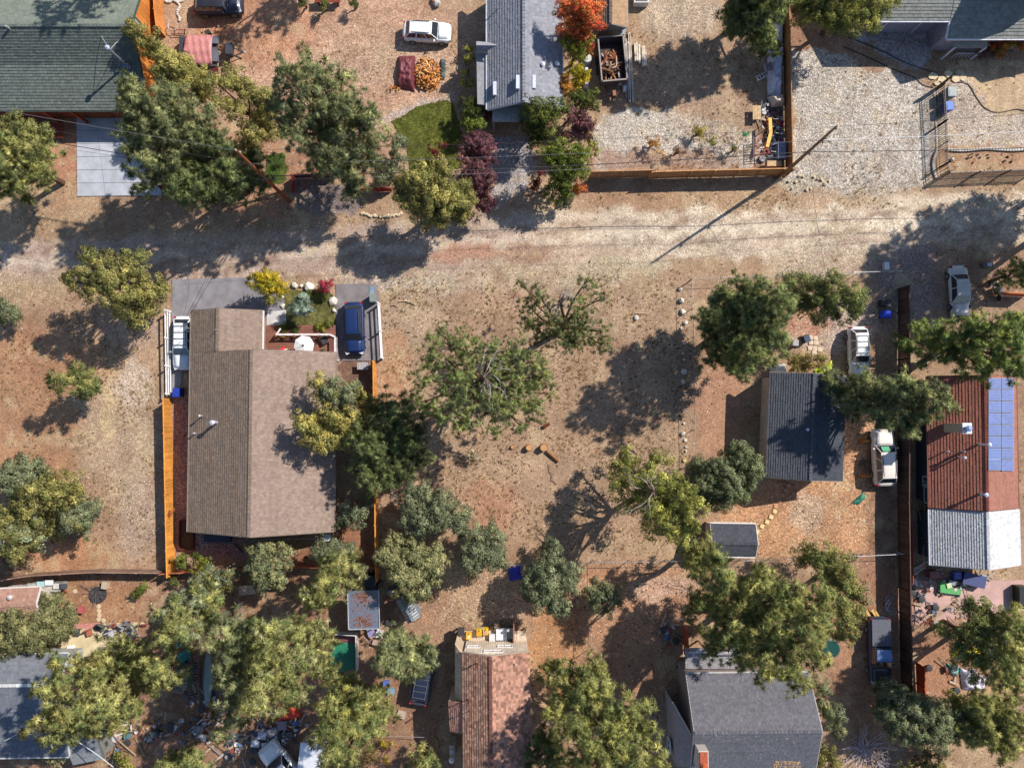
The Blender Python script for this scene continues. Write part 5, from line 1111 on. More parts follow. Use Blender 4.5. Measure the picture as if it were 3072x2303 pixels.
jun('olive tree with a bright gap in the crown right of the pine cluster', 6, [(465, 178, 24), (500, 172, 28), (530, 190, 26), (560, 215, 30), (575, 250, 30), (545, 290, 34), (505, 240, 24), (470, 225, 24), (585, 290, 22), (520, 330, 26)], OLIVE, dens=.8)
pine('round topped blue-green pine west of the green lawn', 10, [(660, 120, 14), (610, 152, 16), (650, 155, 32), (690, 165, 38), (640, 205, 42), (620, 245, 36), (700, 225, 55), (748, 215, 36), (740, 160, 16), (790, 240, 28), (765, 285, 50), (700, 300, 55), (640, 285, 36), (805, 310, 34), (745, 355, 48), (770, 398, 26), (690, 350, 36), (755, 415, 18), (815, 350, 20)], PINEG, dome=.22)
pinyon('grey bluish shrub in shade right of the round topped pine', 2, [(860, 305, 18), (862, 335, 20), (850, 365, 20), (835, 385, 18)], SAGE)
jun('olive juniper with flat crown overhanging the lane', 6, [(900, 388, 32), (945, 385, 36), (880, 425, 28), (935, 430, 42), (985, 428, 32), (945, 468, 32), (905, 455, 25), (985, 462, 28), (865, 400, 16), (1005, 440, 20)], OLIVE, dens=1.3)
shrub('tall plum coloured shrub, upper of the pair by the grey house', 4, [(1020, 305, 20), (1045, 315, 24), (1015, 335, 26), (1050, 345, 22)], PLUM, dens=1.2)
shrub('tall plum coloured shrub, lower of the pair beside the lane', 4, [(1025, 375, 26), (1052, 385, 22), (1035, 405, 28), (1050, 428, 24), (1045, 445, 12)], PLUM, dens=1.2)
shrub('wispy bare red shrub at the lawn corner', 1.6, [(940, 325, 14), (950, 345, 14), (955, 312, 10)], DRED, dens=.35, barkc=C(150, 90, 84))
shrub('long low green hedge beside the grey annex wall', 1.2, [(1008, 108, 9), (1010, 135, 10), (1007, 160, 10), (1009, 185, 11)], YG, name='hedge', cat='hedge'); shrub('bushy green shrub at the hedge end', 2.2, [(1015, 222, 18), (1022, 240, 20), (1010, 262, 16)], GRN)
shrub('bright green round shrub above the plum shrubs', 2.2, [(1020, 270, 18), (1035, 268, 15), (1005, 275, 12)], BRGRN); shrub('purple leaved shrub at the porch roof corner', 1.5, [(1048, 235, 12), (1052, 255, 10)], DRED, dens=.6)
shrub('tall red and orange maple beside the grey roof', 6.5, [(1218, 15, 20), (1245, 10, 26), (1228, 42, 26), (1270, 22, 24), (1272, 50, 24), (1243, 66, 24), (1262, 78, 20), (1222, 72, 16)], REDO, name='maple_tree', cat='maple', dens=1.2, size=.3)
shrub('green and olive tree under the red maple', 4.5, [(1225, 95, 16), (1240, 108, 18), (1262, 95, 16), (1250, 122, 14)], YG, name='small_tree', cat='tree'); shrub('small red leaved tree tip beside the dump trailer', 3, [(1270, 100, 9), (1274, 112, 8)], REDO, dens=.8)
shrub('golden orange rounded bush against the grey roof', 3, [(1215, 182, 18), (1225, 192, 16), (1208, 195, 12), (1218, 170, 9)], ORG, dens=1.3, size=.2); shrub('yellow leaved young tree right of the golden bush', 3.6, [(1243, 150, 14), (1258, 160, 14), (1250, 176, 15), (1246, 188, 10)], YEL, name='young_tree', cat='tree')
shrub('dark green tree at the south end of the grey roof', 4.5, [(1160, 235, 26), (1188, 245, 26), (1150, 262, 24), (1175, 278, 28), (1155, 298, 20), (1210, 235, 16)], GRN, name='leafy_tree', cat='tree', size=.3); shrub('deep green bush between grey roof and dump trailer', 3.2, [(1240, 215, 20), (1268, 215, 22), (1255, 232, 20), (1282, 228, 12)], GRN)
shrub('purple leaved bush surrounded by green trees', 3.8, [(1245, 255, 20), (1265, 268, 22), (1238, 280, 20), (1262, 290, 18)], PLUM); shrub('light green willowy tree beside the lane', 5, [(1195, 325, 26), (1225, 330, 30), (1258, 335, 24), (1210, 360, 28), (1240, 365, 26), (1215, 392, 24), (1195, 415, 18), (1225, 412, 18)], BRGRN, name='leafy_tree', cat='tree', size=.3, dens=1.2)
shrub('yellowing spray of leaves at the end of the tan fence', 2.2, [(1275, 308, 14), (1285, 330, 12), (1268, 295, 12)], YG, dens=.6); shrub('scarlet shrub at the west end of the tan fence', 1.5, [(1255, 402, 12), (1248, 412, 10)], REDO); shrub('dark red shrub in shade beside the lane entry', 1.6, [(1160, 388, 14), (1155, 402, 12)], DRED); shrub('blue green shrub at the lane edge', 1.5, [(1225, 432, 14), (1210, 440, 10)], SAGE)
# top right lot
pine('dark pine leaning in from the top edge over the white tarp', 6.6, [(1590, -30, 40), (1630, -50, 44), (1670, -20, 40), (1600, 20, 32), (1640, 8, 44), (1625, 48, 38), (1660, 40, 36), (1655, 85, 26), (1665, 112, 16), (1588, 50, 20), (1610, -80, 40), (1660, -90, 40)], PINED, dens=1.3, dome=.1, tall=1.0, low=.9)
jun('dark olive tree at the top edge beside the gravel drive', 5.5, [(1735, 10, 30), (1767, 26, 38), (1800, 5, 38), (1815, 42, 30), (1850, 28, 38), (1893, 12, 32), (1880, 50, 20), (1922, 3, 18)], [(.11, .12, .035), (.08, .095, .035), (.14, .135, .04)])
shrub('orange and yellow bush below the shingled house gutter', 1.6, [(2150, 100, 18), (2178, 92, 20), (2200, 97, 14), (2165, 112, 12)], ORG + REDO[:1] + YEL[:1], dens=1.2, size=.2); shrub('grey purple bush beside the orange bush', 1.2, [(2118, 112, 12), (2128, 122, 11), (2142, 118, 9)], [(.2, .13, .13), (.26, .17, .16)])
for i_, (x, y, r_, c_, lb) in enumerate([(1408, 308, 14, ORG, 'dry orange bush west of the others in the gravel garden'), (1420, 330, 10, ORG, 'small dry orange bush behind the tan fence'), (1506, 285, 16, YEL, 'thin yellow bush in the gravel garden'), (1538, 302, 13, YG, 'pale yellow green bush in the gravel garden'), (1585, 320, 9, GRN, 'small green bush beside the rusty rack'), (1566, 300, 10, [(.25, .15, .14)], 'dusty pink bush beside the green hose'), (1462, 325, 10, [(.2, .12, .07)], 'brown dry bush behind the tan fence')]):
    shrub(lb, .9, [(x, y, r_), (x + r_ * .5, y + r_ * .4, r_ * .7)], [tuple(q * .8 for q in k_) for k_ in c_], dens=.4, size=.2, name='dry_bush', cat='bush', branch=i_ % 2 == 0)
# lane side, left
jun('spreading olive juniper between lane and white rail fence', 6.5, [(198, 560, 24), (172, 590, 22), (160, 608, 14), (225, 590, 34), (280, 572, 26), (305, 558, 20), (250, 625, 38), (310, 630, 36), (348, 632, 22), (205, 625, 24), (300, 665, 34), (262, 665, 22), (295, 690, 22), (240, 555, 16)], OLIVE, dome=.3, dens=.9)
pine('small low pine in the left vacant lot', 4.5, [(140, 820, 20), (160, 806, 14), (182, 818, 24), (205, 828, 18), (165, 832, 18)], PINE, dens=1.2, flat=1.2)
pinyon('rounded grey green pinyon at the left edge', 2, [(10, 672, 24), (32, 682, 18), (5, 692, 16)], SAGE)
pinyon('grey green pinyon, upper one of the left edge thicket', 4, [(20, 1025, 24), (55, 1015, 30), (85, 1020, 22), (30, 1050, 26)], SAGE, dens=1.2); jun('olive juniper in the middle of the left edge thicket', 4.5, [(70, 1060, 26), (110, 1050, 28), (145, 1048, 26), (165, 1065, 24), (110, 1080, 28), (60, 1085, 24), (150, 1085, 22)], OLIVE); jun('olive green juniper, lowest and broadest of the left edge thicket', 4, [(20, 1110, 34), (60, 1130, 36), (25, 1155, 38), (75, 1160, 28), (110, 1120, 24), (30, 1190, 26), (120, 1145, 20)], OLIVE + SAGE[:1])
pinyon('grey green pinyon on the right side of the left edge thicket', 3.5, [(165, 1105, 28), (195, 1112, 22), (180, 1130, 24), (150, 1130, 20), (205, 1095, 14)], SAGE + OLIVE[:1]); shrub('bare greyish shrub at the left edge above the brown fence', 1, [(18, 1218, 18), (35, 1225, 10), (5, 1205, 12)], [(.2, .16, .15)], dens=.4, name='dry_bush', cat='bush')
# bungalow garden
shrub('yellow leaved tree over the front lawn', 3.5, [(552, 600, 16), (575, 595, 18), (598, 610, 20), (570, 622, 20), (600, 630, 18), (585, 645, 12), (545, 615, 9)], YEL, name='aspen_tree', cat='aspen', barkc=C(220, 216, 205)); shrub('bright pink red bush between boulders', 1.1, [(696, 616, 12), (706, 622, 11), (690, 628, 8), (712, 610, 8)], PINK, size=.2)
tree('blue_spruce', 'pale blue spruce in the middle of the front lawn', 'spruce', 'sage', BLUE, 2.4, [(650, 660, 22), (638, 668, 12), (662, 670, 13), (648, 645, 12)], dens=1.3, size=.24)
for (x, y, lb, c_) in ((612, 705, 'low green plant at the left end of the deck planter', BRGRN), (632, 710, 'green plant in the deck planter', GRN), (690, 708, 'yellow green grass clump in the deck planter', YG), (708, 700, 'small green plant near the wagon', BRGRN), (668, 632, 'dark low bush behind the pink bush', GRN), (690, 640, 'green bush beside the boulders', GRN)): shrub(lb, .5, [(x, y, 9), (x + 7, y + 2, 7)], c_, size=.18, branch=False)
# centre
tree('pine_tree', 'sparse pine with pale bare limbs, upper one of the centre lot', 'pine tree', 'sparse', PINED + PINE[:1], 8, [(1268, 605, 18), (1305, 642, 15), (1160, 632, 20), (1140, 660, 20), (1145, 690, 26), (1250, 668, 26), (1262, 700, 32), (1215, 728, 34), (1300, 745, 24), (1172, 722, 26), (1125, 608, 7), (1200, 690, 26), (1240, 745, 22), (1180, 655, 16), (1298, 715, 16), (1155, 745, 14)], dens=.65, size=.27, bare=((1209, 645), 20, 1.2, .8), dome=.15)
tree('pine_tree', 'big sparse pine with a starburst of pale limbs in the centre lot', 'pine tree', 'sparse', [(.115, .14, .05), (.145, .165, .055), (.09, .112, .046)], 10, [(960, 725, 24), (930, 745, 22), (1005, 745, 34), (1060, 745, 24), (1110, 755, 26), (1150, 780, 28), (1175, 815, 26), (945, 785, 30), (925, 820, 30), (910, 870, 28), (990, 800, 34), (1060, 790, 34), (1105, 805, 34), (1140, 840, 30), (1000, 855, 40), (960, 890, 34), (1050, 860, 34), (1100, 870, 34), (1155, 880, 26), (1010, 915, 26), (1070, 915, 24), (1125, 920, 18), (990, 925, 12), (1190, 850, 12)], dens=.8, size=.28, bare=((1046, 812), 22, 1.2, .9), dome=.12)
jun('olive juniper hanging over the brown roof', 6, [(682, 826, 20), (700, 845, 26), (770, 850, 28), (792, 870, 22), (650, 912, 22), (680, 925, 26), (715, 925, 28), (750, 925, 26), (690, 955, 22), (665, 945, 16), (775, 905, 24), (735, 955, 20), (640, 900, 12), (715, 895, 22), (745, 905, 26), (800, 895, 24), (780, 935, 24)], [(.20, .18, .055), (.23, .20, .06), (.14, .14, .045)], dens=.8); pinyon('grey green pinyon crown against the brown roof edge', 6.5, [(720, 845, 26), (735, 862, 28), (745, 885, 22), (758, 838, 16)], SAGE)
pine('dark pine in shade over the orange fence', 5.5, [(825, 870, 26), (870, 895, 34), (830, 930, 34), (780, 960, 28), (860, 955, 34), (900, 930, 26), (820, 990, 34), (870, 1000, 30), (905, 985, 22), (790, 1020, 26), (835, 1040, 24), (880, 1035, 16), (805, 1060, 18), (845, 905, 34), (790, 925, 28), (800, 975, 30), (850, 1020, 28), (885, 965, 28)], PINED, dens=1.0)
pinyon('small grey green pinyon beside the roof corner', 3, [(742, 1108, 18), (762, 1118, 20), (745, 1130, 14), (785, 1110, 16), (790, 1090, 14), (775, 1130, 12)], SAGE)
pinyon('grey green pinyon, upper of the lower centre group', 4, [(890, 1075, 24), (920, 1080, 28), (955, 1090, 30), (890, 1110, 28), (930, 1120, 30), (970, 1125, 28), (990, 1115, 20), (925, 1062, 16), (905, 1140, 22), (1000, 1145, 16)], SAGE, dens=1.2); pinyon('grey green pinyon, right one of the lower centre group', 3.8, [(1020, 1160, 24), (1050, 1150, 22), (1070, 1180, 24), (1030, 1195, 28), (1060, 1210, 24), (1020, 1225, 20), (1080, 1205, 14)], SAGE, dens=1.2); pinyon('yellowish grey pinyon, lowest of the lower centre group', 4.2, [(850, 1180, 26), (890, 1180, 30), (840, 1215, 26), (925, 1195, 30), (880, 1225, 36), (930, 1235, 30), (865, 1260, 28), (905, 1265, 26), (890, 1290, 20), (955, 1215, 16), (830, 1195, 14)], SAGEY, dens=1.2)
pinyon('grey green pinyon above the tile roofed house', 4, [(1195, 1185, 18), (1160, 1235, 24), (1190, 1220, 24), (1225, 1235, 24), (1150, 1265, 22), (1190, 1265, 30), (1225, 1270, 22), (1170, 1300, 22), (1205, 1305, 22), (1140, 1245, 14)], SAGE, dens=1.2); pinyon('small pale round pinyon right of the wire fence', 3, [(1300, 1268, 22), (1318, 1288, 22), (1290, 1295, 22), (1310, 1312, 18), (1278, 1280, 14)], SAGEY[:1] + SAGE)
jun('gnarled olive juniper in the lower centre lot', 8, [(1348, 972, 15), (1425, 985, 18), (1330, 1005, 16), (1362, 1018, 24), (1400, 1010, 18), (1335, 1045, 24), (1385, 1050, 30), (1440, 1045, 26), (1478, 1052, 20), (1355, 1085, 22), (1415, 1090, 32), (1465, 1095, 30), (1500, 1105, 20), (1405, 1128, 26), (1450, 1130, 28), (1485, 1140, 24), (1470, 1160, 15), (1505, 1130, 14)], [(.16, .165, .04), (.20, .20, .05), (.12, .135, .036)], dens=.8, bare=((1410, 1065), 14, .6, .9))
pinyon('dark grey green pinyon touching the dark cottage', 4, [(1590, 975, 22), (1610, 995, 24), (1625, 1025, 20), (1595, 1010, 24), (1620, 1048, 14)], [(.11, .135, .075), (.14, .16, .09)], dens=1.3); pinyon('broad grey green pinyon left of the dark cottage', 3.8, [(1510, 1015, 22), (1540, 1010, 24), (1570, 1020, 24), (1500, 1045, 22), (1535, 1050, 30), (1575, 1055, 28), (1560, 1080, 22), (1595, 1075, 16), (1520, 1075, 18)], [(.12, .145, .08), (.15, .17, .1)], dens=1.3)
pine('tall streaky pine on the left of the fenced lot', 8.6, [(1560, 640, 30), (1600, 620, 32), (1645, 625, 34), (1690, 640, 30), (1535, 680, 28), (1575, 675, 40), (1630, 670, 44), (1680, 680, 40), (1545, 720, 26), (1600, 730, 36), (1660, 725, 34), (1540, 765, 28), (1585, 775, 32), (1630, 770, 32), (1680, 750, 26), (1600, 800, 20), (1530, 700, 20)], [(.11, .132, .056), (.135, .152, .06), (.09, .11, .05)], dens=1.1, tall=1.0, low=.8)
jun('dark olive tree, right one at the top of the fenced lot', 6, [(1705, 605, 18), (1735, 608, 22), (1720, 640, 26), (1765, 625, 26), (1800, 612, 22), (1815, 640, 28), (1780, 660, 26), (1845, 640, 22), (1860, 655, 18), (1840, 670, 18), (1740, 665, 18), (1800, 685, 16), (1770, 690, 12)], [(.10, .12, .045), (.13, .14, .055), (.085, .10, .04)], dens=.9)
jun('low brownish tree beside the lime green sheet', 2.8, [(1715, 782, 14), (1735, 775, 15), (1755, 782, 16), (1775, 792, 12), (1730, 798, 12), (1768, 776, 10)], [(.17, .13, .045), (.14, .13, .04)], dens=.7)
pine('broad pine crossing the right edge above the red roof', 7.5, [(1945, 742, 10), (1962, 752, 14), (1985, 715, 20), (2010, 745, 26), (2035, 725, 28), (2075, 715, 32), (2050, 765, 28), (2110, 700, 28), (2145, 705, 32), (2190, 695, 32), (2100, 745, 34), (2145, 755, 36), (2190, 745, 36), (2090, 790, 22), (2130, 800, 26), (2175, 800, 28), (2210, 790, 26), (2215, 720, 30), (1990, 770, 16)], [(.09, .125, .045), (.12, .155, .05), (.15, .175, .05)])
pine('pine reaching over the dark cottage and the red roof', 8, [(1785, 815, 20), (1765, 822, 10), (1820, 830, 30), (1865, 832, 32), (1850, 865, 30), (1905, 845, 36), (1950, 835, 32), (1990, 850, 32), (2030, 862, 26), (2062, 872, 16), (1900, 885, 34), (1945, 880, 34), (1985, 890, 24), (1960, 915, 18), (1965, 935, 9), (2010, 885, 18), (1835, 890, 18)], PINEG, dens=1.1)
pine('tuft of yellow green pine at the right edge beside the sedan', 5, [(2190, 582, 14), (2205, 595, 16), (2198, 612, 13), (2210, 575, 12)], PINE)
# lower right
pine('yellow green pine right of the chain link gate and shed', 8.5, [(1500, 1192, 24), (1530, 1185, 26), (1495, 1220, 20), (1545, 1212, 28), (1525, 1240, 26), (1560, 1245, 24), (1545, 1270, 22), (1575, 1270, 16), (1500, 1205, 18)], PINE)
jun('dark olive tree beside the blue pickup', 5.5, [(1735, 1195, 24), (1775, 1200, 26), (1810, 1215, 24), (1790, 1245, 28), (1830, 1250, 24), (1850, 1280, 22), (1820, 1290, 28), (1850, 1320, 22), (1820, 1335, 24), (1840, 1360, 18), (1815, 1375, 16)], [(.10, .115, .04), (.125, .135, .05), (.15, .14, .05)])
pine('huge bright pine over the big grey roof', 10, [(1490, 1295, 22), (1485, 1325, 16), (1525, 1310, 34), (1560, 1350, 40), (1580, 1290, 32), (1620, 1262, 34), (1665, 1255, 32), (1640, 1305, 44), (1700, 1290, 40), (1745, 1290, 32), (1780, 1310, 24), (1600, 1345, 40), (1660, 1360, 46), (1720, 1345, 44), (1770, 1345, 30), (1545, 1390, 30), (1590, 1395, 36), (1640, 1415, 40), (1700, 1410, 42), (1750, 1395, 34), (1660, 1450, 26), (1715, 1455, 32), (1725, 1485, 18), (1765, 1430, 20), (1600, 1430, 18)], PINE, dome=.2)
pinyon('grey green hedge like pinyon right of the grey roof', 3, [(1768, 1470, 14), (1778, 1492, 18), (1782, 1520, 20), (1800, 1540, 22), (1805, 1565, 20), (1815, 1580, 12)], SAGEY[:1] + SAGE); pinyon('small olive pinyon at the bottom edge beside the grey roof', 3, [(1772, 1612, 14), (1768, 1640, 18), (1795, 1625, 16), (1800, 1650, 14)], OLIVE)
pinyon('broad grey green pinyon at the end of the brown fence', 4, [(1900, 1495, 22), (1925, 1490, 22), (1915, 1525, 26), (1950, 1510, 28), (1945, 1545, 32), (1985, 1530, 34), (1985, 1570, 30), (2025, 1550, 30), (1960, 1580, 22), (2020, 1590, 28), (2040, 1570, 26), (1905, 1530, 20), (1930, 1570, 22), (2060, 1555, 26)], SAGE, dens=1.1); pine('soft edged pine in the bottom right corner', 5, [(2065, 1530, 28), (2100, 1520, 30), (2140, 1525, 32), (2180, 1535, 32), (2090, 1560, 32), (2135, 1570, 34), (2180, 1575, 32), (2100, 1595, 26), (2150, 1600, 26), (2205, 1560, 30), (2060, 1575, 26), (2175, 1620, 22), (2120, 1540, 30)], [(.13, .14, .05), (.16, .16, .06)], dens=1.0)
shrub('bare pinkish shrub beside the fallen grey branches', 1.6, [(1995, 1620, 18), (2015, 1635, 18), (1975, 1640, 16), (2040, 1625, 14)], [(.24, .17, .12), (.2, .19, .09)], dens=.6, name='dry_bush', cat='bush'); pinyon('yellow olive shrub at the bottom edge right of the dead branches', 1.6, [(1995, 1655, 14), (2025, 1655, 14), (1950, 1655, 12)], OLIVE)
pine('bright pine at the right edge above the white sheet', 8, [(2185, 1345, 30), (2205, 1365, 30), (2170, 1375, 30), (2190, 1400, 34), (2155, 1410, 26), (2195, 1440, 30), (2160, 1445, 26), (2190, 1475, 22), (2150, 1470, 18)], PINE); jun('dark olive tree left of the bright right edge pine', 6, [(2090, 1310, 20), (2120, 1320, 26), (2150, 1325, 20), (2105, 1350, 26), (2040, 1368, 16), (2075, 1375, 22), (2110, 1385, 24), (2085, 1420, 24), (2120, 1430, 24), (2070, 1400, 16), (2100, 1460, 18), (2135, 1365, 20)], [(.10, .12, .045), (.13, .14, .05)], dens=.8)
# bottom centre
pine('tall pine at the bottom edge left of the grey roof', 9.5, [(1200, 1432, 22), (1180, 1455, 18), (1225, 1455, 30), (1280, 1440, 24), (1275, 1475, 32), (1215, 1490, 34), (1255, 1505, 34), (1300, 1500, 28), (1215, 1535, 36), (1265, 1545, 36), (1310, 1535, 28), (1370, 1535, 24), (1390, 1528, 16), (1350, 1555, 30), (1240, 1580, 36), (1300, 1580, 38), (1345, 1590, 32), (1400, 1580, 24), (1250, 1620, 32), (1310, 1625, 36), (1360, 1625, 34), (1405, 1615, 28), (1430, 1640, 16), (1380, 1655, 26), (1320, 1655, 28)], PINE + [(.19, .19, .055)], dome=.2)
pine('dark lower pine at the bottom edge against the tile roof', 5.5, [(1170, 1600, 20), (1150, 1625, 22), (1185, 1635, 28), (1150, 1650, 18), (1215, 1650, 20), (1195, 1605, 16)], PINED)
pine('bottom left pine with the largest crown over the pale roof', 9.5, [(232, 1388, 18), (165, 1430, 26), (190, 1445, 28), (125, 1450, 24), (215, 1430, 28), (260, 1435, 32), (290, 1450, 28), (100, 1500, 22), (140, 1490, 32), (185, 1490, 36), (235, 1485, 38), (285, 1495, 32), (75, 1570, 18), (115, 1550, 28), (150, 1540, 34), (200, 1540, 38), (250, 1535, 34), (290, 1530, 24), (110, 1585, 22), (165, 1575, 26), (215, 1575, 22), (245, 1570, 16)], PINE + OLIVE[:1], dome=.2)
pine('small pine between the pale roof pine and the teal tarp', 7.5, [(335, 1430, 20), (355, 1445, 26), (370, 1465, 22), (345, 1475, 22), (330, 1455, 20), (288, 1385, 18), (300, 1400, 16), (310, 1425, 20)], PINE, dens=.9)
pine('rounded pale green pine below the rust red fence', 7.5, [(365, 1325, 26), (395, 1310, 26), (425, 1300, 26), (455, 1298, 28), (385, 1345, 28), (360, 1370, 22), (410, 1350, 30), (445, 1335, 28), (400, 1375, 24), (430, 1270, 18), (460, 1268, 18), (350, 1385, 12)], PINE + SAGE[:1])
pine('large bottom pine left of the green ground sheet', 10.5, [(565, 1360, 20), (600, 1350, 30), (640, 1355, 32), (680, 1365, 30), (712, 1385, 18), (575, 1395, 34), (620, 1400, 40), (670, 1405, 38), (570, 1440, 36), (620, 1450, 40), (665, 1450, 36), (695, 1440, 24), (560, 1485, 30), (605, 1495, 36), (645, 1490, 28), (550, 1520, 24), (600, 1535, 20)], PINE + SAGEY[:1], dome=.2)
pine('pine left of the big bottom pine beside the canoe', 9, [(480, 1340, 24), (510, 1350, 28), (535, 1370, 26), (475, 1370, 26), (505, 1385, 28), (455, 1390, 20), (490, 1420, 28), (530, 1410, 26), (480, 1455, 24), (515, 1455, 28), (500, 1490, 28), (535, 1490, 22), (490, 1525, 24), (520, 1530, 24), (500, 1560, 20), (485, 1580, 14)], PINEG)
pine('yellow green pine above the flat carport roof', 6.5, [(715, 1208, 22), (745, 1212, 26), (715, 1235, 26), (755, 1245, 24), (690, 1265, 24), (725, 1265, 28), (680, 1285, 22), (710, 1290, 22), (680, 1308, 16), (770, 1230, 14)], PINE + SAGEY[:1])
pinyon('pale green pinyon below the pale bungalow corner', 4, [(555, 1190, 20), (585, 1185, 24), (610, 1195, 20), (560, 1220, 22), (595, 1225, 26), (575, 1250, 22), (600, 1250, 18), (560, 1245, 16)], SAGEY + SAGE); pinyon('grey green pinyon behind the rust red fence', 3.5, [(700, 1180, 18), (725, 1185, 20), (745, 1195, 16), (755, 1180, 14), (690, 1200, 14)], SAGE)
pinyon('shaded grey green pinyon at the fence below the orange corner', 3.5, [(430, 1255, 18), (460, 1250, 22), (445, 1275, 20), (485, 1255, 20), (500, 1245, 16), (415, 1265, 12)], SAGE + OLIVE[:1]); shrub('bright green bush against the bottom of the orange fence', 1.4, [(388, 1213, 14), (400, 1210, 11)], BRGRN); shrub('yellow green bush right of the bright fence bush', 2, [(432, 1212, 14), (445, 1218, 14), (425, 1232, 13), (440, 1230, 12)], YG + BRGRN[:1])
shrub('leaning green plant casting a long shadow in the lower left yard', .9, [(300, 1276, 10), (312, 1268, 10), (292, 1284, 8)], BRGRN, size=.2, name='garden_plant', cat='plant'); shrub('ragged green plant right of the leaning one', .9, [(375, 1253, 9), (382, 1262, 8), (372, 1244, 6)], GRN, size=.2, name='garden_plant', cat='plant')
pinyon('dense broad shrub covering the pink tile cottage eave', 3.2, [(25, 1345, 30), (60, 1330, 28), (95, 1315, 26), (130, 1310, 24), (55, 1365, 32), (95, 1350, 34), (135, 1340, 26), (30, 1385, 26), (75, 1385, 26), (115, 1370, 26), (145, 1355, 16), (5, 1370, 24), (10, 1395, 20), (148, 1325, 12)], [(.145, .15, .07), (.17, .17, .08)], dens=1.4)
pine('green pine between the ground sheet and the dark van', 7.5, [(838, 1390, 24), (870, 1385, 28), (905, 1395, 26), (925, 1410, 18), (845, 1420, 28), (885, 1425, 32), (920, 1435, 22), (820, 1435, 22), (850, 1448, 18), (893, 1448, 14), (835, 1400, 20)], PINEG); pine('bottom pine above the white camper van', 9, [(740, 1455, 24), (715, 1470, 22), (745, 1500, 28), (790, 1500, 28), (825, 1505, 24), (712, 1525, 24), (725, 1550, 34), (770, 1545, 38), (815, 1540, 30), (845, 1530, 16), (705, 1585, 30), (745, 1590, 36), (790, 1580, 30), (720, 1620, 28), (755, 1622, 28), (750, 1645, 14), (780, 1605, 18)], PINE + [(.18, .18, .05)], dome=.2)
pine('little pine at the bottom edge below the dark van', 3.5, [(895, 1640, 14), (912, 1632, 16), (930, 1628, 13), (905, 1652, 16), (928, 1650, 14)], PINE); shrub('bright green bush in the bottom left corner', 1.6, [(88, 1612, 13), (98, 1625, 13), (85, 1635, 10)], BRGRN); pinyon('pale sage bush in the bottom left corner', 1.8, [(112, 1615, 13), (125, 1625, 12), (118, 1638, 12)], SAGEY); shrub('brown tangled bush right of the white trailer', 1.2, [(780, 1630, 14), (795, 1618, 15), (812, 1635, 14), (790, 1648, 14)], [(.26, .19, .1), (.2, .15, .08)], dens=.8, name='dry_bush', cat='bush'); shrub('golden leaved vine on the sagging wire fence', .8, [(828, 1602, 9), (838, 1612, 8), (835, 1640, 10), (850, 1605, 7)], YEL + ORG[:1], dens=.6, size=.2)
pine('soft olive tree at the bottom edge left of the junk', 3, [(370, 1640, 16), (395, 1645, 18), (415, 1630, 14), (350, 1652, 14), (430, 1650, 16)], PINE); shrub('small yellow green bush at the hip shed', 1, [(238, 1578, 11), (258, 1640, 14), (272, 1648, 12)], YG)
shrub('dry leafy vine on the orange fence', 1.4, [(370, 1102, 6), (366, 1110, 6)], [(.4, .16, .08)], dens=.5, size=.16, branch=False)
tree('desert_bush', 'grey spiky bush alone in the centre lot', 'bush', 'sparse', [(.22, .20, .15), (.26, .24, .2)], .7, [(1020, 975, 12), (1026, 988, 11), (1012, 984, 9)], dens=.5, size=.24, crown='foliage')
for (x, y, lb) in ((700, 14, 0), (655, 9, 1), (765, 8, 2)): shrub(('small conifer at the top edge left of the red bench', 'small shadowed bush at the top edge behind the jeep', 'small conifer at the top edge right of the red bench')[lb], 1.3, [(x, y, 10), (x + 3, y - 8, 8)], GRN, kind='sage', size=.2)
# trees standing just outside the picture, known by the shade they throw into it
pine('pine beyond the right edge shading the lane', 10, [(2400, 300, 60), (2450, 270, 60), (2360, 350, 60), (2420, 350, 70), (2480, 330, 60), (2500, 260, 60), (2340, 400, 50), (2400, 400, 55), (2310, 430, 36), (2480, 390, 60), (2350, 300, 50)], PINE, dens=.8, tall=.8, low=.9); pine('second pine beyond the right edge shading the sedan', 9, [(2340, 450, 50), (2310, 480, 44), (2380, 470, 55), (2330, 510, 50), (2400, 430, 50), (2370, 520, 50)], PINE, dens=.8, tall=.7, low=.7)
pine('pine beyond the top edge shading the green roof', 11, [(250, -205, 50), (300, -225, 50), (200, -215, 45), (340, -205, 40), (160, -195, 35)], PINE, dens=.5); pine('pine beyond the top edge shading the jeep', 8, [(660, -205, 40), (710, -195, 40), (630, -185, 35), (750, -215, 40)], PINE, dens=.5)
# ---------------------------------------------------------------- smaller things
def item(name, label, cat, m, mat, px, py, z=0, rz=0, group=None, smooth=False):
    """a one-mesh thing built in local space and stood at a place"""
    me_o = link_mesh(name, np.array(m.v, float), m.f, np.array(m.c, float), mat, thing_dummy, smooth) if False else None
    o = m.build(name, mat, thing(name, label, cat)) if False else None
    me = bpy.data.meshes.new(name); me.from_pydata([tuple(v) for v in m.v], [], m.f)
    at_ = me.attributes.new('Col', 'FLOAT_COLOR', 'FACE'); q = np.ones((len(m.f), 4), np.float32); q[:, :3] = np.array(m.c)[:, :3]; at_.data.foreach_set('color', q.ravel()); me.materials.append(mat)
    if smooth: me.polygons.foreach_set('use_smooth', [True] * len(me.polygons))
    o = bpy.data.objects.new(name, me); COL.objects.link(o); o.location = P(px, py, z); o.rotation_euler = (0, 0, rz); return tag(o, label, cat, group)
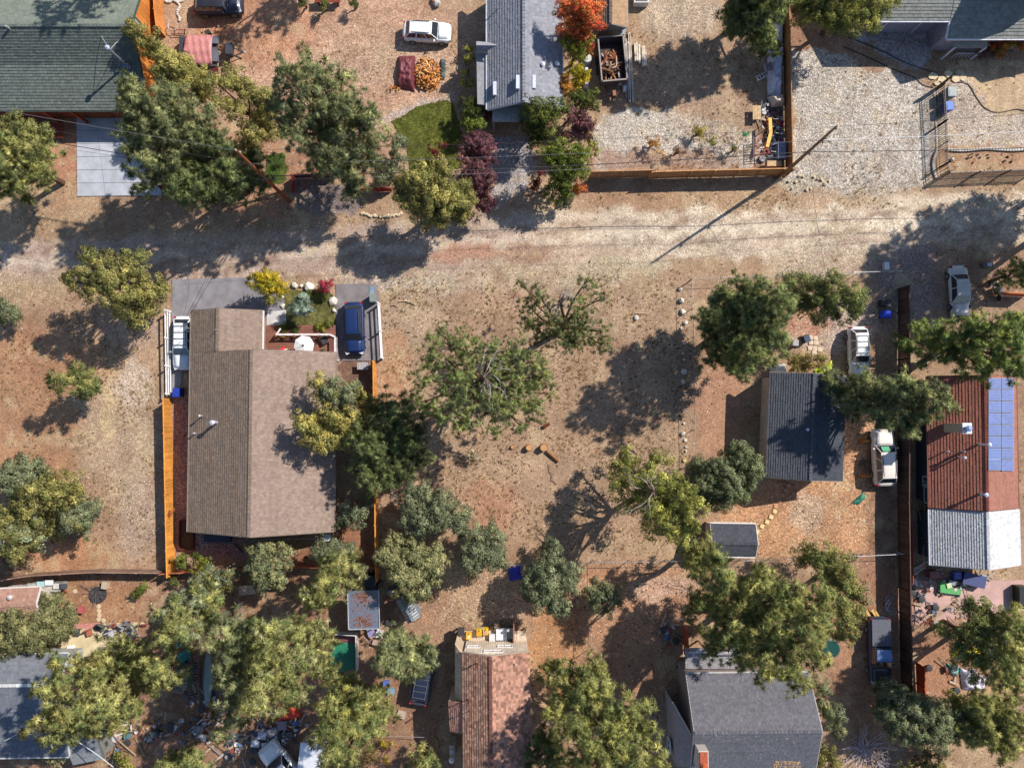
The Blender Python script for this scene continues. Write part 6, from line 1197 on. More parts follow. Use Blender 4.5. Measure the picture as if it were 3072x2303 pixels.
def bin_(label, px, py, col, rz=0, lid=None, s=1.0, cat='bin'):
    root = thing('wheeled_bin', label, cat, P(px, py, 0), rz)
    m = MB(); m.box((0, 0, .48 * s), (.56 * s, .68 * s, .96 * s), col, top=(1.12, 1.12)); m.build('body', M_PLAST, root)
    m = MB(); m.box((0, 0, 1.0 * s), (.68 * s, .82 * s, .07), lid or col, top=(.96, .96)); m.box((0, -.1, 1.04 * s), (.5 * s, .5 * s, .03), lid or col); m.build('lid', M_PLAST, root)
    m = MB(); m.tube((-.25 * s, .44 * s, .92 * s), (.25 * s, .44 * s, .92 * s), .02, .02, (.03, .03, .03), 6); m.build('handle', M_PLAST, root)
    for x in (-.26, .26): m = MB(); m.tube((x * s - .03, .36 * s, .12), (x * s + .03, .36 * s, .12), .12, .12, (.02, .02, .02), 10); m.build('wheel', M_RUBBER, root)
bin_('silver topped grey bin beside the iron fence', 2836, 290, C(110, 118, 116), lid=C(150, 160, 158), s=1.15); bin_('blue bin standing south of the grey bin by the iron fence', 2832, 330, C(50, 90, 190), rz=.1, lid=C(80, 120, 215))
bin_('bright blue bin in shade beside the pole gate', 2648, 946, C(20, 70, 220), rz=1.5, s=.95); bin_('dark lidded bin north of the bright blue bin', 2645, 912, C(30, 34, 44), rz=1.5, s=.95); bin_('navy blue bin under the bungalow eave behind the white car', 543, 1178, C(24, 56, 160)); bin_('dark blue bin beside the hot patio stones', 2412, 1018, C(40, 60, 84), rz=.3, s=.8)
def barrel(name, label, cat, px, py, r, h, col, mat=None, top=None, z=0, n=16):
    m = MB(); m.lathe([(r * .92, 0), (r, .03), (r, h * .33), (r * .97, h * .35), (r, h * .37), (r, h - .03), (r * .93, h)], col, n=n)
    if top: m.lathe([(r * .85, h + .001), (r * .8, h + .015)], top, n=n)
    return item(name, label, cat, m, mat or M_PLAST, px, py, z)
# rocks and stepping stones
def boulders(lst, base, cat='boulder', name='boulder', group=None):
    for (x, y, r, lb) in lst: m = MB(); m.rock((0, 0, r * .35), r, jit(base, .1), .7); item(name, lb, cat, m, M_STONE, x, y, 0, random.uniform(0, 3), group)
WR = C(214, 206, 192)
boulders([(884, 856, .38, 'pale flat boulder at the west end of the lawn rocks'), (928, 862, .5, 'largest pale boulder beside the pink red bush'), (999, 902, .4, 'grey boulder left of the wagon pad, upper of two'), (1003, 931, .28, 'grey boulder left of the wagon pad, lower of two'), (849, 918, .26, 'small pale boulder at the corner of the front path'), (905, 858, .22, 'reddish small boulder between the two pale ones'), (849, 891, .14, 'small white stone under the yellow leaved tree')], WR)
boulders([(2044, 903, .34, 'long pale boulder inside the wire fence corner'), (2048, 936, .3, 'grey boulder below the long pale one at the wire fence'), (2056, 968, .22, 'white boulder on the wire fence line'), (1908, 954, .22, 'single white rock in the open centre lot'), (2040, 866, .2, 'dark green rock at the wire fence corner'), (2052, 1114, .34, 'pale angular boulder in shade on the fence line'), (2048, 1144, .26, 'grey boulder under the shaded fence line'), (2049, 1300, .25, 'bluish slab like boulder south along the fence line'), (2855, 480, .26, 'round white boulder in the planting bed')], WR)
for i_, (x, y) in enumerate([(2045, 1000), (2050, 1010), (2043, 985), (2052, 1030), (2048, 1060), (2052, 1078), (2056, 1320), (2057, 1340), (2058, 1352), (2052, 1200), (2050, 1230), (2052, 1270), (2054, 1180)]): m = MB(); m.rock((0, 0, .05), .14, jit(WR, .15), .6); item('rock', 'small rock in the broken row along the wire fence', 'rock', m, M_STONE, x, y, 0, 0, 'small rocks along the wire fence')
m = MB(); m.tube((0, 0, 0), (0, 0, .12), .19, .18, C(216, 186, 130), 12); item('cut_log', 'pale round cut log near the gnarled juniper', 'log', m, M_WOOD, 2054, 1380)
for i_ in range(34):   # stone kerb under the juniper and by the lane
    if i_ < 22: x, y = 1086 + i_ * 5.6, 640 + 9 * sin(i_ / 21 * pi) + random.uniform(-3, 3)
    else: x, y = 2365 + (i_ - 22) * 11, 552 + random.uniform(-24, 20)
    m = MB(); m.rock((0, 0, .06), random.uniform(.14, .2), jit(C(206, 188, 156), .15), .6); item('rock', ('pale rock in the kerb row below the lane juniper' if i_ < 22 else 'pale rock in the rockery at the foot of the bare pole'), 'rock', m, M_STONE, x, y, 0, 0, 'kerb rocks under the juniper' if i_ < 22 else 'rockery rocks by the pole')
for i_, (x, y) in enumerate([(2271, 1594), (2286, 1578), (2301, 1565), (2313, 1550), (2324, 1533), (2327, 1518), (2338, 1503), (2347, 1485), (2356, 1471), (2364, 1456)]):
    m = MB(); m.box((0, 0, .02), (.36, .34, .06), jit(C(226, 200, 140) if i_ < 5 else C(200, 150, 122), .06)); item('stepping_stone', 'square stepping stone in the curved row by the little shed', 'stepping stone', m, M_STONE, x, y, 0, radians(-30 + i_ * 4), 'square stepping stones by the shed')
for i_, (x, y) in enumerate([(284, 1804), (296, 1818), (297, 1832), (298, 1845), (296, 1857), (311, 1860), (225, 1773), (457, 1854), (427, 1872)]): m = MB(); m.tube((0, 0, -.02), (0, 0, .04), .2, .2, jit(C(206, 184, 150), .08), 12); item('round_stepping_stone', 'round stepping stone in the lower left yard', 'stepping stone', m, M_STONE, x, y, 0, 0, 'round stepping stones in the lower left yard')
for i_, (x, y) in enumerate([(2432, 1012), (2447, 1014), (2433, 1027), (2448, 1028), (2430, 1044), (2445, 1046), (2460, 1048), (2443, 1058)]): m = MB(); m.box((0, 0, .01), (.4, .38, .06), jit(C(214, 192, 168), .07)); item('patio_tile', 'square paving tile north of the dark cottage', 'paving tile', m, M_STONE, x, y, 0, .05, 'square paving tiles by the cottage')
# stumps, log and branches in the centre lot
for (x, y, r, h, lb) in ((1586, 1342, .3, .45, 'cut stump, middle of the three in the centre lot'), (1630, 1342, .34, .55, 'cut stump, right of the three in the centre lot'), (1537, 1341, .16, .2, 'tiny pale stump left of the others')):
    m = MB(); m.lathe([(r * 1.1, 0), (r, .1), (r * .95, h)], C(140, 96, 66), n=12); m.lathe([(r * .9, h + .002), (r * .85, h + .015)], C(196, 146, 100), n=12); item('tree_stump', lb, 'stump', m, M_BARK, x, y)
m = MB(); m.tube((0, 0, .14), (1.1, -.95, .14), .15, .13, C(150, 104, 72), 9); item('fallen_log', 'short fallen log beside the right stump', 'log', m, M_BARK, 1640, 1352); m = MB(); m.tube((0, 0, .1), (.5, .3, .35), .2, .12, C(120, 70, 50), 8); item('old_stump', 'red brown rotten stump above the cut stumps', 'stump', m, M_BARK, 1632, 1280)
def branch_item(label, px, py, pts, r, col, name='fallen_branch'): m = MB(); m.path([Vector(p) for p in pts], r, col, 5); item(name, label, 'branch', m, M_BARK, px, py)
branch_item('pale curved branch lying west in the centre lot', 1218, 906, [(-.6, .05, .05), (0, .1, .06), (.5, -.05, .06), (.9, -.25, .05)], .045, C(206, 182, 152)); branch_item('short pale branch left of the curved one', 1183, 917, [(-.3, .05, .04), (.1, .05, .05), (.3, -.1, .04)], .04, C(190, 160, 130)); branch_item('thin straight stick below the lane in the centre lot', 1925, 940, [(-.6, .03, .04), (.6, -.02, .04)], .03, C(210, 190, 165)); branch_item('thin dark branch in the lower centre lot', 1648, 1420, [(0, .9, .05), (.05, .3, .08), (.3, -.2, .05), (.2, -.5, .05), (.6, -.9, .04)], .03, C(140, 104, 84)); branch_item('pale forked branch near the gnarled juniper', 1900, 1345, [(-.9, .5, .1), (-.2, .1, .15), (.5, -.5, .1)], .045, C(180, 160, 140))
def deadwood(name, label, cat, px, py, n, L, col, z=.4, seed=1, r0=.04):
    m = MB(); rr = random.Random(seed)
    for i in range(n):
        a = rr.uniform(0, 6.28); d = Vector((cos(a), sin(a), rr.uniform(0, .6))); p = Vector((rr.uniform(-.2, .2) * L, rr.uniform(-.2, .2) * L, .05)); r = r0
        for s in range(4):
            e = p + d.normalized() * L / 4 * rr.uniform(.6, 1.2); e.z = max(.03, e.z); m.tube(p, e, r, r * .7, jit(col, .2), 4, cap=False)
            if s: f = e + Vector((rr.uniform(-1, 1), rr.uniform(-1, 1), rr.uniform(0, .4))) * L * .15; m.tube(e, f, r * .5, .008, jit(col, .2), 4, cap=False)
            p = e; r *= .7; d = d + Vector((rr.uniform(-.4, .4), rr.uniform(-.4, .4), rr.uniform(-.1, .2)))
    item(name, label, cat, m, M_BARK, px, py)
deadwood('brush_pile', 'large pile of bare grey branches at the bottom right', 'brush pile', 2590, 2245, 60, 2.6, C(190, 176, 176), seed=3, r0=.05); deadwood('brush_pile', 'second tangle of grey branches at the bottom edge', 'brush pile', 2650, 2285, 34, 2.0, C(176, 162, 160), seed=4)
deadwood('brush_pile', 'grey twig heap around a dark fire ring in the lower left yard', 'brush pile', 285, 1772, 34, 1.5, C(120, 106, 104), seed=5, r0=.025); deadwood('bare_bush', 'pale bare twig bush at the north end of the lower centre group', 'bush', 1175, 1482, 16, .9, C(200, 184, 170), seed=6, r0=.025); deadwood('brush_pile', 'dry grey twigs beside the bottom edge pine', 'brush pile', 1720, 2005, 22, 1.1, C(140, 120, 116), seed=8, r0=.03); deadwood('bare_bush', 'thin reddish bare twigs left of the upper sparse pine', 'bush', 1545, 888, 14, 1.0, C(170, 120, 100), seed=9, r0=.02)
deadwood('brush_pile', 'rusty twig heap beside the leaning ladder', 'brush pile', 2780, 1850, 26, 1.0, C(150, 90, 62), seed=11, r0=.03); deadwood('brush_pile', 'pale tangle of sticks in the lower centre yard', 'brush pile', 2055, 1765, 30, 1.4, C(214, 184, 164), seed=12, r0=.02)
# firewood heap with its tarp
for i in range(190):
    a = random.uniform(0, 6.28); d = random.random() ** .6; x = 1282 + cos(a) * d * 42; y = 224 + sin(a) * d * 50; hgt = .75 * (1 - d * d) * random.uniform(.5, 1)
    if i < 16: x = random.choice((1185, 1195, 1200)) + random.uniform(-12, 12); y = random.uniform(225, 275); hgt = 0.02
    L_ = random.uniform(.3, .42); w_ = random.uniform(.1, .16); m = MB(); c_ = random.choice((C(226, 160, 84), C(214, 140, 66), C(236, 184, 116), C(190, 116, 60), C(206, 128, 62)))
    vs = [(-L_ / 2, -w_ / 2, 0), (-L_ / 2, w_ / 2, 0), (-L_ / 2, 0, w_ * .8), (L_ / 2, -w_ / 2, 0), (L_ / 2, w_ / 2, 0), (L_ / 2, 0, w_ * .8)]
    m.add(vs, [(0, 2, 1), (3, 4, 5)], jit(c_, .15)); m.add(vs, [(0, 1, 4, 3)], C(120, 80, 56)); m.add(vs, [(1, 2, 5, 4), (2, 0, 3, 5)], jit(c_, .15))
    o = item('split_log', 'split orange log in the firewood heap beside the maroon tarp', 'firewood log', m, M_WOOD, x, y, hgt + .05, random.uniform(0, 3.1), 'split logs of the firewood heap'); o.rotation_euler = (random.uniform(-.5, .5), random.uniform(-.4, .4), random.uniform(0, 3.1))
def tarp(label, corners, h, col, seed=1, n=22, name='tarp', cat='tarp', mat=None, fold=.12, dome=True, fs=5.0):
    a, b, c, d = [P(x, y, 0) for x, y in corners]; ctr = (a + b + c + d) / 4; r = np.random.default_rng(seed); V = []; ph = r.uniform(0, 6, 6)
    for i in range(n + 1):
        for j in range(n + 1):
            u, v = i / n, j / n; p = (a * (1 - u) + b * u) * (1 - v) + (d * (1 - u) + c * u) * v
            e = min(u, 1 - u, v, 1 - v) * 2; k = (1 - (1 - min(1, e * 1.7)) ** 2) if dome else 1
            nz = lambda sc, sd: float(vnoise(np.array([p.x * 1.0 + 300]), np.array([p.y * 1.0 + 300]), sc, sd)[0]) - .5
            w = (-abs(nz(.5, seed + 5)) * 3.2 + .7 + nz(.22, seed + 6) * 1.6) if True else sin(fs * 2.1 * p.x + ph[0] + sin(fs * p.y + ph[1])) * .5 + sin(fs * 1.7 * p.y + ph[2] + sin(fs * 1.4 * p.x)) * .35 + sin(fs * 4 * (p.x + p.y) + ph[3]) * .25
            edge = 0 if 0 < i < n and 0 < j < n else 1; off = (Vector((r.uniform(-1, 1), r.uniform(-1, 1), 0)) * .06 * edge)
            V.append(tuple(p + off - ctr + Vector((0, 0, max(.02, h * k + w * fold * (.4 + .6 * k))))))
    F = [(i * (n + 1) + j, (i + 1) * (n + 1) + j, (i + 1) * (n + 1) + j + 1, i * (n + 1) + j + 1) for i in range(n) for j in range(n)]
    if (b - a).cross(d - a).z < 0: F = [tuple(reversed(f)) for f in F]
    m = MB(); m.add(V, F, col); me_ = item(name, label, cat, m, mat or M_PLAST, CX, CY, 0, 0, smooth=True); me_.location = ctr; sdf = me_.modifiers.new('s', 'SOLIDIFY'); sdf.thickness = .012; return me_
tarp('shiny maroon tarp over the west half of the firewood heap', [(1194, 170), (1246, 168), (1244, 276), (1190, 262)], .75, C(112, 50, 56), 2, fold=.13, fs=7, n=34); tarp('dark green tarp edge east of the firewood heap', [(1322, 176), (1338, 182), (1334, 240), (1322, 238)], .2, C(66, 84, 84), 3)
tarp('long pale crumpled tarp along the tan fence', [(2300, 140), (2348, 130), (2343, 300), (2300, 290)], .9, C(206, 204, 214), 4, fold=.3); tarp('cream crumpled sheet at the south end of the long tarp', [(2298, 292), (2350, 290), (2348, 322), (2312, 326)], .9, C(216, 196, 172), 5, fold=.25); tarp('white sheet at the north end of the long tarp', [(2318, 30), (2344, 30), (2346, 130), (2318, 136)], .8, C(226, 222, 224), 6, fold=.2)
tarp('crumpled royal blue tarp below the vacant lot', [(1524, 1704), (1560, 1694), (1566, 1736), (1530, 1742)], .35, C(30, 48, 170), 7, fold=.15); tarp('green camouflage sheet on the dark cottage yard', [(2552, 1510), (2592, 1474), (2596, 1494), (2576, 1512)], .15, C(44, 120, 96), 8, fold=.08); tarp('crumpled teal sheet between the bottom pines', [(528, 1930), (570, 1922), (576, 1985), (526, 1990)], .4, C(50, 140, 134), 9, fold=.15)
tarp('green ground sheet in the framed pen', [(990, 1926), (1068, 1928), (1064, 2008), (986, 2020)], .05, C(30, 116, 84), 10, fold=.03); tarp('maroon mat at the top of the framed pen', [(1010, 1900), (1066, 1904), (1066, 1926), (1014, 1926)], .06, C(120, 66, 72), 11, fold=.03); tarp('orange red sheet under the large bottom pine', [(830, 2110), (900, 2098), (902, 2150), (826, 2168)], .5, C(214, 66, 34), 12, fold=.1)
tarp('lime green sheet behind the dark cottage', [(2440, 1110), (2496, 1082), (2496, 1114), (2450, 1128)], .25, C(190, 230, 40), 13, fold=.08); tarp('bright yellow sheet under the right edge pine', [(2850, 1950), (2936, 1940), (2940, 1962), (2856, 1974)], .25, C(216, 200, 40), 14, fold=.08); tarp('white sheet under the right edge pine', [(2878, 2000), (2960, 2030), (2950, 2070), (2886, 2066)], .5, C(214, 206, 220), 15, fold=.1); tarp('pale teal sheet left of the white sheet', [(2840, 1988), (2876, 1998), (2872, 2030), (2850, 2018)], .3, C(110, 170, 160), 16, fold=.06)
tarp('white crumpled sheet north of the cottage roof', [(2310, 1098), (2350, 1090), (2360, 1128), (2308, 1130)], 1.2, C(220, 222, 226), 17, fold=.1)
# pen frame
m = MB(); pts = [P(1009, 1898, .5), P(1070, 1902, .5), P(1072, 2010, .5)]; 
for a_, b_ in zip(pts[:-1], pts[1:]): m.beam(a_, b_, .06, 1.0, C(220, 214, 210))
tag(m.build('pen_frame', M_PLAST), 'white low frame round the green ground sheet', 'pen')
# covered utility trailer
tr = thing('covered_trailer', 'small trailer under a pinkish red cover left of the gravel yard', 'trailer', P(606, 160, .3) * 1.0); tr.location.z = 0; tr.scale = (1.2, 1.15, 1.0)
m = MB(); m.box((0, 0, .55), (2.5, 2.4, .35), C(110, 112, 120)); m.build('bed', M_METAL, tr)
n = 14; m = MB(); V = [(-1.05 + 2.1 * i / n, -1.25 + 2.5 * j / n, .95 + .35 * (1 - abs(2 * j / n - 1) ** 2.5) + .06 * sin(i * 1.9 + .4 * j) + .04 * sin(j * 1.3)) for i in range(n + 1) for j in range(n + 1)]
m.add(V, [(i * (n + 1) + j, (i + 1) * (n + 1) + j, (i + 1) * (n + 1) + j + 1, i * (n + 1) + j + 1) for i in range(n) for j in range(n)], C(196, 128, 124)); o = m.build('cover', M_PLAST, tr, smooth=True); o.modifiers.new('s', 'SOLIDIFY').thickness = .02
m = MB(); m.box((-1.35, 0, .7), (.55, 2.3, .5), (.03, .035, .05), top=(.8, .95)); m.build('rear_pack', M_PLAST, tr)
m = MB(); m.box((1.2, .8, .9), (.5, .6, .3), C(120, 124, 132)); m.build('front_lid', M_METAL, tr); m = MB(); m.box((1.2, -.5, .9), (.55, .9, .3), C(120, 122, 130)); m.build('front_lid', M_METAL, tr)
m = MB(); m.beam((1.2, .9, .5), (3.3, .0, .5), .07, .07, (.05, .05, .05)); m.beam((1.2, -.9, .5), (3.3, .0, .5), .07, .07, (.05, .05, .05)); m.build('drawbar', M_METAL, tr); m = MB(); m.box((2.3, 0.1, .85), (.55, 1.0, .5), (.035, .04, .055), top=(.9, .92)); m.build('tool_box', M_PLAST, tr); m = MB(); m.lathe([(.06, 0), (.1, .05), (.05, .14)], C(190, 190, 205), (3.35, 0, .5), 8); m.build('hitch', M_METAL, tr)
m = MB(); m.box((1.1, -1.7, .5), (.5, .9, .06), C(110, 50, 44)); m.build('step', M_METAL, tr)
for y in (-1.15, 1.15): m = MB(); m.tube((0, y - .1, .35), (0, y + .1, .35), .35, .35, (.03, .03, .03), 14); m.build('wheel', M_RUBBER, tr)
# dump trailer full of scrap
dt = thing('dump_trailer', 'open steel trailer piled with scrap wood beside the grey house', 'trailer', P(1832, 196, .3), radians(5)); dt.location.z = 0
RS = C(96, 88, 86)
m = MB(); m.box((0, 0, .6), (2.25, 4.0, .1), C(60, 46, 42)); m.build('bed', M_METAL, dt)
for (c_, d_) in (((-1.15, 0, 1.15), (.08, 4.1, 1.1)), ((1.15, 0, 1.15), (.08, 4.1, 1.1)), ((0, -2.02, 1.15), (2.3, .08, 1.1)), ((0, 2.02, 1.15), (2.3, .08, 1.1))): m = MB(); m.box(c_, d_, RS); m.build('side_panel', M_METAL, dt)
for (c_, d_) in (((-1.15, 0, 1.73), (.13, 4.2, .07)), ((1.15, 0, 1.73), (.13, 4.2, .07)), ((0, -2.04, 1.73), (2.4, .13, .07)), ((0, 2.04, 1.73), (2.4, .13, .07))): m = MB(); m.box(c_, d_, C(150, 140, 132)); m.build('top_rail', M_METAL, dt)
for x in (-1.28, 1.28):
    for y in (-.5, .5): m = MB(); m.tube((x - .1, y, .38), (x + .1, y, .38), .38, .38, (.03, .03, .03), 14); m.build('wheel', M_RUBBER, dt)
m = MB(); m.beam((-.8, -2.0, .5), (0, -3.5, .5), .1, .1, (.08, .06, .05)); m.beam((.8, -2.0, .5), (0, -3.5, .5), .1, .1, (.08, .06, .05)); m.box((0, -2.9, .7), (.3, .5, .5), C(150, 96, 70)); m.build('drawbar', M_METAL, dt)
for i in range(80):
    m = MB(); L_ = random.uniform(.3, 1.5); y = random.uniform(-1.8, .8); c_ = random.choice((C(190, 160, 130), C(150, 110, 80), C(110, 90, 80), C(206, 196, 190), C(130, 70, 50), C(180, 130, 90))); m.box((0, 0, 0), (L_, random.uniform(.06, .16), random.uniform(.02, .1)), c_)
    o = m.build('scrap', M_WOOD, dt); o.location = (random.uniform(-.7, .7), y, random.uniform(.75, 1.35 - .2 * abs(y + .6))); o.rotation_euler = (random.uniform(-.4, .4), random.uniform(-.35, .35), random.uniform(0, 3.14))
# long timbers beside it
for i, (x, y, L_, c_) in enumerate(((1882, 210, 5.8, C(170, 160, 156)), (1888, 204, 6.6, C(206, 190, 172)), (1894, 206, 6.4, C(196, 178, 158)), (1876, 215, 5.2, C(150, 140, 136)), (1905, 160, 1.7, C(226, 212, 190)), (1911, 158, 1.9, C(216, 200, 176)), (1918, 164, 1.8, C(230, 216, 196)), (1927, 172, 2.0, C(206, 188, 164)), (1932, 170, 1.9, C(222, 206, 184)), (1937, 176, 1.5, C(200, 184, 164)))):
    m = MB(); m.box((0, 0, .12), (.16, L_, .12), c_); item('timber', (('grey timber second from the dump trailer side', 'pale thick timber, longest beside the dump trailer', 'pale timber on the outer side of the long stack', 'dark grey timber nearest the dump trailer wall')[i] if i < 4 else 'short pale timber lying right of the long ones'), 'timber', m, M_WOOD, x, y, 0, radians(random.uniform(0, 2.5)), 'long timbers' if i < 4 else 'short timbers')
m = MB(); m.box((0, 0, .2), (.35, .6, .3), C(220, 220, 216), top=(.6, .7)); item('jerry_can', 'white fuel can at the tail of the dump trailer', 'can', m, M_PLAST, 1872, 268)
barrel('tank', 'grey white rounded tank beside the yellow leaved tree', 'tank', 1759, 190, .42, 1.1, C(186, 188, 190), top=C(200, 196, 186)); m = MB(); m.box((0, 0, .5), (.5, 1.7, .9), C(206, 206, 222), top=(.5, .9)); item('freezer_box', 'long pale covered box south of the rounded tank', 'box', m, M_PLAST, 1757, 240)
for k_, (x, y) in enumerate(((1776, 128), (1800, 120))): barrel('bucket', ('white bucket in the shed mouth', 'red bucket in the shed mouth')[k_], 'bucket', x, y, .25, .4, (C(220, 220, 220), C(190, 50, 40))[k_])
sh = thing('shelf_rack', 'grey rack of small jars standing in the shed mouth', 'rack', P(1862, 98, .0), .1)
m = MB(); 
for z in (.3, .9, 1.5): m.box((0, 0, z), (.5, 1.2, .04), C(150, 160, 170))
m.build('shelf', M_METAL, sh); m = MB()
for i in range(10): m.box((random.uniform(-.15, .15), -.5 + i * .11, 1.6), (.1, .08, .16), random.choice((C(220, 220, 220), C(120, 140, 150), C(190, 180, 160))))
m.build('jars', M_PLAST, sh)
m = MB(); m.box((0, 0, .45), (1.3, 1.1, .9), C(214, 212, 208), top=(1.05, 1.05)); m.box((0, 0, .93), (1.1, .9, .04), C(110, 100, 96)); item('white_crate', 'white open bin of rubble cut by the top edge', 'crate', m, M_PLAST, 1920, 5)
# bench and planter, top
bt = thing('wooden_bench', 'red brown bench between two small conifers at the top edge', 'bench', P(988, 8, 0))
for i in range(4): m = MB(); m.box((0, -.3 + i * .2, .75), (2.4, .17, .05), C(136, 66, 50)); m.build('slat', M_WOOD, bt)
for x in (-.9, .9): m = MB(); m.box((x, 0, .36), (.1, .7, .72), C(96, 46, 36)); m.build('leg', M_WOOD, bt)
m = MB(); m.rock((0, 0, .2), .45, C(196, 190, 180), .8, 3); item('boulder', 'grey boulder at the top edge above the white crossover', 'boulder', m, M_STONE, 1312, 14); m = MB(); m.lathe([(.3, 0), (.36, .3), (.3, .32)], C(160, 90, 60), n=10); item('plant_pot', 'clay pot beside the top edge boulder', 'pot', m, M_STONE, 1306, 2)
# wheelbarrow like frame by the jeep
m = MB(); ring_ = [(0.45 * cos(a), .45 * sin(a), .5) for a in np.linspace(0, 6.28, 13)]; m.path([Vector(p) for p in ring_], .04, C(210, 196, 190)); m.beam((.3, -.4, .45), (1.3, -.4, .45), .06, .06, C(170, 76, 66)); m.beam((1.3, -.4, .45), (1.35, .3, .45), .06, .06, C(200, 150, 146)); m.beam((-.2, -.7, .3), (1.1, -.7, .3), .06, .06, C(120, 60, 50)); item('wheelbarrow', 'red wheelbarrow with round white rim near the jeep', 'wheelbarrow', m, M_METAL, 525, 85)
m = MB(); m.box((0, 0, .3), (.5, .4, .4), C(70, 72, 70), rz=.5); m.tube((.3, -.3, .1), (.3, -.3, .2), .15, .15, (.03, .03, .03), 10); item('lawn_mower', 'small dark mower beside the covered trailer', 'mower', m, M_METAL, 628, 104)
for i in range(22): m = MB(); m.rock((0, 0, .07), random.uniform(.12, .18), jit(C(206, 196, 186), .12), .6); item('rock', 'pale rock edging the bed near the orange cabin fence', 'rock', m, M_STONE, (498 + i * 4.6) if i < 12 else 536 + 4 * sin(i), (4 + 3 * sin(i)) if i < 12 else 8 + (i - 12) * 6, 0, 0, 'rocks edging the cabin bed')
# patio set
um = thing('patio_umbrella', 'white octagonal umbrella open over the brown deck', 'umbrella', P(928, 1042, .45))
m = MB(); m.tube((0, 0, 0), (0, 0, 2.25), .03, .03, C(150, 110, 80), 6); m.build('pole', M_WOOD, um); R8 = .92
for i in range(8):
    a0, a1 = 2 * pi * i / 8 + .2, 2 * pi * (i + 1) / 8 + .2; m = MB(); m.add([(0, 0, 2.2), (R8 * cos(a0), R8 * sin(a0), 1.86), (R8 * cos(a1), R8 * sin(a1), 1.86), (0, 0, 2.17), (R8 * cos(a0), R8 * sin(a0), 1.83), (R8 * cos(a1), R8 * sin(a1), 1.83)], [(0, 1, 2), (3, 5, 4), (1, 4, 5, 2)], jit(C(236, 234, 230), .03)); m.build('canopy_panel', M_CLOTH, um)
m = MB(); m.lathe([(.14, 2.14), (.02, 2.3)], C(120, 120, 124), n=8); m.build('finial', M_CLOTH, um)
def chair(label, px, py, rz, col, z=.45):
    c = thing('patio_chair', label, 'chair', P(px, py, z), rz); m = MB(); m.box((0, 0, .42), (.55, .55, .06), col); m.build('seat', M_CLOTH, c); m = MB(); m.box((0, .3, .72), (.55, .07, .6), col); m.build('backrest', M_CLOTH, c)
    for x in (-.24, .24):
        for y in (-.24, .24): m = MB(); m.box((x, y, .2), (.04, .04, .4), (.05, .05, .05)); m.build('leg', M_METAL, c)
chair('black woven chair right of the white umbrella', 976, 1024, .5, (.03, .03, .035)); chair('red and white cushioned chair left of the umbrella', 855, 1052, 2.2, C(206, 40, 40)); chair('red chair half hidden at the umbrella edge', 893, 1054, 2.8, C(170, 40, 40))
m = MB(); m.box((0, 0, .06), (.42, .3, .1), C(230, 228, 226)); item('cushion', 'white cushion on the red chair', 'cushion', m, M_CLOTH, 858, 1052, .92, .2)
for (x, y, lb, c_) in ((852, 1012, 'yellow flower pot left along the deck rail', C(200, 170, 50)), (884, 1010, 'second flower pot along the deck rail', C(180, 120, 60)), (962, 1012, 'reddish flower pot near the right deck rail', C(170, 70, 60)), (974, 1048, 'green plant pot right of the umbrella', C(90, 110, 60))):
    m = MB(); m.lathe([(.14, 0), (.18, .28)], C(130, 80, 60), n=10); 
    for i in range(26): a = random.uniform(0, 6.28); m.box((.18 * cos(a) * random.random(), .18 * sin(a) * random.random(), .32 + random.random() * .15), (.07, .05, .04), jit(c_, .3), rz=a)
    item('flower_pot', lb, 'flower pot', m, M_CLOTH, x, y, .45)
m = MB(); m.box((0, 0, .3), (1.0, .65, .04), C(196, 190, 186))
for i in range(4): m.box((-.37 + i * .25, 0, .33), (.02, .65, .02), C(150, 144, 140))
item('metal_grate', 'pale grid topped box in the shaded strip right of the bungalow', 'grate', m, M_METAL, 1090, 1098, .3)
m = MB(); m.box((0, 0, .55), (.45, .8, 1.1), C(150, 156, 150)); item('utility_box', 'grey green utility box at the top of the white rail fence', 'utility box', m, M_METAL, 1122, 897, 0, .1); m = MB(); m.box((0, 0, .03), (.4, .65, .05), C(120, 150, 166)); item('inspection_hatch', 'blue grey lid in the ground above the utility box', 'utility lid', m, M_CONC, 1116, 870)
m = MB(); m.box((0, 0, .5), (.42, .7, .5), C(206, 214, 222)); m.box((0, 0, .2), (.1, .1, .5), (.1, .1, .1)); item('mailbox', 'pale blue mailbox on the lane edge by the pole gate', 'mailbox', m, M_METAL, 2650, 802); m = MB(); m.box((0, 0, .35), (.9, .45, .5), C(110, 104, 104)); m.box((.1, 0, .62), (.4, .3, .04), C(210, 210, 210)); item('meter_box', 'grey meter box right of the silver sedan', 'utility box', m, M_METAL, 2953, 798, 0, .1)
m = MB(); m.box((0, 0, .5), (.5, .7, .5), C(40, 60, 130)); m.box((-.2, .5, .8), (.5, .5, .2), C(200, 190, 190)); m.box((.1, -.5, .7), (.15, .5, .06), C(220, 220, 224)); m.tube((.0, .8, .3), (.12, .8, .3), .3, .3, (.03, .03, .03), 12); m.tube((.0, -.8, .3), (.12, -.8, .3), .3, .3, (.03, .03, .03), 12); item('motorbike', 'blue covered motorbike beside the slatted orange fence', 'motorbike', m, M_PAINT, 2982, 872, 0, .3)
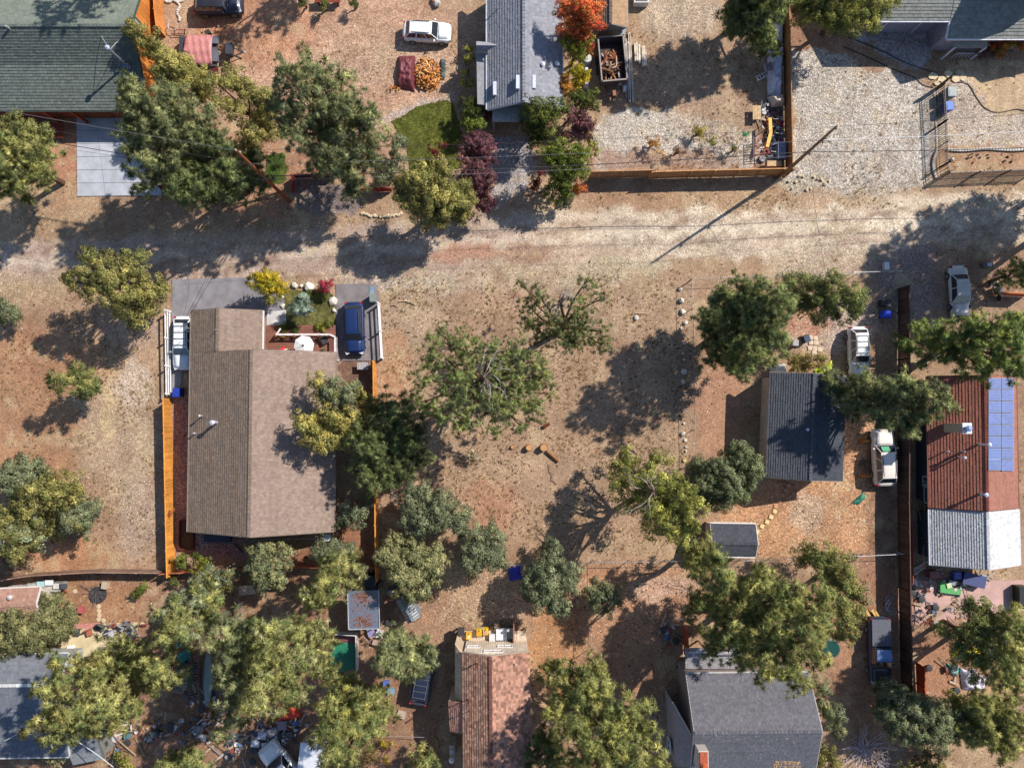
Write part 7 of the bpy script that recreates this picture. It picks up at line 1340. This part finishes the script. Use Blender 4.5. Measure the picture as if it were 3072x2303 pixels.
# side strip planter and back gear of bungalow
m = MB(); 
for (c_, d_) in (((-.62, 0, .2), (.08, 2.6, .4)), ((.62, 0, .2), (.08, 2.6, .4)), ((0, -1.3, .2), (1.3, .08, .4)), ((0, 1.3, .2), (1.3, .08, .4))): m.box(c_, d_, C(110, 56, 44))
m.box((0, 0, .1), (1.2, 2.5, .2), C(96, 70, 46)); item('raised_bed', 'brown raised planting bed at the bottom corner of the bungalow', 'raised bed', m, M_WOOD, 563, 1602)
m = MB(); m.beam((-1.6, 0, .8), (1.4, 0, .8), .08, .06, C(90, 92, 96)); m.beam((-1.6, 0, .8), (-1.6, .6, .8), .08, .06, C(90, 92, 96)); m.box((-.3, .4, .35), (2.4, .6, .5), (.03, .035, .05)); m.beam((1.4, 0, .8), (1.9, -.9, .1), .1, .1, (.05, .05, .06)); item('porch_rail', 'dark grey rail and step behind the bungalow', 'railing', m, M_METAL, 668, 1625)
barrel('water_tank', 'small white round tank at the bungalow back corner', 'tank', 986, 1609, .34, .7, C(206, 214, 226)); m = MB(); m.path([Vector((-6.6, -.1, .9)), Vector((-4, 0, .92)), Vector((-2, .03, .9)), Vector((0, .05, .95))], .03, C(170, 172, 178)); 
for x in (-6.6, -4.2, -2.1, -.1): m.box((x, 0, .45), (.06, .06, .9), C(120, 120, 124))
item('back_railing', 'thin white rail behind the bungalow', 'railing', m, M_METAL, 980, 1612)
# lawn mowers by the fence
mows = [(2305, 368, (.5, .02, .02)), (2340, 372, (.62, .03, .02)), (2308, 395, (.05, .05, .06)), (2342, 405, (.06, .06, .06)), (2306, 420, (.07, .07, .07)), (2338, 425, (.5, .02, .03)), (2316, 442, (.4, .4, .4)), (2300, 455, (.55, .03, .02)), (2318, 345, (.25, .04, .03)), (2335, 340, (.12, .05, .04)), (2330, 388, (.04, .04, .05))]
wh = ['topmost left', 'bright red and topmost right', 'black and second on the left', 'black against the tan fence', 'black and third on the left', 'red against the tan fence', 'silver framed and low on the left', 'red beside the yellow rail', 'rusty one nearest the cream sheet', 'dark brown one nearest the fence top', 'small black one in the middle']
for (x, y, c_), w_ in zip(mows, wh):
    mo = thing('lawn_mower', 'lawn mower in the fenced corner, ' + w_, 'lawn mower', P(x, y, 0), random.uniform(-.4, .4), group='lawn mowers in the tan fence corner')
    m = MB(); m.box((0, 0, .22), (.55, .5, .16), c_, top=(.85, .85)); m.build('deck', M_PAINT, mo); m = MB(); m.lathe([(.14, .3), (.16, .4), (.1, .46)], (.05, .05, .05) if c_[0] > .1 else C(200, 200, 204), n=10); m.build('engine', M_METAL, mo)
    m = MB(); m.path([Vector((-.22, -.25, .35)), Vector((-.22, -.75, .95)), Vector((.22, -.75, .95)), Vector((.22, -.25, .35))], .02, C(190, 190, 195)); m.build('handle', M_METAL, mo)
    for sx in (-.28, .28):
        for sy in (-.22, .22): m = MB(); m.tube((sx - .03, sy, .1), (sx + .03, sy, .1), .1, .1, (.03, .03, .03), 8); m.build('wheel', M_RUBBER, mo)
ye = C(206, 150, 62)
yr = thing('yellow_rack', 'yellow orange ladder rack standing among the mowers', 'rack', P(2293, 410, 0))
m = MB(); m.beam((.15, 1.3, 1.2), (.2, -.1, 1.2), .3, .06, ye); m.beam((.2, -.1, 1.2), (-.15, -1.4, 1.2), .3, .06, ye); m.build('rail', M_METAL, yr)
for i in range(5): m = MB(); y = 1.2 - i * .6; m.box((.05, y, .6), (.05, .05, 1.2), ye); m.build('upright', M_METAL, yr)
barrel('tyre', 'grey tyre lying at the end of the yellow rack', 'tyre', 2286, 478, .34, .2, (.08, .08, .085), M_RUBBER, top=C(150, 150, 150)); m = MB(); m.box((0, 0, .5), (.8, 1.7, .9), C(120, 124, 150), top=(.9, .95)); item('covered_box', 'bluish covered box against the tan fence corner', 'box', m, M_PLAST, 2336, 460); m = MB(); m.box((0, 0, .5), (1.3, .5, .5), C(200, 170, 130)); item('cardboard_box', 'tan box at the bottom of the fence corner', 'box', m, M_WOOD, 2315, 498)
m = MB()
for i in range(5): m.box((-.3 + i * .15, 0, .6), (.12, 1.3, .04), jit(C(216, 184, 140), .08))
item('pallet_table', 'pale slatted table above the yellow rack', 'table', m, M_WOOD, 2264, 345); deadwood('hose', 'coiled bright green hose in the gravel garden', 'hose', 2238, 402, 12, .5, C(20, 150, 96), seed=21, r0=.03)
m = MB()
for i in range(9): m.beam((-.5, -.9 + i * .22, .7), (.5, -.75 + i * .22, .7), .05, .04, C(140, 80, 56))
m.beam((-.5, -1, .7), (-.5, 1, .7), .05, .05, C(120, 66, 46)); m.beam((.5, -1, .7), (.5, 1.1, .7), .05, .05, C(120, 66, 46)); item('rusty_rack', 'rusty slatted rack left of the yellow rack', 'rack', m, M_METAL, 2270, 450)
def ladder(label, px, py, L_, rz, col, z=.9, tilt=0): 
    m = MB(); 
    for s in (-.2, .2): m.beam((0, s, 0), (L_, s, 0), .05, .07, col)
    for i in range(int(L_ / .3)): m.beam((.15 + i * .3, -.2, 0), (.15 + i * .3, .2, 0), .04, .04, col)
    o = item('ladder', label, 'ladder', m, M_METAL, px, py, z, rz); o.rotation_euler = (0, tilt, rz)
ladder('white ladder lying against the long pale tarp', 2268, 238, 1.9, radians(28), C(200, 200, 210), 1.0); ladder('pale ladder leaning on the brown fence behind the red house', 2738, 1832, 1.5, radians(-28), C(196, 180, 176), .5)
m = MB()
for i in range(4): m.box((-.35 + i * .2, 0, .8), (.05, .7, .5), C(170, 160, 166))
item('chair_frame', 'grey slatted chair on the long pale tarp', 'chair', m, M_WOOD, 2298, 212, .3, .3)
# lower yard things
def crate(label, px, py, d, col, rz=0, z=0, name='storage_box', cat='box', mat=None, lid=None):
    g_ = sum(col) / 3; col = tuple(q * .62 + g_ * .38 for q in col); crate_(label, px, py, d, col, rz, z, name, cat, mat, lid)
def crate_(label, px, py, d, col, rz=0, z=0, name='storage_box', cat='box', mat=None, lid=None):
    root = thing(name, label, cat, P(px, py, z), rz); m = MB(); m.box((0, 0, d[2] / 2), d, col, top=(1.05, 1.05)); m.build('body', mat or M_PLAST, root); m = MB(); m.box((0, 0, d[2] + .03), (d[0] * 1.1, d[1] * 1.1, .05), lid or col, top=(.97, .97)); m.build('lid', mat or M_PLAST, root)
for (x, y, lb, lc) in ((1407, 1903, 'yellow fuel can with pale label, leftmost on the cream deck', C(206, 196, 150)), (1438, 1893, 'orange yellow fuel can in the middle of the deck', C(226, 150, 30)), (1457, 1890, 'yellow fuel can with round label, right one on the deck', C(190, 150, 110))):
    r0_ = thing('fuel_can', lb, 'fuel can', P(x, y, 1.0)); m = MB(); m.box((0, 0, .28), (.5, .62, .5), C(236, 182, 30), top=(.88, .88)); m.build('body', M_PLAST, r0_); m = MB(); m.box((0, -.05, .54), (.3, .3, .03), lc); m.build('label_plate', M_PLAST, r0_); m = MB(); m.tube((0, .2, .5), (0, .2, .64), .06, .05, (.03, .03, .03), 8); m.build('spout', M_PLAST, r0_)
crate('white cooler box at the right of the fuel cans', 1505, 1898, (.9, .9, .5), C(226, 228, 230), z=1.0, name='cooler', cat='cooler'); crate('small white tub between fuel cans and cooler', 1477, 1908, (.5, .6, .4), C(206, 206, 206), z=1.0); crate('dark box left of the yellow fuel cans', 1385, 1890, (.5, .6, .5), (.03, .03, .035), z=1.0)
m = MB(); m.box((0, 0, .5), (.5, .9, 1.0), (.03, .035, .04)); m.tube((-.2, .3, 1.0), (-.2, .3, 1.2), .12, .12, C(200, 200, 200), 8); item('grill', 'dark grill at the right end of the cream deck', 'grill', m, M_METAL, 1531, 1890, 1.0); m = MB(); m.box((0, 0, 1.0), (.12, 2.2, 2.0), C(170, 120, 90)); item('deck_screen', 'orange wood screen closing the cream deck', 'screen', m, M_WOOD, 1541, 1890)
m = MB(); m.box((0, 0, .9), (.55, 1.6, 1.8), C(196, 184, 170), top=(.8, .8)); m.lathe([(.25, 1.8), (.25, 2.1), (.1, 2.2)], C(214, 216, 220), (0, -.5, 0), 12); m.lathe([(.15, 1.8), (.15, 2.0)], C(196, 196, 200), (0, .2, 0), 10); item('gas_tank', 'pale tank with round caps beside the tile roofed house', 'gas tank', m, M_METAL, 1360, 2232)
m = MB(); m.box((0, 0, 2.35), (2.75, 3.3, .08), C(120, 130, 150)); m.box((-1.36, 0, 2.42), (.06, 3.4, .1), C(206, 206, 214)); m.box((1.36, 0, 2.42), (.06, 3.4, .1), C(206, 206, 214)); m.box((0, -1.67, 2.42), (2.8, .06, .1), C(206, 206, 214))
cp = thing('carport', 'flat glossy carport roof strewn with orange leaves', 'carport', P(1090, 1828, 0) , radians(2)); cp.location = P(1091, 1828, 2.4); cp.location.z = 0; m.build('roof', M_METAL, cp)
for x in (-1.3, 1.3):
    for y in (-1.6, 1.6): m = MB(); m.box((x, y, 1.15), (.08, .08, 2.3), C(120, 120, 124)); m.build('post', M_METAL, cp)
m = MB()
for i in range(420):
    y = random.choice((random.gauss(-1.05, .3), random.gauss(1.0, .3), random.uniform(-1.5, 1.5))); x = random.gauss(0, .55)
    if abs(x) < 1.3 and abs(y) < 1.6: a = random.uniform(0, 3); m.box((x, y, 2.41), (.09, .06, .012), jit(C(150, 90, 50), .4), rz=a)
m.build('fallen_leaves', M_CLOTH, cp)['kind'] = 'stuff'
m = MB(); m.box((0, 0, .5), (1.2, 1.6, 1.0), (.02, .022, .03), top=(.7, .8)); item('dark_grill', 'black covered grill above the carport', 'grill', m, M_PLAST, 1115, 1742)
crate('brown lidded box below the bungalow, left of the pine', 842, 1744, (.9, .9, .7), C(120, 100, 90)); crate('pale open box beside the brown lidded box', 812, 1748, (.6, .8, .6), C(176, 150, 136)); m = MB(); m.box((0, 0, .6), (1.4, .8, .9), C(196, 170, 150)); item('wood_hutch', 'pinkish wood hutch below the rust red fence', 'hutch', m, M_WOOD, 752, 1762, 0, .1)
m = MB()
for i in range(11): m.beam((-.1 + i * .02, .9 - i * .19, .6), (.75 + i * .02, .6 - i * .19, .6), .05, .05, C(176, 150, 146))
m.beam((0, 1.0, .6), (.25, -1.2, .6), .06, .06, C(140, 100, 92)); item('slat_trellis', 'pale slatted trellis beside the rust red hutch', 'trellis', m, M_WOOD, 712, 1822)
# canoe
cn = thing('canoe', 'pale green upturned canoe between the bottom pines', 'canoe', P(626, 2030, .4)); m = MB(); n = 16; ring = 8; V = []
for i in range(n + 1):
    s = i / n * 2 - 1; w = .42 * (1 - abs(s) ** 2.6); h = .42 * (1 - .2 * abs(s) ** 2)
    for j in range(ring + 1): a = pi * j / ring; V.append((w * cos(a) + 1e-3 * j, s * 2.5, .12 + h * sin(a) * (1 if w > .02 else .3)))
m.add(V, [(i * (ring + 1) + j, i * (ring + 1) + j + 1, (i + 1) * (ring + 1) + j + 1, (i + 1) * (ring + 1) + j) for i in range(n) for j in range(ring)], C(120, 136, 130)); o = m.build('hull', M_PLAST, cn, smooth=True); o.modifiers.new('s', 'SOLIDIFY').thickness = .02; m = MB(); m.beam((0, -2.3, .56), (0, 2.3, .56), .03, .03, C(170, 180, 176)); m.build('keel', M_PLAST, cn)
m = MB()
for i in range(16): m.beam((-.55, 1.9 - i * .25, .5), (.5, 2.1 - i * .25, .5), .06, .05, C(150, 120, 110))
for x in (-.5, .45): m.beam((x, -2, .45), (x, 2.2, .45), .06, .06, C(120, 100, 96))
item('pallet_rack', 'slatted grey rack left of the canoe', 'rack', m, M_WOOD, 588, 2030)
# white trailer canopy and clutter at bottom
wt = thing('box_trailer', 'white topped box trailer at the bottom edge under the pine', 'trailer', P(940, 2260, 1.0), radians(-6)); wt.location.z = 0; m = MB(); m.box((0, 0, 1.2), (1.9, 2.6, 1.7), C(206, 206, 210)); m.build('body', M_METAL, wt); m = MB(); m.box((0, 0, 2.08), (2.0, 2.7, .08), C(238, 238, 240)); m.build('roof', M_METAL, wt)
for x in (-1, 1): m = MB(); m.tube((x - .08, 0, .33), (x + .08, 0, .33), .33, .33, (.03, .03, .03), 12); m.build('wheel', M_RUBBER, wt)
barrel('trash_drum', 'dark drum with yellow rim at the bottom edge', 'drum', 1030, 2300, .75, .7, (.05, .06, .07), top=C(90, 80, 60))
cl = [(770, 2225, (.7, .5, .4), C(190, 196, 206), 'pale blue tub left of the white camper'), (812, 2232, (1.3, .6, .4), C(206, 210, 220), 'long white tub left of the white camper'), (790, 2200, (.7, .6, .4), C(176, 176, 196), 'lavender tub above the white tubs'), (820, 2190, (.9, .6, .4), C(130, 126, 130), 'grey box above the lavender tub'), (850, 2170, (.7, .7, .4), C(150, 120, 130), 'dusky pink box under the orange red sheet'), (870, 2200, (.6, .5, .3), C(110, 80, 80), 'brown box beside the dusky pink one'), (890, 2165, (.5, .4, .3), C(50, 80, 150), 'blue box below the orange red sheet'), (610, 2208, (.6, .5, .3), C(214, 206, 206), 'white sack in the bottom yard'), (600, 2180, (.7, .6, .5), C(120, 110, 120), 'grey mauve box in the bottom yard'), (560, 2270, (.6, .5, .2), C(226, 222, 222), 'white broken frame in the bottom yard'), (470, 2195, (.7, .5, .5), C(60, 64, 74), 'dark box behind the white window frame'), (385, 2203, (.5, .4, .3), C(50, 130, 140), 'teal tub near the white window frame'), (345, 2212, (.5, .5, .3), C(196, 186, 190), 'pale tub near the hip shed'), (315, 2228, (.6, .5, .3), C(80, 100, 104), 'dark teal box near the hip shed'), (455, 2210, (.5, .5, .4), C(90, 96, 110), 'slate box in the bottom yard'), (640, 2140, (.5, .4, .5), C(150, 100, 80), 'brown box below the canoe'), (1115, 1895, (.6, .5, .3), C(130, 120, 190), 'lavender basket beside the carport'), (1140, 1900, (.6, .5, .3), C(226, 222, 216), 'white basket beside the carport'), (1128, 1925, (.5, .4, .3), C(190, 150, 130), 'tan basket beside the carport'), (1160, 1922, (.5, .5, .2), C(230, 226, 220), 'white bag lying right of the baskets'), (1160, 2045, (.5, .4, .3), C(40, 90, 190), 'blue tub left of the dark van'), (1175, 2070, (.6, .5, .3), C(100, 150, 170), 'pale blue box left of the dark van'), (1205, 2140, (.7, .6, .2), C(190, 160, 130), 'tan slab below the dark van'), (1292, 1783, (.3, .4, .3), C(200, 30, 40), 'small red box right of the metal shed'), (1172, 1775, (.4, .4, .3), C(140, 150, 200), 'pale blue box left of the metal shed'), (248, 1826, (.5, .5, .4), C(200, 50, 56), 'red toy by the lower left yard path'), (322, 1752, (.5, .6, .5), C(196, 166, 120), 'tan box in the fire ring')]
for (x, y, d, c_, lb) in cl: crate(lb, x, y, d, c_, random.uniform(-.4, .4))
cl2 = [(2862, 1722, (.6, .6, .6), C(40, 80, 200), 'blue drum like tub behind the white annex', 'tub'), (2910, 1735, (1.9, 1.0, .7), C(40, 60, 130), 'long dark blue chest behind the white annex', 'chest'), (2848, 1744, (.6, .4, .4), C(130, 140, 170), 'grey blue crate behind the white annex', 'box'), (2822, 1758, (.5, .9, .4), C(40, 190, 60), 'bright green upright toy slide base', 'toy'), (2850, 1770, (1.5, .5, .3), C(60, 180, 70), 'green low toy slide section', 'toy'), (2838, 1752, (.4, .4, .5), C(206, 220, 140), 'lime white toy on the green slide', 'toy'), (2946, 1732, (.4, .6, .3), C(150, 160, 170), 'grey box right of the blue chest', 'box'), (2738, 1745, (.5, .6, .3), C(220, 190, 176), 'pink paper stack at the brown fence', 'box'), (2790, 1718, (.8, .6, .8), C(170, 70, 60), 'rusty red cabinet behind the annex', 'cabinet'), (2380, 1030, (.5, .5, .6), C(170, 156, 160), 'grey mauve grill beside the dark blue bin', 'grill'), (2440, 1150, (.3, .3, .3), C(226, 120, 90), 'coral bucket beyond the lime sheet', 'bucket'), (2075, 1958, (.4, .4, .3), C(160, 170, 200), 'blue grey box by the tall rust fence', 'box'), (2135, 1985, (1.0, 1.3, .5), C(200, 196, 196), 'white draped table by the lower right porch', 'table')]
for (x, y, d, c_, lb, ct) in cl2: crate(lb, x, y, d, c_, random.uniform(-.3, .3), cat=ct, name={'tub': 'storage_tub', 'chest': 'storage_chest', 'toy': 'garden_toy', 'cabinet': 'metal_cabinet', 'grill': 'covered_grill', 'bucket': 'bucket', 'table': 'draped_table'}.get(ct, 'storage_box'))
m = MB(); m.lathe([(.75, 0), (.85, .7), (.8, .72)], C(120, 110, 104), n=18); m.lathe([(.76, .721), (.7, .74)], C(24, 76, 66), n=18); item('stock_tank', 'round tub with green water beside the tall pine', 'tub', m, M_METAL, 2484, 1938)
# crawler jack beams under the van, planks by the pickup
for (x, y) in ((2600, 1322), (2602, 1426)): m = MB(); m.box((0, 0, .5), (.9, .12, .12), C(216, 140, 60)); m.box((-.45, 0, .25), (.3, .3, .5), C(190, 120, 60)); item('wood_prop', 'orange wood prop sticking out beside the cream van, %s one' % ('upper' if y < 1400 else 'lower'), 'prop', m, M_WOOD, x, y)
for (x, y, a) in ((2605, 1846, 118), (2622, 1842, 122), (2632, 1848, 120)): m = MB(); m.box((0, 0, .25), (1.2, .22, .06), jit(C(216, 176, 110), .08)); item('plank', 'pale plank leaning at the front of the blue pickup', 'plank', m, M_WOOD, x, y, 0, radians(a), 'planks at the pickup tailgate')
deadwood('scrap_heap', 'heap of grey pipes beside the cream van', 'scrap heap', 2588, 1385, 16, 1.3, C(110, 104, 96), seed=31, r0=.035)
# bicycle
bk = thing('bicycle', 'white bicycle lying beside the brown fence', 'bicycle', P(2680, 1812, .05), radians(100)); bk.rotation_euler = (radians(78), 0, radians(-80))
for x in (-.52, .52):
    m = MB(); m.path([Vector((x + .33 * cos(a), 0, .33 + .33 * sin(a))) for a in np.linspace(0, 2 * pi, 17)], .022, C(180, 180, 186)); w_ = m.build('wheel', M_RUBBER, bk); m = MB()
    for i in range(8): a = pi * i / 8; m.tube((x + .32 * cos(a), 0, .33 + .32 * sin(a)), (x - .32 * cos(a), 0, .33 - .32 * sin(a)), .004, .004, C(200, 200, 204), 3)
    m.build('spokes', M_METAL, w_)
m = MB()
for a_, b_ in (((-.52, 0, .33), (-.1, 0, .33)), ((-.1, 0, .33), (.35, 0, .8)), ((-.1, 0, .33), (-.2, 0, .85)), ((-.2, 0, .8), (.35, 0, .8)), ((-.52, 0, .33), (-.2, 0, .75)), ((.52, 0, .33), (.36, 0, .95))): m.tube(a_, b_, .025, .025, C(226, 226, 230), 6)
m.build('frame', M_PAINT, bk); m = MB(); m.box((-.22, 0, .92), (.26, .14, .06), (.03, .03, .03)); m.build('saddle', M_PLAST, bk); m = MB(); m.tube((.34, -.28, 1.0), (.34, .28, 1.0), .016, .016, (.05, .05, .05), 6); m.build('handlebar', M_METAL, bk)
# window frame, patio furniture lower left
m = MB(); m.beam((-.8, -.4, .3), (.8, .1, .3), .1, .06, C(216, 216, 214)); m.beam((-.8, -.4, .3), (-.8, .3, .3), .1, .06, C(216, 216, 214)); m.beam((-.8, .3, .3), (.75, .8, .3), .1, .06, C(216, 216, 214)); m.beam((.8, .1, .3), (.75, .8, .3), .1, .06, C(216, 216, 214)); item('window_frame', 'loose white window frame in the bottom left yard', 'frame', m, M_PLAST, 372, 2190)
for (x, y, lb, c_) in ((312, 1878, 'dark cushioned garden chair on the cream patio', (.08, .08, .07)), (275, 1893, 'curved brick bordered planter seat on the patio', C(170, 100, 80)), (238, 1892, 'dark bench at the edge of the dense shrub', (.05, .05, .05)), (370, 1880, 'wrought metal chair on the cream patio', C(150, 150, 146)), (340, 1900, 'pale garden chair on the cream patio', C(190, 186, 190)), (390, 1876, 'second wrought metal chair on the patio', C(120, 120, 116))): chair(lb, x, y, random.uniform(-.6, .6), c_, 0.05)
tarp('white oval sheet on the cream patio', [(198, 1936), (226, 1932), (226, 1944), (200, 1948)], .2, C(230, 230, 230), 22, fold=.04); m = MB(); m.tube((0, 0, 0), (0, 0, .2), .75, .75, (.04, .04, .045), 18); item('fire_pit', 'dark round fire pit among grey twigs', 'fire pit', m, M_STONE, 296, 1782)
m = MB(); m.lathe([(.36, 0), (.4, .6), (.2, .7)], (.05, .05, .06), n=12); item('composter', 'black round composter beside the rounded pale pine', 'composter', m, M_PLAST, 476, 1853); m = MB(); m.box((0, 0, 1.3), (2.9, .75, .1), C(170, 166, 160)); m.box((0, 0, .6), (2.7, .65, 1.2), C(150, 146, 140)); item('work_bench', 'cluttered grey shelf against the brown fence at left', 'bench', m, M_WOOD, 158, 1752); 
for k_, (x, y, c_) in enumerate(((125, 1750, C(150, 206, 206)), (150, 1746, C(226, 226, 226)), (174, 1757, C(206, 200, 190)), (192, 1757, (.05, .06, .08)))): crate(('pale aqua sheet on the cluttered shelf', 'white roll on the cluttered shelf', 'round cream tub on the cluttered shelf', 'dark box on the cluttered shelf')[k_], x, y, (.6, .4, .15), c_, z=1.36)
m = MB(); m.box((0, 0, .5), (.8, 2.0, .9), C(50, 60, 46)); m.box((0, 0, .97), (.7, 1.9, .04), (.03, .03, .03)); item('green_bench', 'dark green framed bench at the right edge yard', 'bench', m, M_METAL, 3050, 1785); m = MB(); m.beam((-1, 0, .8), (.9, .95, .8), .06, .06, C(200, 196, 200)); m.beam((-1, -.6, .8), (.4, .3, .8), .05, .05, C(190, 190, 200)); 
for i in range(6): m.beam((-.9 + i * .22, -.55 + i * .14, .8), (-.9 + i * .22 + .15, -.1 + i * .14, .8), .03, .03, C(170, 170, 180))
item('drying_rack', 'white wire drying rack behind the white annex', 'rack', m, M_METAL, 2748, 1706)
m = MB(); m.beam((0, 1.2, .9), (.2, .2, .9), .04, .05, C(210, 140, 90)); m.path([Vector((.55, 1.5, 1.0)), Vector((.5, 0, 1.0)), Vector((.55, -1.4, 1.0)), Vector((.3, -2.6, 1.0)), Vector((.4, -4.0, 1.0))], .03, C(216, 150, 110)); m.beam((0, -1.4, .9), (.6, -1.5, 1.0), .05, .05, C(220, 100, 50)); m.beam((0, -4.0, .9), (.6, -4.1, 1.0), .05, .05, C(220, 110, 60)); item('clothes_line', 'orange brackets and pale line beside the teal house wall', 'clothes line', m, M_METAL, 2740, 1560)
for i in range(14): m = MB(); m.rock((0, 0, .04), random.uniform(.08, .14), (.04, .03, .028), .8); item('rock', 'dark lava rock in the planting bed by the iron fence', 'rock', m, M_STONE, 2870 + random.uniform(0, 180), 462 + random.uniform(0, 26), 0, 0, 'dark rocks in the planting bed')
# uncountable scrap and rubbish strewn over the back yards
def debris(label, spots, n, seed):
    rr = random.Random(seed); m = MB(); pal = [C(206, 204, 206), C(150, 150, 164), C(96, 84, 82), C(60, 62, 72), C(170, 140, 120), C(120, 90, 78), C(90, 110, 140), C(186, 176, 170), C(140, 70, 60), C(70, 90, 90)]
    for (x, y, rx, ry) in spots:
        for i in range(n):
            px, py = x + rr.gauss(0, .5) * rx, y + rr.gauss(0, .5) * ry; p = P(px, py, rr.uniform(.04, .25)); t = rr.random(); c = jit(rr.choice(pal), .25)
            if t < .4: m.box(p, (rr.uniform(.1, .5), rr.uniform(.08, .35), rr.uniform(.04, .3)), c, M=Matrix.Rotation(rr.uniform(0, 3.1), 3, 'Z') @ Matrix.Rotation(rr.uniform(-.4, .4), 3, 'X'))
            elif t < .7: a_ = rr.uniform(0, 6.3); L_ = rr.uniform(.3, 1.6); m.beam(p, p + Vector((cos(a_) * L_, sin(a_) * L_, rr.uniform(-.05, .2))), rr.uniform(.03, .1), .03, c)
            elif t < .76: m.rock(p, rr.uniform(.1, .3), c, rr.uniform(.3, .8), rr.randint(0, 999))
            elif t < .86: m.lathe([(.12, 0), (.16, .2), (.15, .22)], c, p, 8)
            elif t < .94: m.box(p, (rr.uniform(.8, 2.2), rr.uniform(.12, .25), .04), jit(C(170, 146, 118), .3), M=Matrix.Rotation(rr.uniform(0, 3.1), 3, 'Z'))
            else: m.lathe([(.16, 0), (.3, .02), (.32, .1), (.3, .18), (.16, .2)], (.03, .03, .03), p, 12)
    return tag(m.build('debris', M_PLAST), label, kind='stuff')
debris('scrap and rubbish strewn through the bottom left yards', [(480, 2190, 90, 40), (600, 2190, 70, 50), (640, 2110, 50, 60), (820, 2215, 80, 40), (870, 2180, 60, 30), (760, 2215, 60, 50), (700, 2250, 60, 50), (330, 2215, 50, 30), (590, 2060, 40, 60), (790, 2140, 50, 30)], 42, 71)
debris('rubbish strewn on the paved yard behind the red roof', [(2760, 1760, 40, 40), (2850, 1750, 60, 30), (2920, 1740, 60, 25), (2800, 1830, 50, 40), (2990, 1960, 60, 50), (2880, 2020, 60, 50)], 26, 72)
debris('odds and ends around the cream patio and carport', [(330, 1890, 60, 25), (390, 1880, 40, 25), (1130, 1900, 40, 30), (1110, 1740, 30, 25), (1180, 1790, 40, 30), (130, 1755, 50, 12), (800, 1755, 40, 15), (1460, 1895, 60, 12)], 22, 73)
debris('oddments lying in the tan fence corner and shed mouth', [(2320, 400, 26, 70), (2290, 330, 25, 25), (1830, 112, 30, 15), (2120, 1985, 40, 20), (2000, 1900, 25, 40)], 26, 74)
# needle drift lying on roofs
def drift(label, x0, y0, x1, y1, zf, n, col, seed, w=.02, L=.16):
    r = np.random.default_rng(seed); px = r.uniform(x0, x1, n); py = r.uniform(y0, y1, n); V = []; F = []; Cc = []
    m = MB()
    for a_, b_ in zip(px, py):
        p = P(a_, b_, zf(a_, b_)); g = r.uniform(0, 6.3); d = Vector((cos(g), sin(g), 0)) * L * r.uniform(.5, 1.4); t = Vector((-d.y, d.x, 0)).normalized() * w; p = p + Vector((0, 0, .03))
        m.add([p - t, p + t, p + d + t, p + d - t], [(0, 1, 2, 3)], jit(col, .3))
    return tag(m.build('pine_needles', M_CLOTH), label, kind='stuff')
def zgrey(x, y): return 6.4 - 2.8 * min(1, abs(y - 2196) / 178) + .08
drift('dry needles scattered over the big grey roof', 2100, 2030, 2390, 2300, zgrey, 240, C(176, 160, 142), 41, .012, .12)
drift('tan drift of needles at the bottom of the big grey roof', 2318, 2280, 2400, 2303, zgrey, 420, C(204, 160, 108), 42, .02)
def zgreen(x, y): return (4.4 + (175 - y) / 121 * 1.9 if y < 175 else 3.0 + (318 - y) / 143 * 1.4) + .08
drift('pale needles scattered over the green cabin roof', 10, 70, 370, 300, zgreen, 240, C(150, 148, 126), 43, .013, .12)
for o in list(bpy.data.objects):
    for k_ in ('w_', 'wp_'):
        if k_ in o.keys(): del o[k_]
print('triangles in crowns', TRI, 'objects', len(bpy.data.objects))
